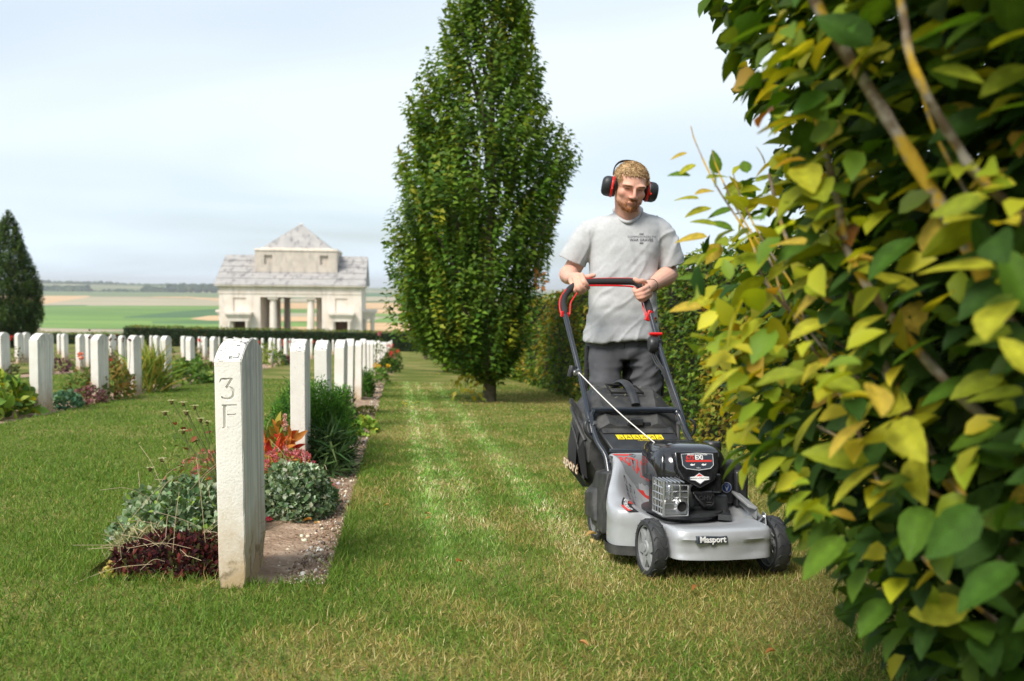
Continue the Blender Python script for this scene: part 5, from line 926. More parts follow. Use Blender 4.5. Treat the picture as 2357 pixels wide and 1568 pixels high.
# wheels
def wheel(x, y, r, w, side, rimm=GREYP):
    c = Vector((x, y, r)); t = MB(); pr = []; h = w / 2
    t.lathe([(r * .80, -h), (r * .93, -h * 1.02), (r * .985, -h * .82), (r, -h * .5), (r * 1.004, 0), (r, h * .5), (r * .985, h * .82), (r * .93, h * 1.02), (r * .80, h), (r * .78, h * .6), (r * .78, -h * .6), (r * .80, -h)], c, (1, 0, 0), 48, cap=False); wh = t.build('wheel', RUB, MOW, smooth=40)
    td = MB()
    for k in range(16):
        a0 = 2 * pi * k / 16; pts = []
        for j in range(13):
            u = -h * .93 + 2 * h * .93 * j / 12; a = a0 + .20 * sin(u / h * 3.0); rr = r * (1.006 - .03 * abs(u / h) ** 4); pts.append((c.x + u, c.y + cos(a) * rr, c.z + sin(a) * rr))
        td.tube(pts, .0019, 5)
    td.build('tread', RUB, wh, smooth=60)
    rm = MB(); rm.lathe([(r * .81, -h * .75), (r * .81, h * .95), (r * .74, h * .95), (r * .73, -h * .75), (r * .81, -h * .75)], c, (1, 0, 0), 40, cap=False)
    for k in range(6 if side < 0 else 5):
        a = 2 * pi * k / (6 if side < 0 else 5) + .3; R = Matrix.Rotation(a, 3, 'X'); wd = .026 if side < 0 else .012
        if side < 0: poly = [R @ Vector((0, sgn * ww, rr)) for sgn, ww, rr in ((-1, .020, r * .26), (-1, .010, r * .76), (1, .010, r * .76), (1, .020, r * .26))]; rm.prism([p + c + Vector((-h * .72, 0, 0)) for p in poly], (h * .5, 0, 0))
        else:
            rm.box(c + R @ Vector((0, 0, r * .5)), (h * 1.1, .006, r * .52), R=R); R2 = Matrix.Rotation(a + .5, 3, 'X'); rm.tube([c + R2 @ Vector((-h * .4, .02 * sin(q / 5 * pi), r * .30 + r * .2 * q / 5)) for q in range(6)], .0025, 5)
    if side > 0: rm.lathe([(0, -h * .05), (r * .76, -h * .05), (r * .76, h * .2), (0, h * .2)], c, (1, 0, 0), 32, cap=False)
    rm.build('rim', rimm, wh, smooth=35)
    hb = MB(); hb.lathe([(0, -h * .9), (r * .24, -h * .9), (r * .27, -h * .7), (r * .27, h * .7), (0, h * .7)], c, (1, 0, 0), 24, cap=False); hb.lathe([(0, -h * 1.05), (.012, -h * 1.05), (.012, -h * .8)], c, (1, 0, 0), 16, cap=False)
    if side > 0: [hb.lathe([(r * (.18 - .02 * q), -h * (.9 + .22 * q)), (r * (.18 - .02 * q), -h * (.9 + .22 * (q + 1)))], c, (1, 0, 0), 20) for q in range(4)]
    hb.build('hub', GREYP, wh, smooth=35); return wh
wheel(-.226, 0, .098, .050, -1); wheel(.232, .005, .098, .052, 1); wheel(-.235, .56, .10, .045, -1); wheel(.245, .56, .10, .045, 1)
mb = MB(); mb.box((.185, -.005, .095), (.05, .045, .04)); mb.box((-.185, .0, .098), (.04, .02, .02)); mb.build('axle_block', SILV, MOW, bevel=.004)
mb = MB(); mb.prism([(.196, -.07, .085), (.196, .03, .085), (.196, .04, .13), (.194, .02, .19), (.194, .005, .215), (.194, -.015, .21), (.196, -.02, .15)], (.005, 0, 0)); mb.build('height_bracket', ALU, MOW, bevel=.002); mb = MB(); mb.tube([(.19, -.01, .20), (.188, .03, .165), (.196, .02, .12)], .006, 8); mb.lathe([(.008, 0), (.008, .006)], (.201, -.045, .098), (1, 0, 0), 10); mb.build('height_linkage', ALU, MOW, smooth=40)
mb = MB(); mb.prism([(.175, .08, .215), (.205, .07, .205), (.215, .42, .275), (.175, .42, .285)], (0, 0, .012)); mb.prism([(.205, .075, .17), (.205, .42, .25), (.205, .42, .285), (.205, .075, .215)], (.008, 0, 0)); mb.build('side_guard', GREYP, MOW, bevel=.003)
# engine
mb = MB(); mb.lathe([(0, 0), (.125, 0), (.132, .008), (.132, .018), (.150, .020), (.150, .030), (.10, .036), (.10, .05), (0, .05)], (EC[0], EC[1], .168), (0, 0, 1), 40, cap=False); mb.prism([(.06, .08, .172), (.10, .06, .172), (.135, .14, .172), (.10, .2, .172)], (0, 0, .02)); mb.build('engine_base', BLK, MOW, smooth=35)
mb = MB(); mb.box((-.02, .235, .25), (.17, .24, .13)); mb.box((.075, .17, .22), (.09, .10, .07)); mb.lathe([(.035, 0), (.035, .035), (.02, .04)], (.10, .15, .165), n=16); mb.build('engine_block', BLK, MOW, bevel=.012, seg=3)
def sup(cx_, cy_, a, b, z, e=4.0, n=44, skew=0):
    out = []
    for k in range(n):
        t = 2 * pi * k / n; c_, s_ = cos(t), sin(t); x = abs(c_) ** (2 / e) * (1 if c_ > 0 else -1); y = abs(s_) ** (2 / e) * (1 if s_ > 0 else -1); out.append(Vector((cx_ + a * x, cy_ + b * y, z - skew * y * b)))
    return out
mb = MB(); mb.loft([sup(-.004, .262, .126, .140, .288), sup(-.004, .262, .133, .146, .292), sup(-.004, .262, .136, .150, .33), sup(-.004, .264, .135, .148, .370), sup(-.004, .270, .131, .141, .393), sup(-.004, .277, .123, .130, .411), sup(-.004, .284, .110, .114, .423), sup(-.004, .290, .09, .09, .430), sup(-.004, .295, .045, .045, .432)]); mb.build('engine_cover', GLOSS, MOW, smooth=42)
mb = MB()                                                   # raised flanks of the cover (side cheeks)
mb.loft([sup(-.122, .235, .022, .085, .310, 3), sup(-.122, .235, .024, .09, .35, 3), sup(-.118, .24, .024, .085, .39, 3), sup(-.11, .25, .018, .07, .412, 3), sup(-.10, .25, .01, .05, .420, 3)]); mb.build('cover_cheek', GLOSS, MOW, smooth=45)
# front shield, sloped
ptop = Vector((-.014, .120, .412)); pdn = Vector((0, -.034, -.105)).normalized(); pnr = Vector((0, -1, .33)).normalized()
def SH(u, v, d=0): return ptop + Vector((1, 0, 0)) * u + pdn * v + pnr * d
mb = MB(); mb.prism([SH(u, v, -.035) for u, v in ((-.085, -.002), (.085, -.002), (.083, .06), (.062, .10), (0, .132), (-.062, .10), (-.083, .06))], pnr * .041); mb.build('front_shield', GLOSS, MOW, bevel=.006, seg=3)
mb = MB(); mb.box((.018, .128, .298), (.135, .05, .075)); mb.build('front_cowl', GLOSS, MOW, bevel=.012, seg=3)
mb = MB(); mb.prism([SH(u, v, .0062) for u, v in ((-.064, .006), (0, .002), (.064, .006), (.062, .050), (.048, .064), (0, .070), (-.048, .064), (-.062, .050))], pnr * .0012); mb.build('label_plate', GREYD, MOW)
mb = MB(); ol = [SH(u, v, .008) for u, v in ((-.061, .009), (0, .005), (.061, .009), (.059, .049), (.046, .061), (0, .067), (-.046, .061), (-.059, .049))]; mb.tube(ol, .0009, 5, closed=True); mb.build('label_outline', WHT, MOW)
mb = MB(); mb.prism([SH(u, v, .0076) for u, v in ((-.048, .030), (.055, .030), (.055, .037), (-.044, .037))], pnr * .0004); mb.build('label_stripe', REDD, MOW)
def text_obj(name, body, size, fmap, m, parent, ext=0.0, align='CENTER', space=1.0, offset=0.0, shear=0, bold=0):
    cu = bpy.data.curves.new(name, 'FONT'); cu.body = body; cu.size = size; cu.extrude = ext; cu.align_x = align; cu.space_character = space; cu.offset = bold; cu.shear = shear; cu.resolution_u = 2
    o = bpy.data.objects.new(name, cu); COL.objects.link(o); dg = bpy.context.evaluated_depsgraph_get(); me = bpy.data.meshes.new_from_object(o.evaluated_get(dg)); bpy.data.objects.remove(o, do_unlink=True); bpy.data.curves.remove(cu)
    for v in me.vertices: v.co = fmap(v.co.x, v.co.y, v.co.z)
    me.materials.clear(); o = link_mesh(name, me, m, parent); return o
shm = lambda u0, v0, d=.0086: (lambda x, y, z: SH(u0 + x, v0 - y, d + z))
text_obj('label_text', '675', .022, shm(-.012, .028), REDD, MOW, align='RIGHT', bold=.0006); text_obj('label_text', 'EXi', .022, shm(-.010, .028), WHT, MOW, align='LEFT', bold=.0008); text_obj('label_text', 'BRIGGS & STRATTON', .0080, shm(0, .013), WHT, MOW, bold=.0002); text_obj('label_text', '163cc', .0075, shm(0, .061), WHT, MOW)
mb = MB()
for u in (-.022, .022): mb.prism([SH(u - .010, .048, .008), SH(u - .004, .043, .008), SH(u + .004, .046, .008), SH(u + .010, .042, .008), SH(u + .008, .049, .008), SH(u - .003, .051, .008)], pnr * .0003)
mb.build('label_symbols', WHT, MOW)
dia = [(-.036, .092), (-.018, .090), (0, .078), (.018, .090), (.036, .092), (.036, .102), (.018, .104), (0, .116), (-.018, .104), (-.036, .102)]
mb = MB(); mb.prism([SH(u * 1.14, .097 + (v - .097) * 1.2, .0062) for u, v in dia], pnr * .002); bd = mb.build('badge', GREYD, MOW); mb = MB(); mb.prism([SH(u, v, .0083) for u, v in dia], pnr * .0008); mb.build('badge_face', WHT, bd)
mb = MB(); mb.prism([SH(0, .080, .0093), SH(.013, .0895, .0093), SH(-.013, .0895, .0093)], pnr * .0003); mb.build('badge_triangle', REDD, bd); text_obj('badge_text', 'BRIGGS & STRATTON', .0074, shm(0, .0995, .0094), BLKP, bd, bold=.0002)
mb = MB()                                                   # cooling slots on the cover's top
for k in range(7): mb.box((-.004, .240 + k * .016, .4315 - .0012 * (k - 3) ** 2 * .3), (.11 - .012 * abs(k - 3), .005, .004))
mb.build('cooling_fins', BLK, MOW)
# air filter box, fuel cap
mb = MB(); mb.box((.150, .285, .285), (.085, .15, .165), taper=.9); mb.build('air_filter_box', BLK, MOW, bevel=.018, seg=4); mb = MB(); mb.box((.215, .29, .262), (.055, .17, .135)); mb.box((.20, .29, .335), (.075, .13, .05), taper=.75); mb.build('air_filter_cover', BLK, MOW, bevel=.012, seg=3)
mb = MB(); mb.lathe([(0, .03), (.034, .03), (.038, .024), (.038, 0), (.03, -.03), (.03, -.05)], (.192, .43, .385), n=20); mb.build('fuel_cap', BLK, MOW, smooth=40); mb = MB(); mb.box((.13, .42, .30), (.17, .15, .12)); mb.build('fuel_tank', BLK, MOW, bevel=.03, seg=4)
bc = Vector((.150, .206, .268)); mb = MB(); mb.lathe([(0, -.003), (.0195, -.003), (.0195, .002)], bc, (0, 1, 0), 28); bb = mb.build('round_badge', WHT, MOW); mb = MB(); mb.lathe([(0, -.0045), (.0172, -.0045), (.0172, .001)], bc, (0, 1, 0), 28); mb.build('badge_disc', BLUE, bb)
text_obj('badge_text', 'V', .022, lambda x, y, z: bc + Vector((x, -.0052, y - .012)), WHT, bb, bold=.001); text_obj('badge_text', 'STAGE', .0065, lambda x, y, z: bc + Vector((x, -.0052, y + .0075)), WHT, bb)
# rocker cover with cast letters, plug lead
rc = ML(1620, 1149, .085)
mb = MB(); mb.prism([rc + Vector((a, 0, b)) for a, b in ((-.046, .026), (.036, .030), (.050, .006), (.038, -.030), (.004, -.034), (-.032, .002))], (0, .05, 0)); mb.build('rocker_cover', GLOSS, MOW, bevel=.008, seg=3); text_obj('cast_letters', 'OHV', .024, lambda x, y, z: rc + Vector((x + .006, -.0012 - z, y - .004)), BLK, MOW, ext=.001)
mb = MB(); [mb.box(rc + Vector((.02, -.001, -.012 - .008 * q)), (.018, .003, .0018)) for q in range(2)]; mb.build('cast_bars', BLKS, MOW)
mb = MB(); mb.tube(catmull([rc + Vector((-.02, .02, .06)), rc + Vector((-.055, .0, .045)), rc + Vector((-.062, -.015, .01)), rc + Vector((-.05, -.005, -.02))], 5), [.006] * 8 + [.011] * 8, 8); mb.build('spark_plug_lead', RUB, MOW, smooth=50)
# muffler with guard
x0, x1, y0, y1, z0, z1 = -.168, -.078, .035, .135, .200, .320
mb = MB(); mb.box(((x0 + x1) / 2 + .008, (y0 + y1) / 2 + .012, (z0 + z1) / 2), (x1 - x0 - .026, y1 - y0 - .02, z1 - z0 - .028)); mf = mb.build('muffler', ALU, MOW, bevel=.012, seg=3)
mb = MB(); T = lambda pts, r=.0030: mb.tube(pts, r, 6)
fz = lambda x: z1 - .010 if x > x0 + .03 else z1
T([(x0, y0, z0), (x0, y0, z1), (x0, y1, z1), (x0, y1, z0), (x0, y0, z0)], .0052); T([(x0, y0, z0), (x1, y0, z0), (x1, y0, z1 - .014), (x0, y0, z1 - .008)], .0038)
for k in range(1, 5): T([(x0 - .001, y0, z0 + (z1 - z0) * k / 5), (x0 - .001, y1, z0 + (z1 - z0) * k / 5)])
for k in range(1, 4): T([(x0 - .001, y0 + (y1 - y0) * k / 4, z0), (x0 - .001, y0 + (y1 - y0) * k / 4, z1)])
for k in range(1, 5): T([(x0, y0 - .001, z0 + (z1 - .012 - z0) * k / 5), (x1, y0 - .001, z0 + (z1 - .012 - z0) * k / 5)])
for k in (.33, .66): T([(x0 + (x1 - x0) * k, y0 - .001, z0 + .05), (x0 + (x1 - x0) * k, y0 - .001, z1 - .01)])
for k in range(0, 6): T([(x0 + (x1 - x0) * k / 6, y0, z1 - .004), (x0 + (x1 - x0) * k / 6, y1 - .01, z1)])
mb.build('muffler_guard', ALU, MOW, smooth=50)
ex = Vector((-.103, .022, .232)); mb = MB(); mb.lathe([(.030, .03), (.027, .016), (.022, .004), (.0215, 0), (.0185, 0), (.018, .02)], ex, (0, 1, 0), 28, cap=False); mb.build('exhaust_pipe', ALU, MOW, smooth=50); mb = MB(); mb.lathe([(0, .008), (.0184, .008)], ex, (0, 1, 0), 20, cap=False); mb.build('exhaust_hole', DARK, MOW)
mb = MB(); mb.prism([(x0 + .052, y0 + .0, z0 + .052), (x1 - .004, y0, z0 + .052), (x1 - .004, y0, z1 - .04), (x0 + .052, y0, z1 - .04)], (0, .003, 0)); mb.prism([(x0 + .004, y0, z0 + .004), (x1 - .004, y0, z0 + .004), (x1 - .004, y0, z0 + .05), (x0 + .004, y0, z0 + .05)], (0, .003, 0)); mb.build('guard_plate', ALU, MOW)
# decals that lie on the deck
HD = lambda x, y, d=.0016: Vector((x, y, hdeck(x, y) + d))
def deck_patch(name, quad, m, n=10, d=.0012):
    a, b, c_, e = [Vector((*q, 0)) for q in quad]; vs = []; fs = []
    for i in range(n + 1):
        for j in range(n + 1): u, v = i / n, j / n; p = (a * (1 - u) + b * u) * (1 - v) + (e * (1 - u) + c_ * u) * v; vs.append(HD(p.x, p.y, d))
    for i in range(n):
        for j in range(n): k = i * (n + 1) + j; fs.append((k, k + n + 1, k + n + 2, k + 1))
    q = MB(); q.add(vs, fs); return q.build(name, m, MOW, smooth=60, recalc=False)
dq = [(-.215, .470), (-.05, .470), (-.085, .385), (-.190, .385)]
deck_patch('decal', dq, GRYD); deck_patch('decal_stripe', [(-.215, .470), (-.13, .470), (-.16, .454), (-.211, .456)], REDD, 6, .0018); deck_patch('decal_stripe', [(-.14, .385), (-.085, .385), (-.06, .412), (-.105, .398)], REDD, 6, .0018)
text_obj('decal_text', 'ROTARY', .036, lambda x, y, z: HD(-.200 + x * .95, .414 + y * 1.1 + x * .05, .0024), REDD, MOW, align='LEFT', bold=.0012)
mb = MB(); ring = [HD(-.135 + .012 * cos(a), .460 + .010 * sin(a), .0026) for a in np.linspace(0, 2 * pi, 17)[:-1]]; mb.tube(ring, .0009, 4, closed=True); mb.build('decal_ring', BLKP, MOW); text_obj('decal_text', 'M', .013, lambda x, y, z: HD(-.135 + x, .456 + y, .0026), BLKP, MOW)
for i, w_ in enumerate(('24.46', 'VILLERS.B', 'C.W.G.C')): text_obj('marker_writing', w_, .019 if i != 1 else .018, (lambda k: lambda x, y, z: HD(-.158 - k * .022 + y * .9 + x * -.05, .372 - x * 1.15, .0022))(i), BLKP, MOW, align='LEFT', space=1.1, shear=.2, bold=.0003)
def side_strip(name, m, s0_, s1_, w0, w1, d, n=14):
    q = MB(); P_ = lambda t: Vector((-.243 - .035 * sin(t * 2.2), .235 - .14 * t, 0)); rows = []
    for w in (w0, w1): rows.append([HD(P_(s0_ + (s1_ - s0_) * i / n).x + w, P_(s0_ + (s1_ - s0_) * i / n).y, d) for i in range(n + 1)])
    q.loft(rows, cap=False, close=False); return q.build(name, m, MOW, smooth=60, recalc=False)
side_strip('side_decal', BLKP, 0, 1, -.004, .034, .0016); side_strip('decal_stripe', REDD, 0, .35, .022, .038, .0022); side_strip('decal_stripe', REDD, .55, 1, -.008, .006, .0022)
text_obj('decal_text', 'SELF PROPELLED', .0175, lambda x, y, z: HD(-.243 - .035 * sin((x + .075) / .15 * 2.2) + .004 + y * 1.2, .235 - .14 * (x + .075) / .15, .0028), WHT, MOW, bold=.0005, shear=.2)
# name plate at the front
fy = -.1405
npx = Vector((-.062, fy, .150)); mb = MB(); mb.prism([npx + Vector((a, .001, b)) for a, b in ((-.054, -.011), (-.054, .012), (-.02, .013), (.03, .011), (.052, .013), (.054, -.009), (.015, -.010), (.010, -.016), (-.005, -.016), (-.010, -.010))], (0, .022, 0)); mb.build('name_plate', GREYD, MOW)
def nm(x, y, z): return npx + Vector((x, -.0008 - z - .0, y - .0065))
text_obj('name_plate_text', 'Masport', .0285, nm, WHT, MOW, ext=.0012, bold=.0007, space=.98)
# rear flap with its warning stickers
A_ = Vector((-.236, .625, .458)); B_ = Vector((.098, .625, .458)); Cc = Vector((.108, .505, .378)); Dd = Vector((-.205, .505, .378)); fn_ = (B_ - A_).cross(Dd - A_).normalized(); fn_ = fn_ if fn_.z > 0 else -fn_
FP = lambda u, v, d=0: (A_ * (1 - u) + B_ * u) * (1 - v) + (Dd * (1 - u) + Cc * u) * v + fn_ * d
mb = MB(); mb.prism([FP(0, 0), FP(1, 0), FP(1, 1), FP(0, 1)], fn_ * -.02); mb.build('rear_flap', BLK, MOW, bevel=.006); mb = MB(); mb.box(FP(.54, .02, .012), (.105, .022, .022)); mb.box(FP(.5, -.04, .02), (.06, .05, .03)); mb.build('flap_handle', BLK, MOW, bevel=.004)
mb = MB(); mb.box((-.05, .50, .372), (.335, .018, .014)); mb.build('flap_hinge', GREYD, MOW, bevel=.003); mb = MB(); mb.prism([FP(.04, .10, .001), FP(.95, .10, .001), FP(.97, .34, .001), FP(.02, .34, .001)], fn_ * .004); mb.build('flap_panel', BLKS, MOW, bevel=.003)
for k in range(6):
    u0 = .17 + k * .105; mb = MB(); mb.prism([FP(u0, .40, .0012), FP(u0 + .092, .40, .0012), FP(u0 + .092, .60, .0012), FP(u0, .60, .0012)], fn_ * .0006); st = mb.build('warning_sticker', YEL, MOW); mb = MB(); r_2 = random.Random(k)
    mb.tube([FP(u0 + .02, .57, .0022), FP(u0 + .046, .44, .0022), FP(u0 + .072, .57, .0022)], .0012, 4, closed=(k in (0, 5))); mb.tube([FP(u0 + .025 + .02 * r_2.random(), .53, .0024), FP(u0 + .07, .47 + .06 * r_2.random(), .0024)], .0011, 4); mb.build('pictogram', BLKP, st)
text_obj('sticker_text', 'CAUTION', .011, lambda x, y, z: FP(.50 + x / .33, .67 - y / .14, .0016), YEL, MOW)
# grass catcher
xc = -.078
XC = lambda y: xc + max(0, y - .70) * .22
def csec(y, top, w, bot, sh=.06, fc=.03): return [Vector((XC(y) + a, y, b)) for a, b in ((-w * .62, bot), (-w * .98, bot + .12), (-w * 1.02, top - .16), (-w * .99, top - sh), (-w * .78, top - fc), (-w * .55, top + .002), (-w * .38, top - .010), (w * .38, top - .010), (w * .55, top + .002), (w * .78, top - fc), (w * .99, top - sh), (w * 1.02, top - .16), (w * .98, bot + .12), (w * .62, bot))]
mb = MB(); secs = [csec(.605, .47, .19, .20, .08, .02), csec(.63, .50, .205, .19, .08), csec(.69, .56, .222, .175, .09, .04), csec(.76, .600, .230, .165, .095, .045), csec(.85, .615, .228, .16, .095, .045), csec(.95, .608, .215, .17, .09), csec(1.02, .575, .20, .21, .09), csec(1.07, .52, .18, .28, .07), csec(1.09, .46, .15, .33, .05)]; mb.loft(secs); mb.build('grass_catcher', BLKS, MOW, smooth=22, bevel=.004)
mb = MB()                                                   # fabric side panels
for sgn in (-1, 1):
    mb = MB(); rows = [[Vector((XC(y) + sgn * w * k, y, z)) for z, w in ((bot + .02, .185), (bot + .10, .250), (.36, .248), (.43, .238))] for y, bot, k in ((.66, .18, .93), (.76, .165, .995), (.86, .165, .99), (.95, .18, .94), (1.02, .22, .88))]
    mb.loft(rows, cap=False, close=False); mb.build('fabric_side', BAG, MOW, smooth=60)
for sgn in (-1, 1): mb = MB(); mb.tube(catmull([(XC(.62) + sgn * .205, .62, .40), (XC(.68) + sgn * .225, .68, .47), (XC(.76) + sgn * .234, .76, .505), (XC(.88) + sgn * .228, .88, .52), (XC(.98) + sgn * .208, .98, .51)], 5), .009, 8, flat=.7); mb.tube(catmull([(XC(.63) + sgn * .205, .63, .24), (XC(.68) + sgn * .228, .68, .40), (XC(.78) + sgn * .236, .78, .45), (XC(.95) + sgn * .218, .95, .45)], 5), .007, 8, flat=.7); mb.build('catcher_rim', BLKS, MOW, smooth=50)
mb = MB()
for k in range(15): t = k / 14; mb.box((xc - .218 - .010 * sin(t * 2) + t * .03, .66 + t * .22, .500 + .045 * sin(t * 1.7)), (.012, .006, .022))
mb.build('catcher_ribs', BLKS, MOW); mb = MB(); rows = []
for y, z_, xo in ((.615, .40, -.205), (.63, .36, -.222), (.60, .27, -.215), (.57, .25, -.20)): rows.append((xc + xo - .012, y, z_))
mb.prism(rows, (.004, 0, 0)); mp_ = mb.build('vent_mesh', DARK, MOW)
mb = MB(); mb.tube(catmull([(xc + .03, .96, .608), (xc + .032, .88, .632), (xc + .03, .80, .630), (xc + .03, .73, .600), (xc + .03, .67, .545)], 5), .021, 10, flat=.55); mb.build('catcher_handle', BLK, MOW, smooth=50); mb = MB(); mb.tube([(xc - .055, .80, .616), (xc - .06, .73, .592), (xc + .085, .73, .592), (xc + .075, .80, .616), (xc + .06, .86, .62), (xc - .045, .86, .62)], .005, 6, closed=True); mb.build('handle_recess', DARK, MOW, smooth=50)
ta, tb = ML(1301, 1048, .80) + Vector((-.004, 0, 0)), ML(1341, 1080, .655) + Vector((-.006, 0, 0)); td_ = (tb - ta).normalized(); tu_ = (Vector((-.10, .35, .93)) - td_ * td_.dot(Vector((-.10, .35, .93)))).normalized(); to_ = td_.cross(tu_); to_ = to_ if to_.x < 0 else -to_
text_obj('catcher_lettering', 'sport', .058, lambda x, y, z: tb + td_ * x + tu_ * (y - .02) + to_ * .019, CREAM, MOW, align='RIGHT', bold=.0015); text_obj('lettering_outline', 'sport', .058, lambda x, y, z: tb + td_ * x + tu_ * (y - .02) + to_ * .0175, mat('brown_print', (.22, .12, .06), .7), MOW, align='RIGHT', bold=.005)
# left rear wheel housing
mb = MB(); mb.loft([[(-.268, .56, .07), (-.268, .575, .22), (-.262, .54, .285), (-.270, .36, .305), (-.288, .345, .24), (-.290, .35, .07)], [(-.215, .56, .07), (-.215, .575, .22), (-.215, .54, .295), (-.22, .36, .31), (-.22, .345, .24), (-.22, .35, .07)]]); mb.loft([[(-.285, .60, .10), (-.285, .61, .19), (-.288, .50, .21), (-.292, .46, .10)], [(-.25, .60, .08), (-.25, .61, .23), (-.25, .47, .24), (-.25, .44, .08)]]); mb.build('rear_wheel_cover', BLKS, MOW, bevel=.006)
mb = MB(); mb.loft([[(.21, .56, .07), (.21, .58, .22), (.21, .50, .30), (.21, .36, .25), (.21, .36, .07)], [(.285, .56, .07), (.285, .58, .22), (.28, .50, .29), (.285, .36, .24), (.285, .36, .07)]]); mb.build('rear_wheel_cover', BLKS, MOW, bevel=.006)
# handle tubes
lf = [ML(1401, 1088, .445), ML(1394, 1050, .485), ML(1377, 1022, .53), ML(1366, 993, .575), ML(1360.5, 962, .62), ML(1366, 948, .635), ML(1378, 944.5, .64)]; rf_ = [ML(1545, 944.5, .64), ML(1557, 949, .635), ML(1566, 962, .62), ML(1581, 1000, .56), ML(1597, 1030, .50), ML(1604, 1075, .45)]
mb = MB(); mb.tube(catmull(lf + rf_, 4), .0125, 12); mb.build('lower_handle', TUBE, MOW, smooth=60)
ul = [ML(1364, 999, .57), ML(1353, 953, .63), ML(1347, 919, .69), ML(1335, 863, .78), ML(1317, 790, .885), ML(1301, 726, .99)]; ur = [ML(1497, 722, .99), ML(1512, 777, .91), ML(1537, 858, .78), ML(1560, 925, .68), ML(1572, 965, .62), ML(1583, 1000, .57)]
G = [(1299, 716, 1.01), (1295.5, 699, 1.04), (1299, 683, 1.07), (1310, 668, 1.09), (1326, 656.5, 1.10), (1349, 650, 1.105), (1400, 648.5, 1.105), (1450, 648.5, 1.105), (1464, 651, 1.10), (1475, 662, 1.09), (1485, 684, 1.06), (1495, 714, 1.01)]
gp = [ML(*g) for g in G]; full = catmull([ul[-1]] + gp + [ur[0]], 4)
for nm_, a_ in (('upper_handle', catmull(ul, 4)), ('upper_handle', catmull(ur, 4))): mb = MB(); mb.tube(a_, .0118, 12); mb.build(nm_, TUBE, MOW, smooth=60)
mb = MB(); mb.tube(full, [.0122] * 2 + [.0165] * (len(full) - 4) + [.0122] * 2, 14); mb.build('foam_grip', FOAM, MOW, smooth=60)
BL = [(1290.5, 722, 1.0), (1288, 700, 1.03), (1292, 682, 1.06), (1304, 666, 1.08)]; BL2 = [(1308.5, 728, 1.0), (1311.5, 722, 1.0), (1313, 700, 1.03), (1319, 688, 1.05), (1328, 675, 1.07)]; BR = [(1352, 657.5, 1.085), (1400, 657.5, 1.085), (1445, 659, 1.085), (1460, 662, 1.08), (1470, 670, 1.07), (1476, 690, 1.05), (1481, 708, 1.02), (1487, 728, 1.0), (1494, 731, .99)]; BT = [(1349, 642.2, 1.115), (1400, 640.8, 1.115), (1450, 641, 1.115), (1463, 644, 1.11)]
for q_, r_3 in ((BL, .0038), (BL2, .0038), (BR, .0040), (BT, .0030)): mb = MB(); mb.tube(catmull([ML(*g) for g in q_], 5), r_3, 8); mb.build('red_lever', REDP, MOW, smooth=60)
mb = MB(); c1 = ML(1293.5, 723, .995); mb.box(c1, (.012, .02, .026)); mb.box(ML(1307, 725, .995), (.010, .015, .02)); mb.tube([c1, ML(1307, 725, .995)], .004, 6); mb.build('lever_bracket', REDP, MOW, bevel=.003); mb = MB(); c2_ = ML(1493, 727, .99); mb.box(c2_, (.022, .022, .05), R=Matrix.Rotation(.35, 3, 'Y')); mb.box(ML(1500, 735, .985), (.03, .012, .018)); mb.build('lever_bracket', REDP, MOW, bevel=.003)
mb = MB(); tc_ = ML(1503, 793, .895); mb.lathe([(0, -.02), (.034, -.02), (.038, -.012), (.038, .012), (.034, .02), (0, .02)], tc_, (1, -.15, 0), 20, cap=False); mb.box(tc_ + Vector((.022, .0, .0)), (.03, .04, .05)); mb.build('throttle_box', BLK, MOW, bevel=.003); mb = MB(); mb.tube([ML(1495, 769, .885), ML(1523.5, 769, .885)], .0078, 10); mb.prism([ML(1502, 771, .885), ML(1517, 771, .885), ML(1510, 783, .89), ML(1503, 783, .89)], (0, .01, 0)); mb.build('throttle_lever', REDP, MOW, smooth=50)
mb = MB(); pc = ML(1327, 857, .79); mb.lathe([(.010, -.012), (.015, -.010), (.009, -.002), (.009, .004), (.015, .012), (.010, .014)], pc, (.5, -1, .1), 18); mb.build('rope_guide', ALU, MOW, smooth=50); mb = MB(); mb.tube([ML(1318, 842, .80), ML(1315.5, 852, .80), ML(1311, 868, .80)], [.013, .0135, .012], 10); mb.box(ML(1321, 848, .80), (.02, .02, .02)); mb.build('starter_grip', BLK, MOW, smooth=50, bevel=.002)
r0_ = pc + Vector((.006, -.014, 0)); r1_ = ML(1509, 1021, .30); mb = MB(); mb.tube([r0_ * (1 - t) + r1_ * t + Vector((0, 0, -.012 * sin(pi * t))) for t in np.linspace(0, 1, 14)], .0024, 6); mb.build('starter_rope', ROPE, MOW, smooth=60)
for k in range(3):
    off_ = Vector((-.014 + .008 * k, -.012 + .003 * k, 0)); mb = MB(); mb.tube(catmull([ML(1499 + 3 * k, 812, .90) + off_ * .3, ML(1514 + 2 * k, 838, .82) + off_, ML(1530, 858, .78) + off_, ML(1553, 925, .68) + off_, ML(1570, 975, .60) + off_, ML(1588, 1010, .53) + off_ * 1.5, ML(1615 + 6 * k, 1040, .40)], 5), .0032, 6); mb.build('control_cable', RUB, MOW, smooth=60)
for x_, y_, b_ in ((1529, 857, .78), (1571, 973, .61)): mb = MB(); q_ = ML(x_, y_, b_); mb.lathe([(.0165, 0), (.0165, .006)], q_ + Vector((.004, 0, -.004)), (-.1, .45, -.9), 12); mb.build('cable_tie', BLK, MOW)
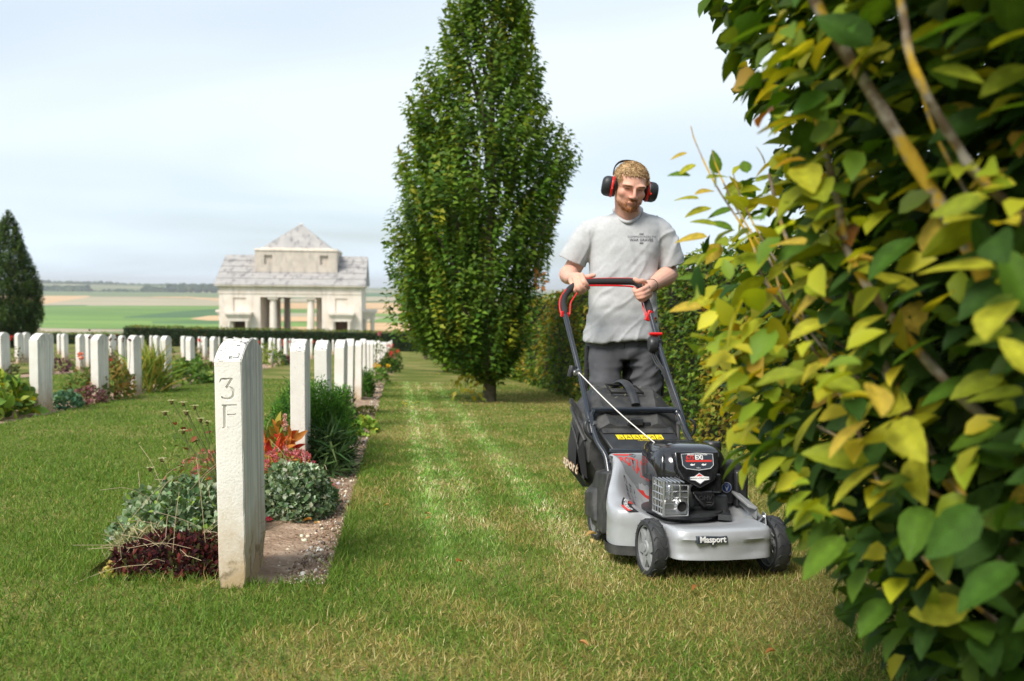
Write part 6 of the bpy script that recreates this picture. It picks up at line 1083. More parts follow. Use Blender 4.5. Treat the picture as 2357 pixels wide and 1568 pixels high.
for s_, (x_, y_) in ((-1, (1351, 985)), (1, (1590, 985))): mb = MB(); q_ = ML(x_, y_, .59); mb.tube(catmull([q_ + Vector((-.002 * s_, 0, .036)), q_ + Vector((-.012 * -s_, -.01, .02)), q_ + Vector((-.010 * -s_, -.015, -.01)), q_ + Vector((.008 * -s_, -.02, -.035)), q_ + Vector((.022 * -s_ * s_ * s_, -.025, -.045))], 4), .0095, 8, flat=.6); mb.build('clamp_lever', BLK, MOW, smooth=60)
for x_, y_, b_ in ((1371, 973, .58), (1563, 974, .58), (1409, 1062, .45), (1413, 1085, .44)): mb = MB(); q_ = ML(x_, y_, b_); mb.lathe([(0, 0), (.0075, 0), (.009, .006), (.009, .010), (.006, .010), (.006, .02)], q_, (0, 1, -.3), 8, cap=False); mb.build('bolt', ALU, MOW)
mb = MB(); mb.prism([ML(1404, 1050, .455), ML(1411, 1050, .455), ML(1418, 1088, .43), ML(1411, 1094, .43)], (0, .008, 0)); mb.build('handle_bracket', BLK, MOW, bevel=.003)
# grass clippings lying on the catcher and the cover
n = 90; P_ = []; 
for _ in range(n): x_ = xc + .02 + rng.normal() * .10; y_ = .70 + rng.random() * .3; P_.append((x_, y_, .612 - 1.6 * max(0, abs(x_ - xc) - .13) ** 1.2 - max(0, .78 - y_) * .45))
P_ = np.array(P_); D_ = unit(rng.normal(size=(n, 3)) * [1, 1, .15]); S_ = .008 + rng.random(n) * .02; tag(link_mesh('grass_clippings', leaf_mesh('grass_clippings', [leaf_arrays(P_, D_, np.tile([0, 0, 1.], (n, 1)), S_, np.full(n, .0016), palette(n, [(.55, .5, .35), (.35, .35, .2)]), shape='blade', droop=.2)]), GRASS, MOW), kind='stuff')
# ================================================================== MAN
SKIN = mat('skin', attr='Col', rough=.55, spec=.35); SKIN.node_tree.nodes['Principled BSDF'].inputs['Subsurface Weight'].default_value = .12; SKIN.node_tree.nodes['Principled BSDF'].inputs['Subsurface Radius'].default_value = (.012, .004, .002)
TEE = mat('heather_grey_jersey', (.50, .51, .52), .95, spec=.1, var=(70, (.43, .44, .45), .8), bump=(400, .25), bumpd=.001); TROU = mat('dark_grey_work_cloth', attr='Col', rough=.85, spec=.2, bump=(300, .3), bumpd=.001); HAIR = mat('ginger_hair', attr='Col', rough=.5, spec=.35, trans=.1); BOOT = mat('boot_leather', (.06, .04, .025), .6)
man_g = px(1436, 1150, 4.45); man_g.z = gz(man_g.x, man_g.y)
MAN = empty('person', man_g); tag(MAN, 'bearded man in grey T-shirt, dark trousers and ear defenders pushing the mower', 'person')
def Q(x, y, Z): return px(x, y, Z) - man_g
def ball(mb, c, r, R=None, n=14):
    r = r if isinstance(r, (tuple, list)) else (r, r, r); c = Vector(c); vs = []; R = R or Matrix.Identity(3)
    for i in range(n + 1):
        ph = pi * i / n
        for k in range(n * 2): th = pi * k / n; vs.append(c + R @ Vector((r[0] * sin(ph) * cos(th), r[1] * sin(ph) * sin(th), r[2] * cos(ph))))
    m = n * 2; fs = [(i * m + k, i * m + (k + 1) % m, (i + 1) * m + (k + 1) % m, (i + 1) * m + k) for i in range(n) for k in range(m)]; mb.add(vs, fs)
def chain(mb, pts, rr, m=5, n=14, flat=1.0):
    pts = [Vector(p) for p in pts]; c = catmull(pts, m); ri = np.interp(np.linspace(0, len(pts) - 1, len(c)), range(len(pts)), rr); mb.tube(c, list(map(float, ri)), n, flat=flat)
    ball(mb, pts[0], rr[0], n=8); ball(mb, pts[-1], rr[-1], n=8)
def remesh(mb, vox, smooth=3, fac=.5):
    o = mb.build('tmp', None); m = o.modifiers.new('r', 'REMESH'); m.mode = 'VOXEL'; m.voxel_size = vox; s_ = o.modifiers.new('s', 'SMOOTH'); s_.iterations = smooth; s_.factor = fac
    dg = bpy.context.evaluated_depsgraph_get(); me = bpy.data.meshes.new_from_object(o.evaluated_get(dg)); bpy.data.objects.remove(o, do_unlink=True); return me
def getv(me): v = np.empty(len(me.vertices) * 3, np.float32); me.vertices.foreach_get('co', v); return v.reshape(-1, 3).astype(float)
def setv(me, v): me.vertices.foreach_set('co', v.astype(np.float32).ravel()); me.update()
def setcol(me, c): a = me.color_attributes.new('Col', 'FLOAT_COLOR', 'POINT'); q = np.ones((len(c), 4), np.float32); q[:, :3] = c; a.data.foreach_set('color', q.ravel())
def finish(name, me, m, parent=None, smooth=True):
    me.polygons.foreach_set('use_smooth', [smooth] * len(me.polygons)); me.name = name; return link_mesh(name, me, m, parent or MAN)
def delfaces(me, mask_fn):
    bm = bmesh.new(); bm.from_mesh(me); bmesh.ops.delete(bm, geom=[f for f in bm.faces if mask_fn(f.calc_center_median())], context='FACES'); bm.to_mesh(me); bm.free(); return me

# --- head frame
HC = Q(1450, 431, 4.36)                                 # between the ears
yaw, pit, rol = radians(9), radians(21), radians(5.5)
hf0 = Vector((0, -1, 0)); hr0 = Vector((1, 0, 0)); hu0 = Vector((0, 0, 1))
Rm = Matrix.Rotation(yaw, 3, 'Z') @ Matrix.Rotation(rol, 3, 'Y') @ Matrix.Rotation(pit, 3, 'X')
HX, HY, HZ_ = Rm @ hr0, Rm @ hf0, Rm @ hu0               # right of the picture, out of the face, up
hs_ = 1.0; SXYZ = (1.09, 1.0, .92)
def HP_(x, y, z): return HC + HX * x * SXYZ[0] + HY * y * SXYZ[1] + HZ_ * z * SXYZ[2]
HR = Matrix((HX * SXYZ[0], HY * SXYZ[1], HZ_ * SXYZ[2])).transposed()
mb = MB()
ball(mb, HP_(0, -.012, .042), (.0745 * hs_, .096 * hs_, .088 * hs_), HR, 20); ball(mb, HP_(0, .022, .030), (.066 * hs_, .068 * hs_, .062 * hs_), HR, 16); ball(mb, HP_(0, .022, -.028), (.0645 * hs_, .068 * hs_, .066 * hs_), HR, 16)
ball(mb, HP_(0, .036, -.066), (.050 * hs_, .052 * hs_, .044 * hs_), HR, 14); ball(mb, HP_(0, .072, -.092), (.024 * hs_, .020 * hs_, .020 * hs_), HR, 12)
for s_ in (-1, 1):
    ball(mb, HP_(s_ * .038, .056, -.020), (.024, .024, .026), HR, 10); ball(mb, HP_(s_ * .040, .030, -.058), (.022, .036, .032), HR, 10)
    chain(mb, [HP_(s_ * .012, .088, .028), HP_(s_ * .030, .087, .031), HP_(s_ * .050, .070, .026)], [.0085, .009, .008], n=8)
    ball(mb, HP_(s_ * .030, .071, .012), (.015, .012, .010), HR, 8); ball(mb, HP_(s_ * .0125, .098, -.030), (.009, .011, .008), HR, 8); ball(mb, HP_(s_ * .074, -.008, -.005), (.010, .020, .032), HR, 8)
chain(mb, [HP_(0, .088, .022), HP_(0, .099, .002), HP_(0, .110, -.022)], [.0085, .0088, .011], n=10); ball(mb, HP_(0, .108, -.027), (.0125, .012, .0095), HR, 8)
chain(mb, [HP_(-.023, .083, -.060), HP_(-.008, .094, -.0575), HP_(0, .0945, -.059), HP_(.008, .094, -.0575), HP_(.023, .083, -.060)], [.004, .0065, .006, .0065, .004], n=8); chain(mb, [HP_(-.018, .084, -.067), HP_(0, .091, -.069), HP_(.018, .084, -.067)], [.004, .0072, .004], n=8)
# neck, trunk, arms, legs as one body
nk0 = Q(1446, 520, 4.47); chain(mb, [nk0 + Vector((0, .03, -.06)), nk0, HP_(0, -.035, -.05)], [.085, .066, .060], n=18)
SHL, SHR = Q(1366, 546, 4.48), Q(1510, 546, 4.48); EL, ER = Q(1311, 632, 4.53), Q(1540, 632, 4.53); WL_, WR_ = Q(1312, 641, 4.285), Q(1500, 657, 4.26)
chain(mb, [Q(1405, 540, 4.49), Q(1448, 535, 4.48), Q(1485, 540, 4.49)], [.07, .09, .07], n=16)
for yy, w_ in ((560, .135), (620, .13), (690, .125), (760, .13)): ball(mb, Q(1432, yy, 4.50), (w_ * .9, .085, .12), n=12)
for a_, b_, c_, sg in ((SHL, EL, WL_, -1), (SHR, ER, WR_, 1)):
    chain(mb, [a_, a_ * .5 + b_ * .5 + Vector((sg * .006, 0, 0)), b_], [.048, .048, .046], n=16); chain(mb, [b_, b_ * .72 + c_ * .28 + Vector((sg * .004, 0, .004)), b_ * .35 + c_ * .65, c_], [.045, .050, .038, .0285], n=16)
HIPL, HIPR = Q(1392, 815, 4.50), Q(1472, 815, 4.50); KL, KR_ = Q(1388, 950, 4.40), Q(1480, 960, 4.50); AL, AR = Q(1392, 1112, 4.36), Q(1474, 1100, 4.62)
for a_, b_, c_ in ((HIPL, KL, AL), (HIPR, KR_, AR)): chain(mb, [a_, a_ * .5 + b_ * .5, b_, b_ * .6 + c_ * .4, c_], [.080, .070, .052, .05, .038], n=14)
def hand_pts(lst): return [Q(*p) for p in lst]
# image-left hand: palm over the grip from behind, four fingers curling over the front
def finger(pts, r0): chain(mb, pts, [r0, r0 * 1.02, r0 * .96, r0 * .88][:len(pts)] if len(pts) <= 4 else [r0] * 2 + [r0 * .95] * (len(pts) - 3) + [r0 * .86], m=4, n=10)
chain(mb, [WL_, Q(1321, 640, 4.24), Q(1328, 640, 4.20)], [.0285, .031, .028], n=14, flat=.9)
kl = [(1339, 633.5, 4.165), (1331, 636.5, 4.155), (1322, 641.5, 4.155), (1314.5, 649, 4.165)]
for k_, q_ in zip(kl, ((1328, 637, 4.225), (1323, 638, 4.225), (1319, 641, 4.225), (1316, 645, 4.225))): chain(mb, [Q(*q_), Q(*k_)], [.017, .0125], n=10)
finger(hand_pts([kl[0], (1344.5, 646.5, 4.125), (1350.5, 656, 4.128), (1353.8, 663, 4.15)]), .0112)
finger(hand_pts([kl[1], (1336, 655, 4.115), (1342.5, 664.5, 4.118), (1346, 669.5, 4.14)]), .0115)
finger(hand_pts([kl[2], (1328, 660.5, 4.115), (1334.5, 669.5, 4.118), (1339.5, 673.5, 4.14)]), .0110)
finger(hand_pts([kl[3], (1320, 664, 4.125), (1326, 672.5, 4.128), (1331.5, 677, 4.145)]), .0100)
finger(hand_pts([(1330, 638, 4.215), (1344, 638.5, 4.19), (1357, 636.5, 4.175), (1367, 634, 4.175)]), .0118)
# image-right hand: wraps the bend of the grip, thumb on top
chain(mb, [WR_, Q(1494, 659, 4.22), Q(1490, 662, 4.19)], [.0285, .031, .029], n=14)
kr = [(1488.5, 661.5, 4.145), (1490.5, 670.5, 4.14), (1490.5, 679, 4.14), (1488, 686, 4.15)]
for k_ in kr: chain(mb, [Q(1493.5, 660 + (k_[1] - 661) * .7, 4.21), Q(*k_)], [.018, .0125], n=10)
finger(hand_pts([kr[0], (1476, 668, 4.105), (1464, 671.5, 4.10), (1460, 666.5, 4.125)]), .0122)
finger(hand_pts([kr[1], (1478, 677.5, 4.10), (1466.5, 678.5, 4.10), (1463, 674, 4.125)]), .0120)
finger(hand_pts([kr[2], (1480, 684.5, 4.10), (1469.5, 685.5, 4.10), (1466, 681, 4.125)]), .0113)
finger(hand_pts([kr[3], (1481, 690.5, 4.11), (1474, 690.5, 4.11), (1470, 687, 4.125)]), .0102)
finger(hand_pts([(1489, 656, 4.19), (1480, 647.5, 4.155), (1469, 647.5, 4.14), (1461.5, 643, 4.14)]), .0122)
me = remesh(mb, .0036, 2, .4); V = getv(me); AXS = np.array([HX[:], HY[:], HZ_[:]]).T
Lh = ((V - np.array(HC[:])) @ AXS) / np.array(SXYZ)
fm = ((Lh[:, 2] > -.15) & (np.abs(Lh[:, 0]) < .11)).astype(float)[:, None]; ed = np.empty(len(me.edges) * 2, np.int32); me.edges.foreach_get('vertices', ed); ed = ed.reshape(-1, 2); cnt = np.bincount(ed.ravel(), minlength=len(V))[:, None]
for _ in range(8):
    acc = np.zeros_like(V); np.add.at(acc, ed[:, 0], V[ed[:, 1]]); np.add.at(acc, ed[:, 1], V[ed[:, 0]]); V = V + (acc / np.maximum(cnt, 1) - V) * .5 * fm
setv(me, V); Lh = ((V - np.array(HC[:])) @ AXS) / np.array(SXYZ); hx_, hy_, hz_ = Lh.T; face = (hz_ > -.14) & (np.abs(hx_) < .11) & (hy_ > -.13)
n1 = vnoise(V, 60, 3, 3); n2_ = vnoise(V, 14, 4, 2); C = np.array([.68, .385, .285])[None] * (.90 + .14 * n1 + .10 * n2_)[:, None]; red = np.clip((n2_ - .45) * 2, 0, 1)[:, None] * .5; C = C * (1 - red * np.array([[0.0, .22, .25]]))
def blob(cx_, cz_, rx, rz, yy=.05, soft=.4): d_ = np.sqrt(((np.abs(hx_) - cx_) / rx) ** 2 + ((hz_ - cz_) / rz) ** 2); return np.clip((1 + soft / 2 - d_) / soft, 0, 1) * (hy_ > yy) * face
def tint(c, m, k=1.0): global C; C = C * (1 - (m * k)[:, None]) + np.array(c)[None] * (m * k)[:, None]
tint((.66, .29, .22), blob(.036, -.012, .026, .022, soft=1.2), .45); tint((.64, .30, .23), blob(0, -.022, .017, .02, soft=1), .4); tint((.50, .24, .18), blob(.030, .012, .019, .010, soft=.8), .4)
be = np.clip(1.15 - np.abs(hx_) / .062, 0, 1) * face * (hy_ > .0); jaw = np.clip((-.066 - hz_ - .10 * np.clip(np.abs(hx_) - .026, 0, 1) * 0) / .016, 0, 1); side_ = np.clip((np.abs(hx_) - .045) / .014, 0, 1) * np.clip((-.004 - hz_) / .03, 0, 1) * face * (hy_ > -.03)
beard = np.clip(jaw * face * (hy_ > .015) * (hz_ > -.125) * .95 + side_ * .35, 0, 1) * np.clip(.35 + n1 * 1.3, 0, 1); beard = np.maximum(beard, blob(0, -.048, .028, .0085, .06, .6) * .8); tint((.36, .155, .065), beard, .85); tint((.58, .36, .26), blob(0, -.077, .011, .006, .06, .6), .35)
tint((.55, .20, .17), blob(0, -.0655, .019, .0048, .07, .4), .85); tint((.30, .10, .07), blob(0, -.0610, .019, .0016, .07, .5), .8)
tint((.22, .09, .035), np.clip((1.2 - np.sqrt(((np.abs(hx_) - .033) / .020) ** 2 + ((hz_ - .0285 + .06 * (np.abs(hx_) - .033)) / .0048) ** 2)) / .4, 0, 1) * (hy_ > .05) * face, .88)
tint((.03, .015, .010), blob(.031, .0105, .0115, .0028, .05, .6), .85); tint((.30, .10, .07), blob(.0075, -.0365, .004, .003, .08, .6), .8)
# hair stubble painted on the scalp so the cap blends
scalp = face & ((hz_ > .078 - .35 * np.clip(hy_ - .02, 0, 1) * 0) | (hy_ < .02)) & (hz_ > .02); tint((.36, .22, .09), scalp.astype(float) * np.clip((hz_ - .05 + (.04 - hy_) * .8) / .02, 0, 1), .9)
knk = vnoise(V, 90, 9, 2); handm = (V[:, 1] < Q(1450, 650, 4.27).y) & (hz_ < -.2); tint((.62, .25, .18), handm * np.clip((knk - .5) * 2.5, 0, 1), .5); setcol(me, np.clip(C, .01, 1)); body = finish('body', me, SKIN)
# eyes
for s_ in (-1, 1):
    m_ = MB(); ball(m_, HP_(s_ * .031, .0655, .0095), .0108, n=10); e_ = m_.build('eye', mat('eye_white', (.30, .25, .22), .3) if s_ < 0 else bpy.data.materials['eye_white'], MAN, smooth=80); m_ = MB(); ball(m_, HP_(s_ * .031, .0710, .0065), .0055, n=8); m_.build('iris', BLKP, e_, smooth=80)
# hair: a cap of short strands combed forward
def scal(n, r):
    out = []
    while len(out) < n:
        v = r.normal(size=3); v /= np.linalg.norm(v); x, y, z = v[0] * .0765, -.012 + v[1] * .098, .042 + v[2] * .090
        front = y > .035; lim = .083 - .012 * min(1, abs(x) / .05) if front else (.035 if y > -.02 else -.03)
        if abs(x) > .055 and y > .0: lim = .03
        if z > lim: out.append((x, y, z, v[0], v[1], v[2]))
    return np.array(out)
hcap = MB(); ball(hcap, (0, -.012, .042), (.0785, .099, .092), n=22); me = bpy.data.meshes.new('hair'); me.from_pydata([tuple(p) for p in hcap.v], [], hcap.f)
def haircut(c): x, y, z = c; lim = .085 - .010 * min(1, abs(x) / .05) if y > .038 else (.048 if y > .0 else (.02 if y > -.03 else -.035)); return z < lim
delfaces(me, haircut); V = getv(me); nn = vnoise(V * np.array([1, .35, 1]), 120, 5, 2); bump_ = (nn - .4) * .006; V2 = V + unit(V - np.array([0, -.012, .042])) * bump_[:, None]; W_ = np.array([HP_(*p)[:] for p in V2]); setv(me, W_); hc = np.array([.42, .28, .14])[None] * (.6 + .8 * nn)[:, None]; setcol(me, hc); hair = finish('hair', me, HAIR)
S6 = scal(5200, rng); P_ = np.array([HP_(*q[:3])[:] for q in S6]); nv = unit(S6[:, 3:] @ np.array([HX[:], HY[:], HZ_[:]])); fw_ = np.array((HY * .9 + HX * .25 + HZ_ * -.1)[:]); D_ = unit(nv * .55 + fw_ * .8 + rng.normal(size=P_.shape) * .28); L_ = .007 + .008 * rng.random(len(P_))
link_mesh('hair_strands', leaf_mesh('hair_strands', [leaf_arrays(P_ + nv * .001, D_, nv, L_, np.full(len(P_), .0022), palette(len(P_), [(.52, .36, .19), (.40, .26, .12), (.30, .18, .08), (.64, .48, .28)], [.35, .3, .15, .2], .12), shape='blade', droop=.25)]), HAIR, hair)['kind'] = 'stuff'
# beard strands
bm_ = bmesh.new(); V = getv(body.data); Lh = ((V - np.array(HC[:])) @ AXS) / np.array(SXYZ); cand = np.where((Lh[:, 2] < -.040) & (Lh[:, 2] > -.118) & (Lh[:, 1] > .02) & (np.abs(Lh[:, 0]) < .07))[0]
nrmv = np.empty(len(V) * 3, np.float32); body.data.vertices.foreach_get('normal', nrmv); nrmv = nrmv.reshape(-1, 3)
jawm = (Lh[cand, 2] < -.056 - .0 * Lh[cand, 0]) & ~((np.abs(Lh[cand, 0]) < .020) & (Lh[cand, 2] > -.082) & (Lh[cand, 2] < -.056)) | ((Lh[cand, 2] > -.054) & (Lh[cand, 2] < -.040) & (np.abs(Lh[cand, 0]) < .028)); cand = cand[jawm]
dens = np.clip(1.25 - np.abs(Lh[cand, 0]) / .045, .06, 1); cand = cand[rng.random(len(cand)) < dens]; cand = rng.choice(cand, size=min(2200, len(cand)), replace=len(cand) < 2200); P_ = V[cand]; nv = unit(nrmv[cand].astype(float)); D_ = unit(nv * .6 + np.array([0, 0, -.8]) + rng.normal(size=P_.shape) * .3); L_ = .006 + .006 * rng.random(len(P_))
b_o = link_mesh('beard', leaf_mesh('beard', [leaf_arrays(P_, D_, nv, L_, np.full(len(P_), .0016), palette(len(P_), [(.34, .13, .04), (.24, .085, .03), (.44, .20, .07)], None, .12), shape='blade', droop=.1)]), HAIR, MAN); b_o['kind'] = 'stuff'
# ear defenders
EMAT = mat('ear_cup_black', (.022, .024, .028), .45, spec=.4); RB = mat('ear_cup_red', (.72, .02, .015), .35); CUSH = mat('ear_cushion', (.015, .015, .015), .6); STEEL = mat('steel_wire', (.5, .5, .5), .3, metal=1)
ED = empty('ear_defenders', (0, 0, 0), parent=MAN)
for s_ in (-1, 1):
    axv = (HX * s_ + HY * (-.22 if s_ < 0 else .10) + HZ_ * .0).normalized(); c0 = HP_(s_ * .066, .004, -.010)
    def oval(mbx, prof):
        u_ = axv.cross(HZ_).normalized(); w_ = u_.cross(axv).normalized(); w_ = w_ if w_.dot(HZ_) > 0 else -w_; rows = []
        for r_, h_ in prof: rows.append([c0 + axv * h_ + (u_ * cos(2 * pi * k / 28) * r_ * .86 + w_ * sin(2 * pi * k / 28) * r_ * 1.14) for k in range(28)])
        mbx.loft(rows)
    m_ = MB(); oval(m_, [(.040, .016), (.044, .020), (.0445, .040), (.043, .052), (.036, .064), (.026, .069), (.01, .070)]); cup = m_.build('ear_cup', EMAT, ED, smooth=45)
    m_ = MB(); oval(m_, [(.0445, .012), (.0460, .014), (.0462, .022), (.0445, .024)]); m_.build('red_band', RB, cup, smooth=40); m_ = MB(); oval(m_, [(.036, -.002), (.041, .001), (.042, .010), (.039, .014)]); m_.build('cushion', CUSH, cup, smooth=50)
    m_ = MB(); ball(m_, c0 + axv * .026 + HY * .040, .006, n=8); m_.build('pivot', RB, cup, smooth=60)
    m_ = MB(); m_.tube(catmull([c0 + axv * .024 + HY * .041 - HZ_ * .006, c0 + axv * .018 + HY * .036 + HZ_ * .03, c0 + axv * .008 + HY * .012 + HZ_ * .062, HP_(s_ * .079, -.035, .055)], 5), .0022, 6); m_.build('wire_arm', STEEL if s_ > 0 else EMAT, cup, smooth=60)
m_ = MB(); m_.tube(catmull([HP_(-.080, -.035, .05), HP_(-.072, -.062, .085), HP_(-.045, -.085, .110), HP_(0, -.094, .118), HP_(.045, -.085, .110), HP_(.072, -.062, .085), HP_(.080, -.035, .05)], 6), .009, 8, flat=.4); m_.build('headband', EMAT, ED, smooth=60)

# T-shirt
mb = MB()
rows = []
def ring(xl, xr, y, Z, dep, yr=None, e=2.4, n=40, dz=0):
    c = (Q(xl, y, Z) + Q(xr, yr or y, Z)) / 2; a = (Q(xr, yr or y, Z) - Q(xl, y, Z)) / 2; out = []
    for k in range(n): t = 2 * pi * k / n; c_, s_ = cos(t), sin(t); out.append(c + a * (abs(c_) ** (2 / e) * (1 if c_ > 0 else -1)) + Vector((0, dep * abs(s_) ** (2 / e) * (1 if s_ > 0 else -1), -dz * (s_ if s_ < 0 else 0))))
    return out
for r_ in ((1418, 1474, 486, 4.50, .055), (1403, 1488, 492, 4.49, .070), (1384, 1505, 500, 4.485, .086), (1366, 1520, 512, 4.48, .100), (1354, 1526, 532, 4.48, .114), (1355, 1520, 570, 4.48, .126), (1357, 1513, 610, 4.48, .128), (1358, 1509, 660, 4.48, .124), (1354, 1510, 710, 4.48, .128), (1346, 1514, 750, 4.48, .14)): rows.append(ring(*r_))
rows.append(ring(1341, 1515, 771, 4.47, .145, 768)); rows.append(ring(1339, 1515, 783, 4.47, .148, 772)); rows.append(ring(1342, 1512, 789, 4.47, .146, 775)); mb.loft(rows)
SLL, SLR = Q(1321, 592, 4.505), Q(1541, 601, 4.505)
chain(mb, [Q(1386, 523, 4.48), Q(1362, 538, 4.48), Q(1346, 560, 4.49)], [.066, .072, .074], n=18); chain(mb, [Q(1492, 523, 4.48), Q(1515, 538, 4.48), Q(1529, 562, 4.49)], [.066, .072, .074], n=18)
ax1 = (SLL - Q(1340, 550, 4.487)).normalized(); ax2 = (SLR - Q(1532, 556, 4.487)).normalized()
mb.tube([Q(1358, 540, 4.485), Q(1344, 560, 4.488), SLL, SLL + ax1 * .03], [.068, .071, .069, .069], 22); mb.tube([Q(1518, 540, 4.485), Q(1531, 562, 4.488), SLR, SLR + ax2 * .03], [.068, .071, .069, .069], 22)
me = remesh(mb, .0060, 9, .5); V = getv(me); nrmv = np.empty(len(V) * 3, np.float32); me.vertices.foreach_get('normal', nrmv); nrmv = nrmv.reshape(-1, 3)
zrel = (V[:, 2] - Q(1430, 789, 4.47).z) / (Q(1430, 500, 4.47).z - Q(1430, 789, 4.47).z); xrel = V[:, 0] - Q(1432, 600, 4.47).x
q1 = np.stack([V[:, 0] + .14 * V[:, 2], V[:, 1] * .3, V[:, 2] * .22], 1); fold = vnoise(q1, 8.5, 2, 2) - .5; q2 = np.stack([V[:, 0] * .5, V[:, 1] * .4, V[:, 2] + .35 * np.sqrt(xrel ** 2 + .003)], 1); fold2 = vnoise(q2, 22, 6, 2) - .5; q3 = np.stack([V[:, 0] - .8 * V[:, 2], V[:, 1] * .3, (V[:, 2] + .8 * V[:, 0]) * .3], 1); fold3 = vnoise(q3, 12, 9, 2) - .5
amp = np.clip(.35 + (1 - zrel) * .8, .3, 1.2); arm_ = (np.abs(xrel) > .17); rdg_ = (.12 - np.abs(fold)).clip(0) * np.abs(vnoise(V, 7, 3, 1)) ; rdg2 = (.10 - np.abs(fold3)).clip(0); V = V + nrmv * ((fold * .030 * amp * (1 - .4 * arm_)) + rdg_ * .05 + rdg2 * .055 * np.where(arm_, 1.2, np.clip(1.1 - zrel, .2, 1)) + fold2 * .016 * np.clip(1.15 - zrel * 1.1, .15, 1) + fold3 * .013 * np.clip(zrel + .2, 0, 1))[:, None]; V[:, 2] += np.where(zrel < .06, (vnoise(V, 9, 4, 1) - .5) * .012, 0); setv(me, V)
cen = Q(1446, 487, 4.455)
CR = [(1413, 483, 4.50), (1416, 493, 4.44), (1427, 505, 4.385), (1445, 511.5, 4.365), (1463, 505, 4.385), (1474, 493, 4.44), (1477, 483, 4.50), (1469, 477, 4.55), (1446, 474, 4.575), (1421, 477, 4.55)]
crv = [Q(*c) for c in CR]; pc_ = sum(crv, Vector()) / len(crv); pn = (crv[6] - crv[0]).cross(crv[8] - crv[3]).normalized(); pn = pn if pn.z > 0 else -pn
def cutfn(c):
    d = c - pc_
    if d.dot(pn) > -.012 and abs(d.x) < .072 and d.length < .115: return (d.x / .070) ** 2 + ((d - pn * d.dot(pn)).y / .100) ** 2 < 1
    if (c - SLL).dot(ax1) > .022 and (c - SLL).length < .10: return True
    if (c - SLR).dot(ax2) > .022 and (c - SLR).length < .10: return True
    if c.z < Q(1430, 783, 4.47).z and abs(c.x - Q(1430, 783, 4.47).x) < .155 and abs(c.y - Q(1430, 780, 4.47).y) < .125 and (c.z < Q(1430, 786, 4.47).z + (c.x - Q(1430, 783, 4.47).x) * .10): return True
    return False
delfaces(me, cutfn); tee = finish('t_shirt', me, TEE); sol = tee.modifiers.new('t', 'SOLIDIFY'); sol.thickness = .003; sol.offset = -1
mb = MB(); mb.tube(catmull(crv + crv[:1], 5)[:-1], .0085, 10, closed=True, flat=1.0); mb.build('collar', TEE, tee, smooth=60)
from mathutils.bvhtree import BVHTree
bvh = BVHTree.FromPolygons([v.co[:] for v in me.vertices], [p.vertices[:] for p in me.polygons])
def on_tee(x, y, off=.0022):
    o_ = CAM - man_g; d_ = (Q(x, y, 1) - o_).normalized(); h = bvh.ray_cast(o_, d_)
    return (h[0] - d_ * off) if h[0] else Q(x, y, 4.33)
k_ = 2357 / 2357
INK = mat('grey_print_ink', (.10, .10, .11), .8)
text_obj('shirt_print', 'COMMONWEALTH', 7.0, lambda x, y, z: on_tee(1477 + x, 547.5 - y), INK, tee, space=1.12); text_obj('shirt_print', 'WAR GRAVES', 8.8, lambda x, y, z: on_tee(1476.5 + x, 555.5 - y), INK, tee, bold=.12)
mb = MB()
for sgn, y0_ in ((1, 541), (-1, 557.5)):
    for k in range(6):
        a = (k - 2.5); x_ = 1476.5 + a * 1.55; mb.tube([on_tee(x_, y0_), on_tee(x_ + a * .25 * sgn, y0_ - 4.2 * sgn)], .0009, 4)
mb.build('print_rays', INK, tee); P4 = [on_tee(x, y, .004) for x, y in ((1507, 730), (1512.5, 731), (1512.5, 743), (1507, 743))]; mb = MB(); mb.add(P4, [(0, 1, 2, 3)]); mb.build('hem_label', BLKP, tee, recalc=False)
mb = MB(); mb.tube([on_tee(1509, 740, .0052), on_tee(1509.2, 735, .0052), on_tee(1510.5, 738, .0052), on_tee(1511, 733, .0052)], .0006, 4); mb.build('label_writing', YEL, tee)
# trousers
mb = MB()
def leg(c, n=26): mb.loft([ring(*r_, n=n, e=2.1) for r_ in c])
leg([(1352, 1512, 752, 4.50, .125), (1350, 1516, 790, 4.50, .13), (1351, 1518, 812, 4.50, .13), (1353, 1517, 824, 4.50, .125)], 40)
leg([(1352, 1440, 800, 4.50, .125), (1352, 1437, 822, 4.48, .12), (1354, 1432, 850, 4.46, .108), (1357, 1427, 890, 4.43, .10), (1358, 1422, 940, 4.40, .09), (1361, 1419, 980, 4.39, .085), (1364, 1417, 1040, 4.39, .078), (1366, 1417, 1100, 4.38, .075), (1362, 1420, 1128, 4.37, .082)])
leg([(1432, 1517, 800, 4.50, .125), (1436, 1519, 822, 4.50, .12), (1440, 1521, 850, 4.50, .11), (1443, 1521, 890, 4.50, .105), (1446, 1519, 930, 4.50, .10), (1448, 1513, 980, 4.53, .09), (1449, 1504, 1040, 4.58, .08), (1447, 1500, 1090, 4.62, .075), (1446, 1502, 1114, 4.63, .082)])
me = remesh(mb, .0065, 4, .5); V = getv(me); nrmv = np.empty(len(V) * 3, np.float32); me.vertices.foreach_get('normal', nrmv); nrmv = nrmv.reshape(-1, 3); cx0 = Q(1437, 850, 4.48).x; rt_ = V[:, 0] > cx0; xr = V[:, 0] - cx0
q2 = np.stack([V[:, 0] * .35, V[:, 1] * .4, V[:, 2] + np.where(rt_, -.35, .25) * xr * 1.3], 1); f2 = vnoise(q2, 24, 21, 2) - .5; ridge = -np.abs(vnoise(q2, 17, 25, 1) - .5) + .2; q1 = np.stack([V[:, 0], V[:, 1] * .4, V[:, 2] * .2], 1); f1 = vnoise(q1, 16, 22, 1) - .5
V = V + nrmv * (f2 * np.where(rt_, .022, .010) + ridge * np.where(rt_, .060, .020) + f1 * .014)[:, None]; setv(me, V)
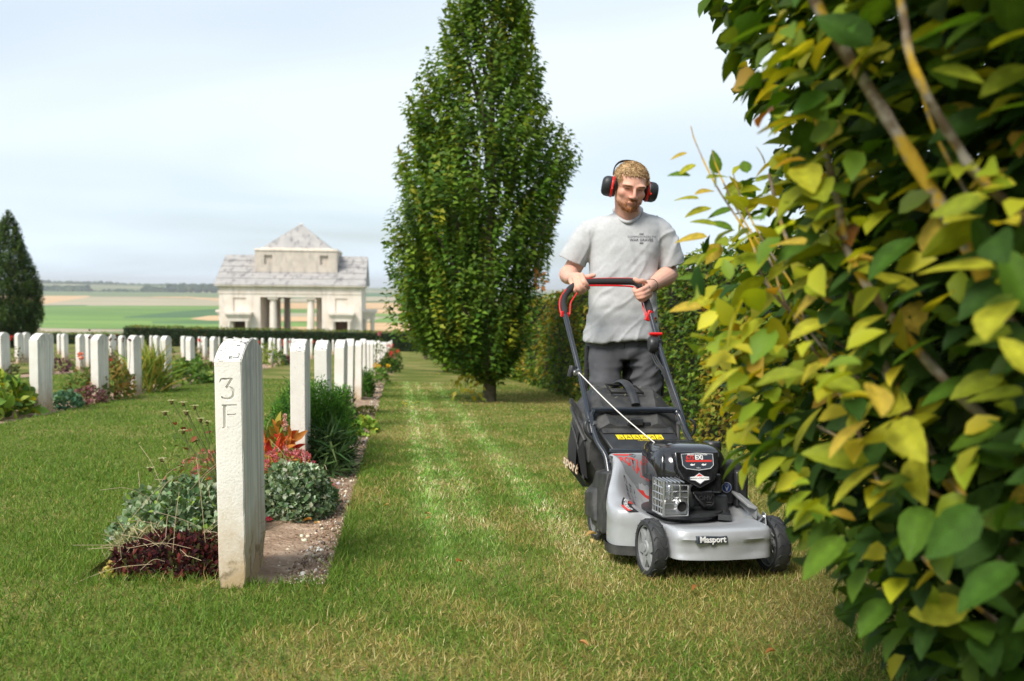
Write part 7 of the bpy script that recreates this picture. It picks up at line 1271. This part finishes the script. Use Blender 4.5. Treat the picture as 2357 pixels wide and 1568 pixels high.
C = np.array([.098, .099, .108])[None] * (.9 + .25 * vnoise(V, 30, 2, 2))[:, None]; zc_ = Q(1437, 822, 4.48).z; inner = (V[:, 2] < zc_ - .008) & (V[:, 2] > zc_ - .33) & (np.abs(xr) < .022 + .03 * np.clip((zc_ - V[:, 2]) / .3, 0, 1)) & rt_ | ((V[:, 2] < zc_ - .02) & (np.abs(xr) < .020) & ~rt_); C[inner] = [.014, .014, .016]; setcol(me, C); trou = finish('trousers', me, TROU)
mb = MB(); mb.tube(catmull([Q(1513, 812, 4.41), Q(1512, 840, 4.40), Q(1510, 865, 4.405), Q(1511, 890, 4.41)], 4), .0018, 5); mb.tube([Q(1437, 790, 4.365), Q(1437, 818, 4.372)], .0018, 5); mb.tube(catmull([Q(1440, 812, 4.368), Q(1447, 806, 4.366), Q(1462, 799, 4.364), Q(1480, 791, 4.362)], 4), .0016, 5); mb.build('seam', mat('trouser_seam', (.035, .035, .04), .9), trou, smooth=60)
mb = MB(); mb.box(Q(1519, 860, 4.50), (.03, .10, .22)); mb.build('pocket', mat('black_pocket_cloth', (.016, .016, .018), .9, bump=(60, .6)), trou, bevel=.010, seg=3); mb = MB(); mb.box(Q(1350, 850, 4.50), (.018, .09, .24)); mb.build('pocket', bpy.data.materials['black_pocket_cloth'], trou, bevel=.008, seg=3)
for xx, yy, zz_ in ((1391, 1140, 4.36), (1474, 1128, 4.62)):
    g_ = Q(xx, yy, zz_); gg = gz(g_.x + man_g.x, g_.y + man_g.y) - man_g.z; mb = MB(); ball(mb, (g_.x, g_.y - .05, gg + .045), (.048, .13, .042), n=12); ball(mb, (g_.x, g_.y + .01, gg + .09), (.045, .05, .06), n=10); me = remesh(mb, .008, 3); bo = finish('boot', me, BOOT); mb = MB(); mb.loft([[Vector((g_.x + .05 * sin(t) * (1 + .0 * cos(t)), g_.y - .05 + .135 * cos(t), gg + h)) for t in np.linspace(0, 2 * pi, 21)[:-1]] for h in (.0, .022)]); mb.build('sole', BLKP, bo)
# bracelet and ring
mb = MB(); axw = (WR_ - ER).normalized(); mb.tube([WR_ + (axw.cross(Vector((0, 0, 1))).normalized() * cos(t) + axw.cross(axw.cross(Vector((0, 0, 1)))).normalized() * sin(t)) * .0310 for t in np.linspace(0, 2 * pi, 25)[:-1]], .0014, 6, closed=True); mb.build('bracelet', mat('brown_cord', (.05, .025, .015), .8), MAN)
rg = Q(1481, 684, 4.105); mb = MB(); ball(mb, rg + Vector((-.001, -.011, .004)), .0036, n=8); mb.build('ring', mat('ring_metal', (.85, .82, .75), .15, metal=1), MAN)
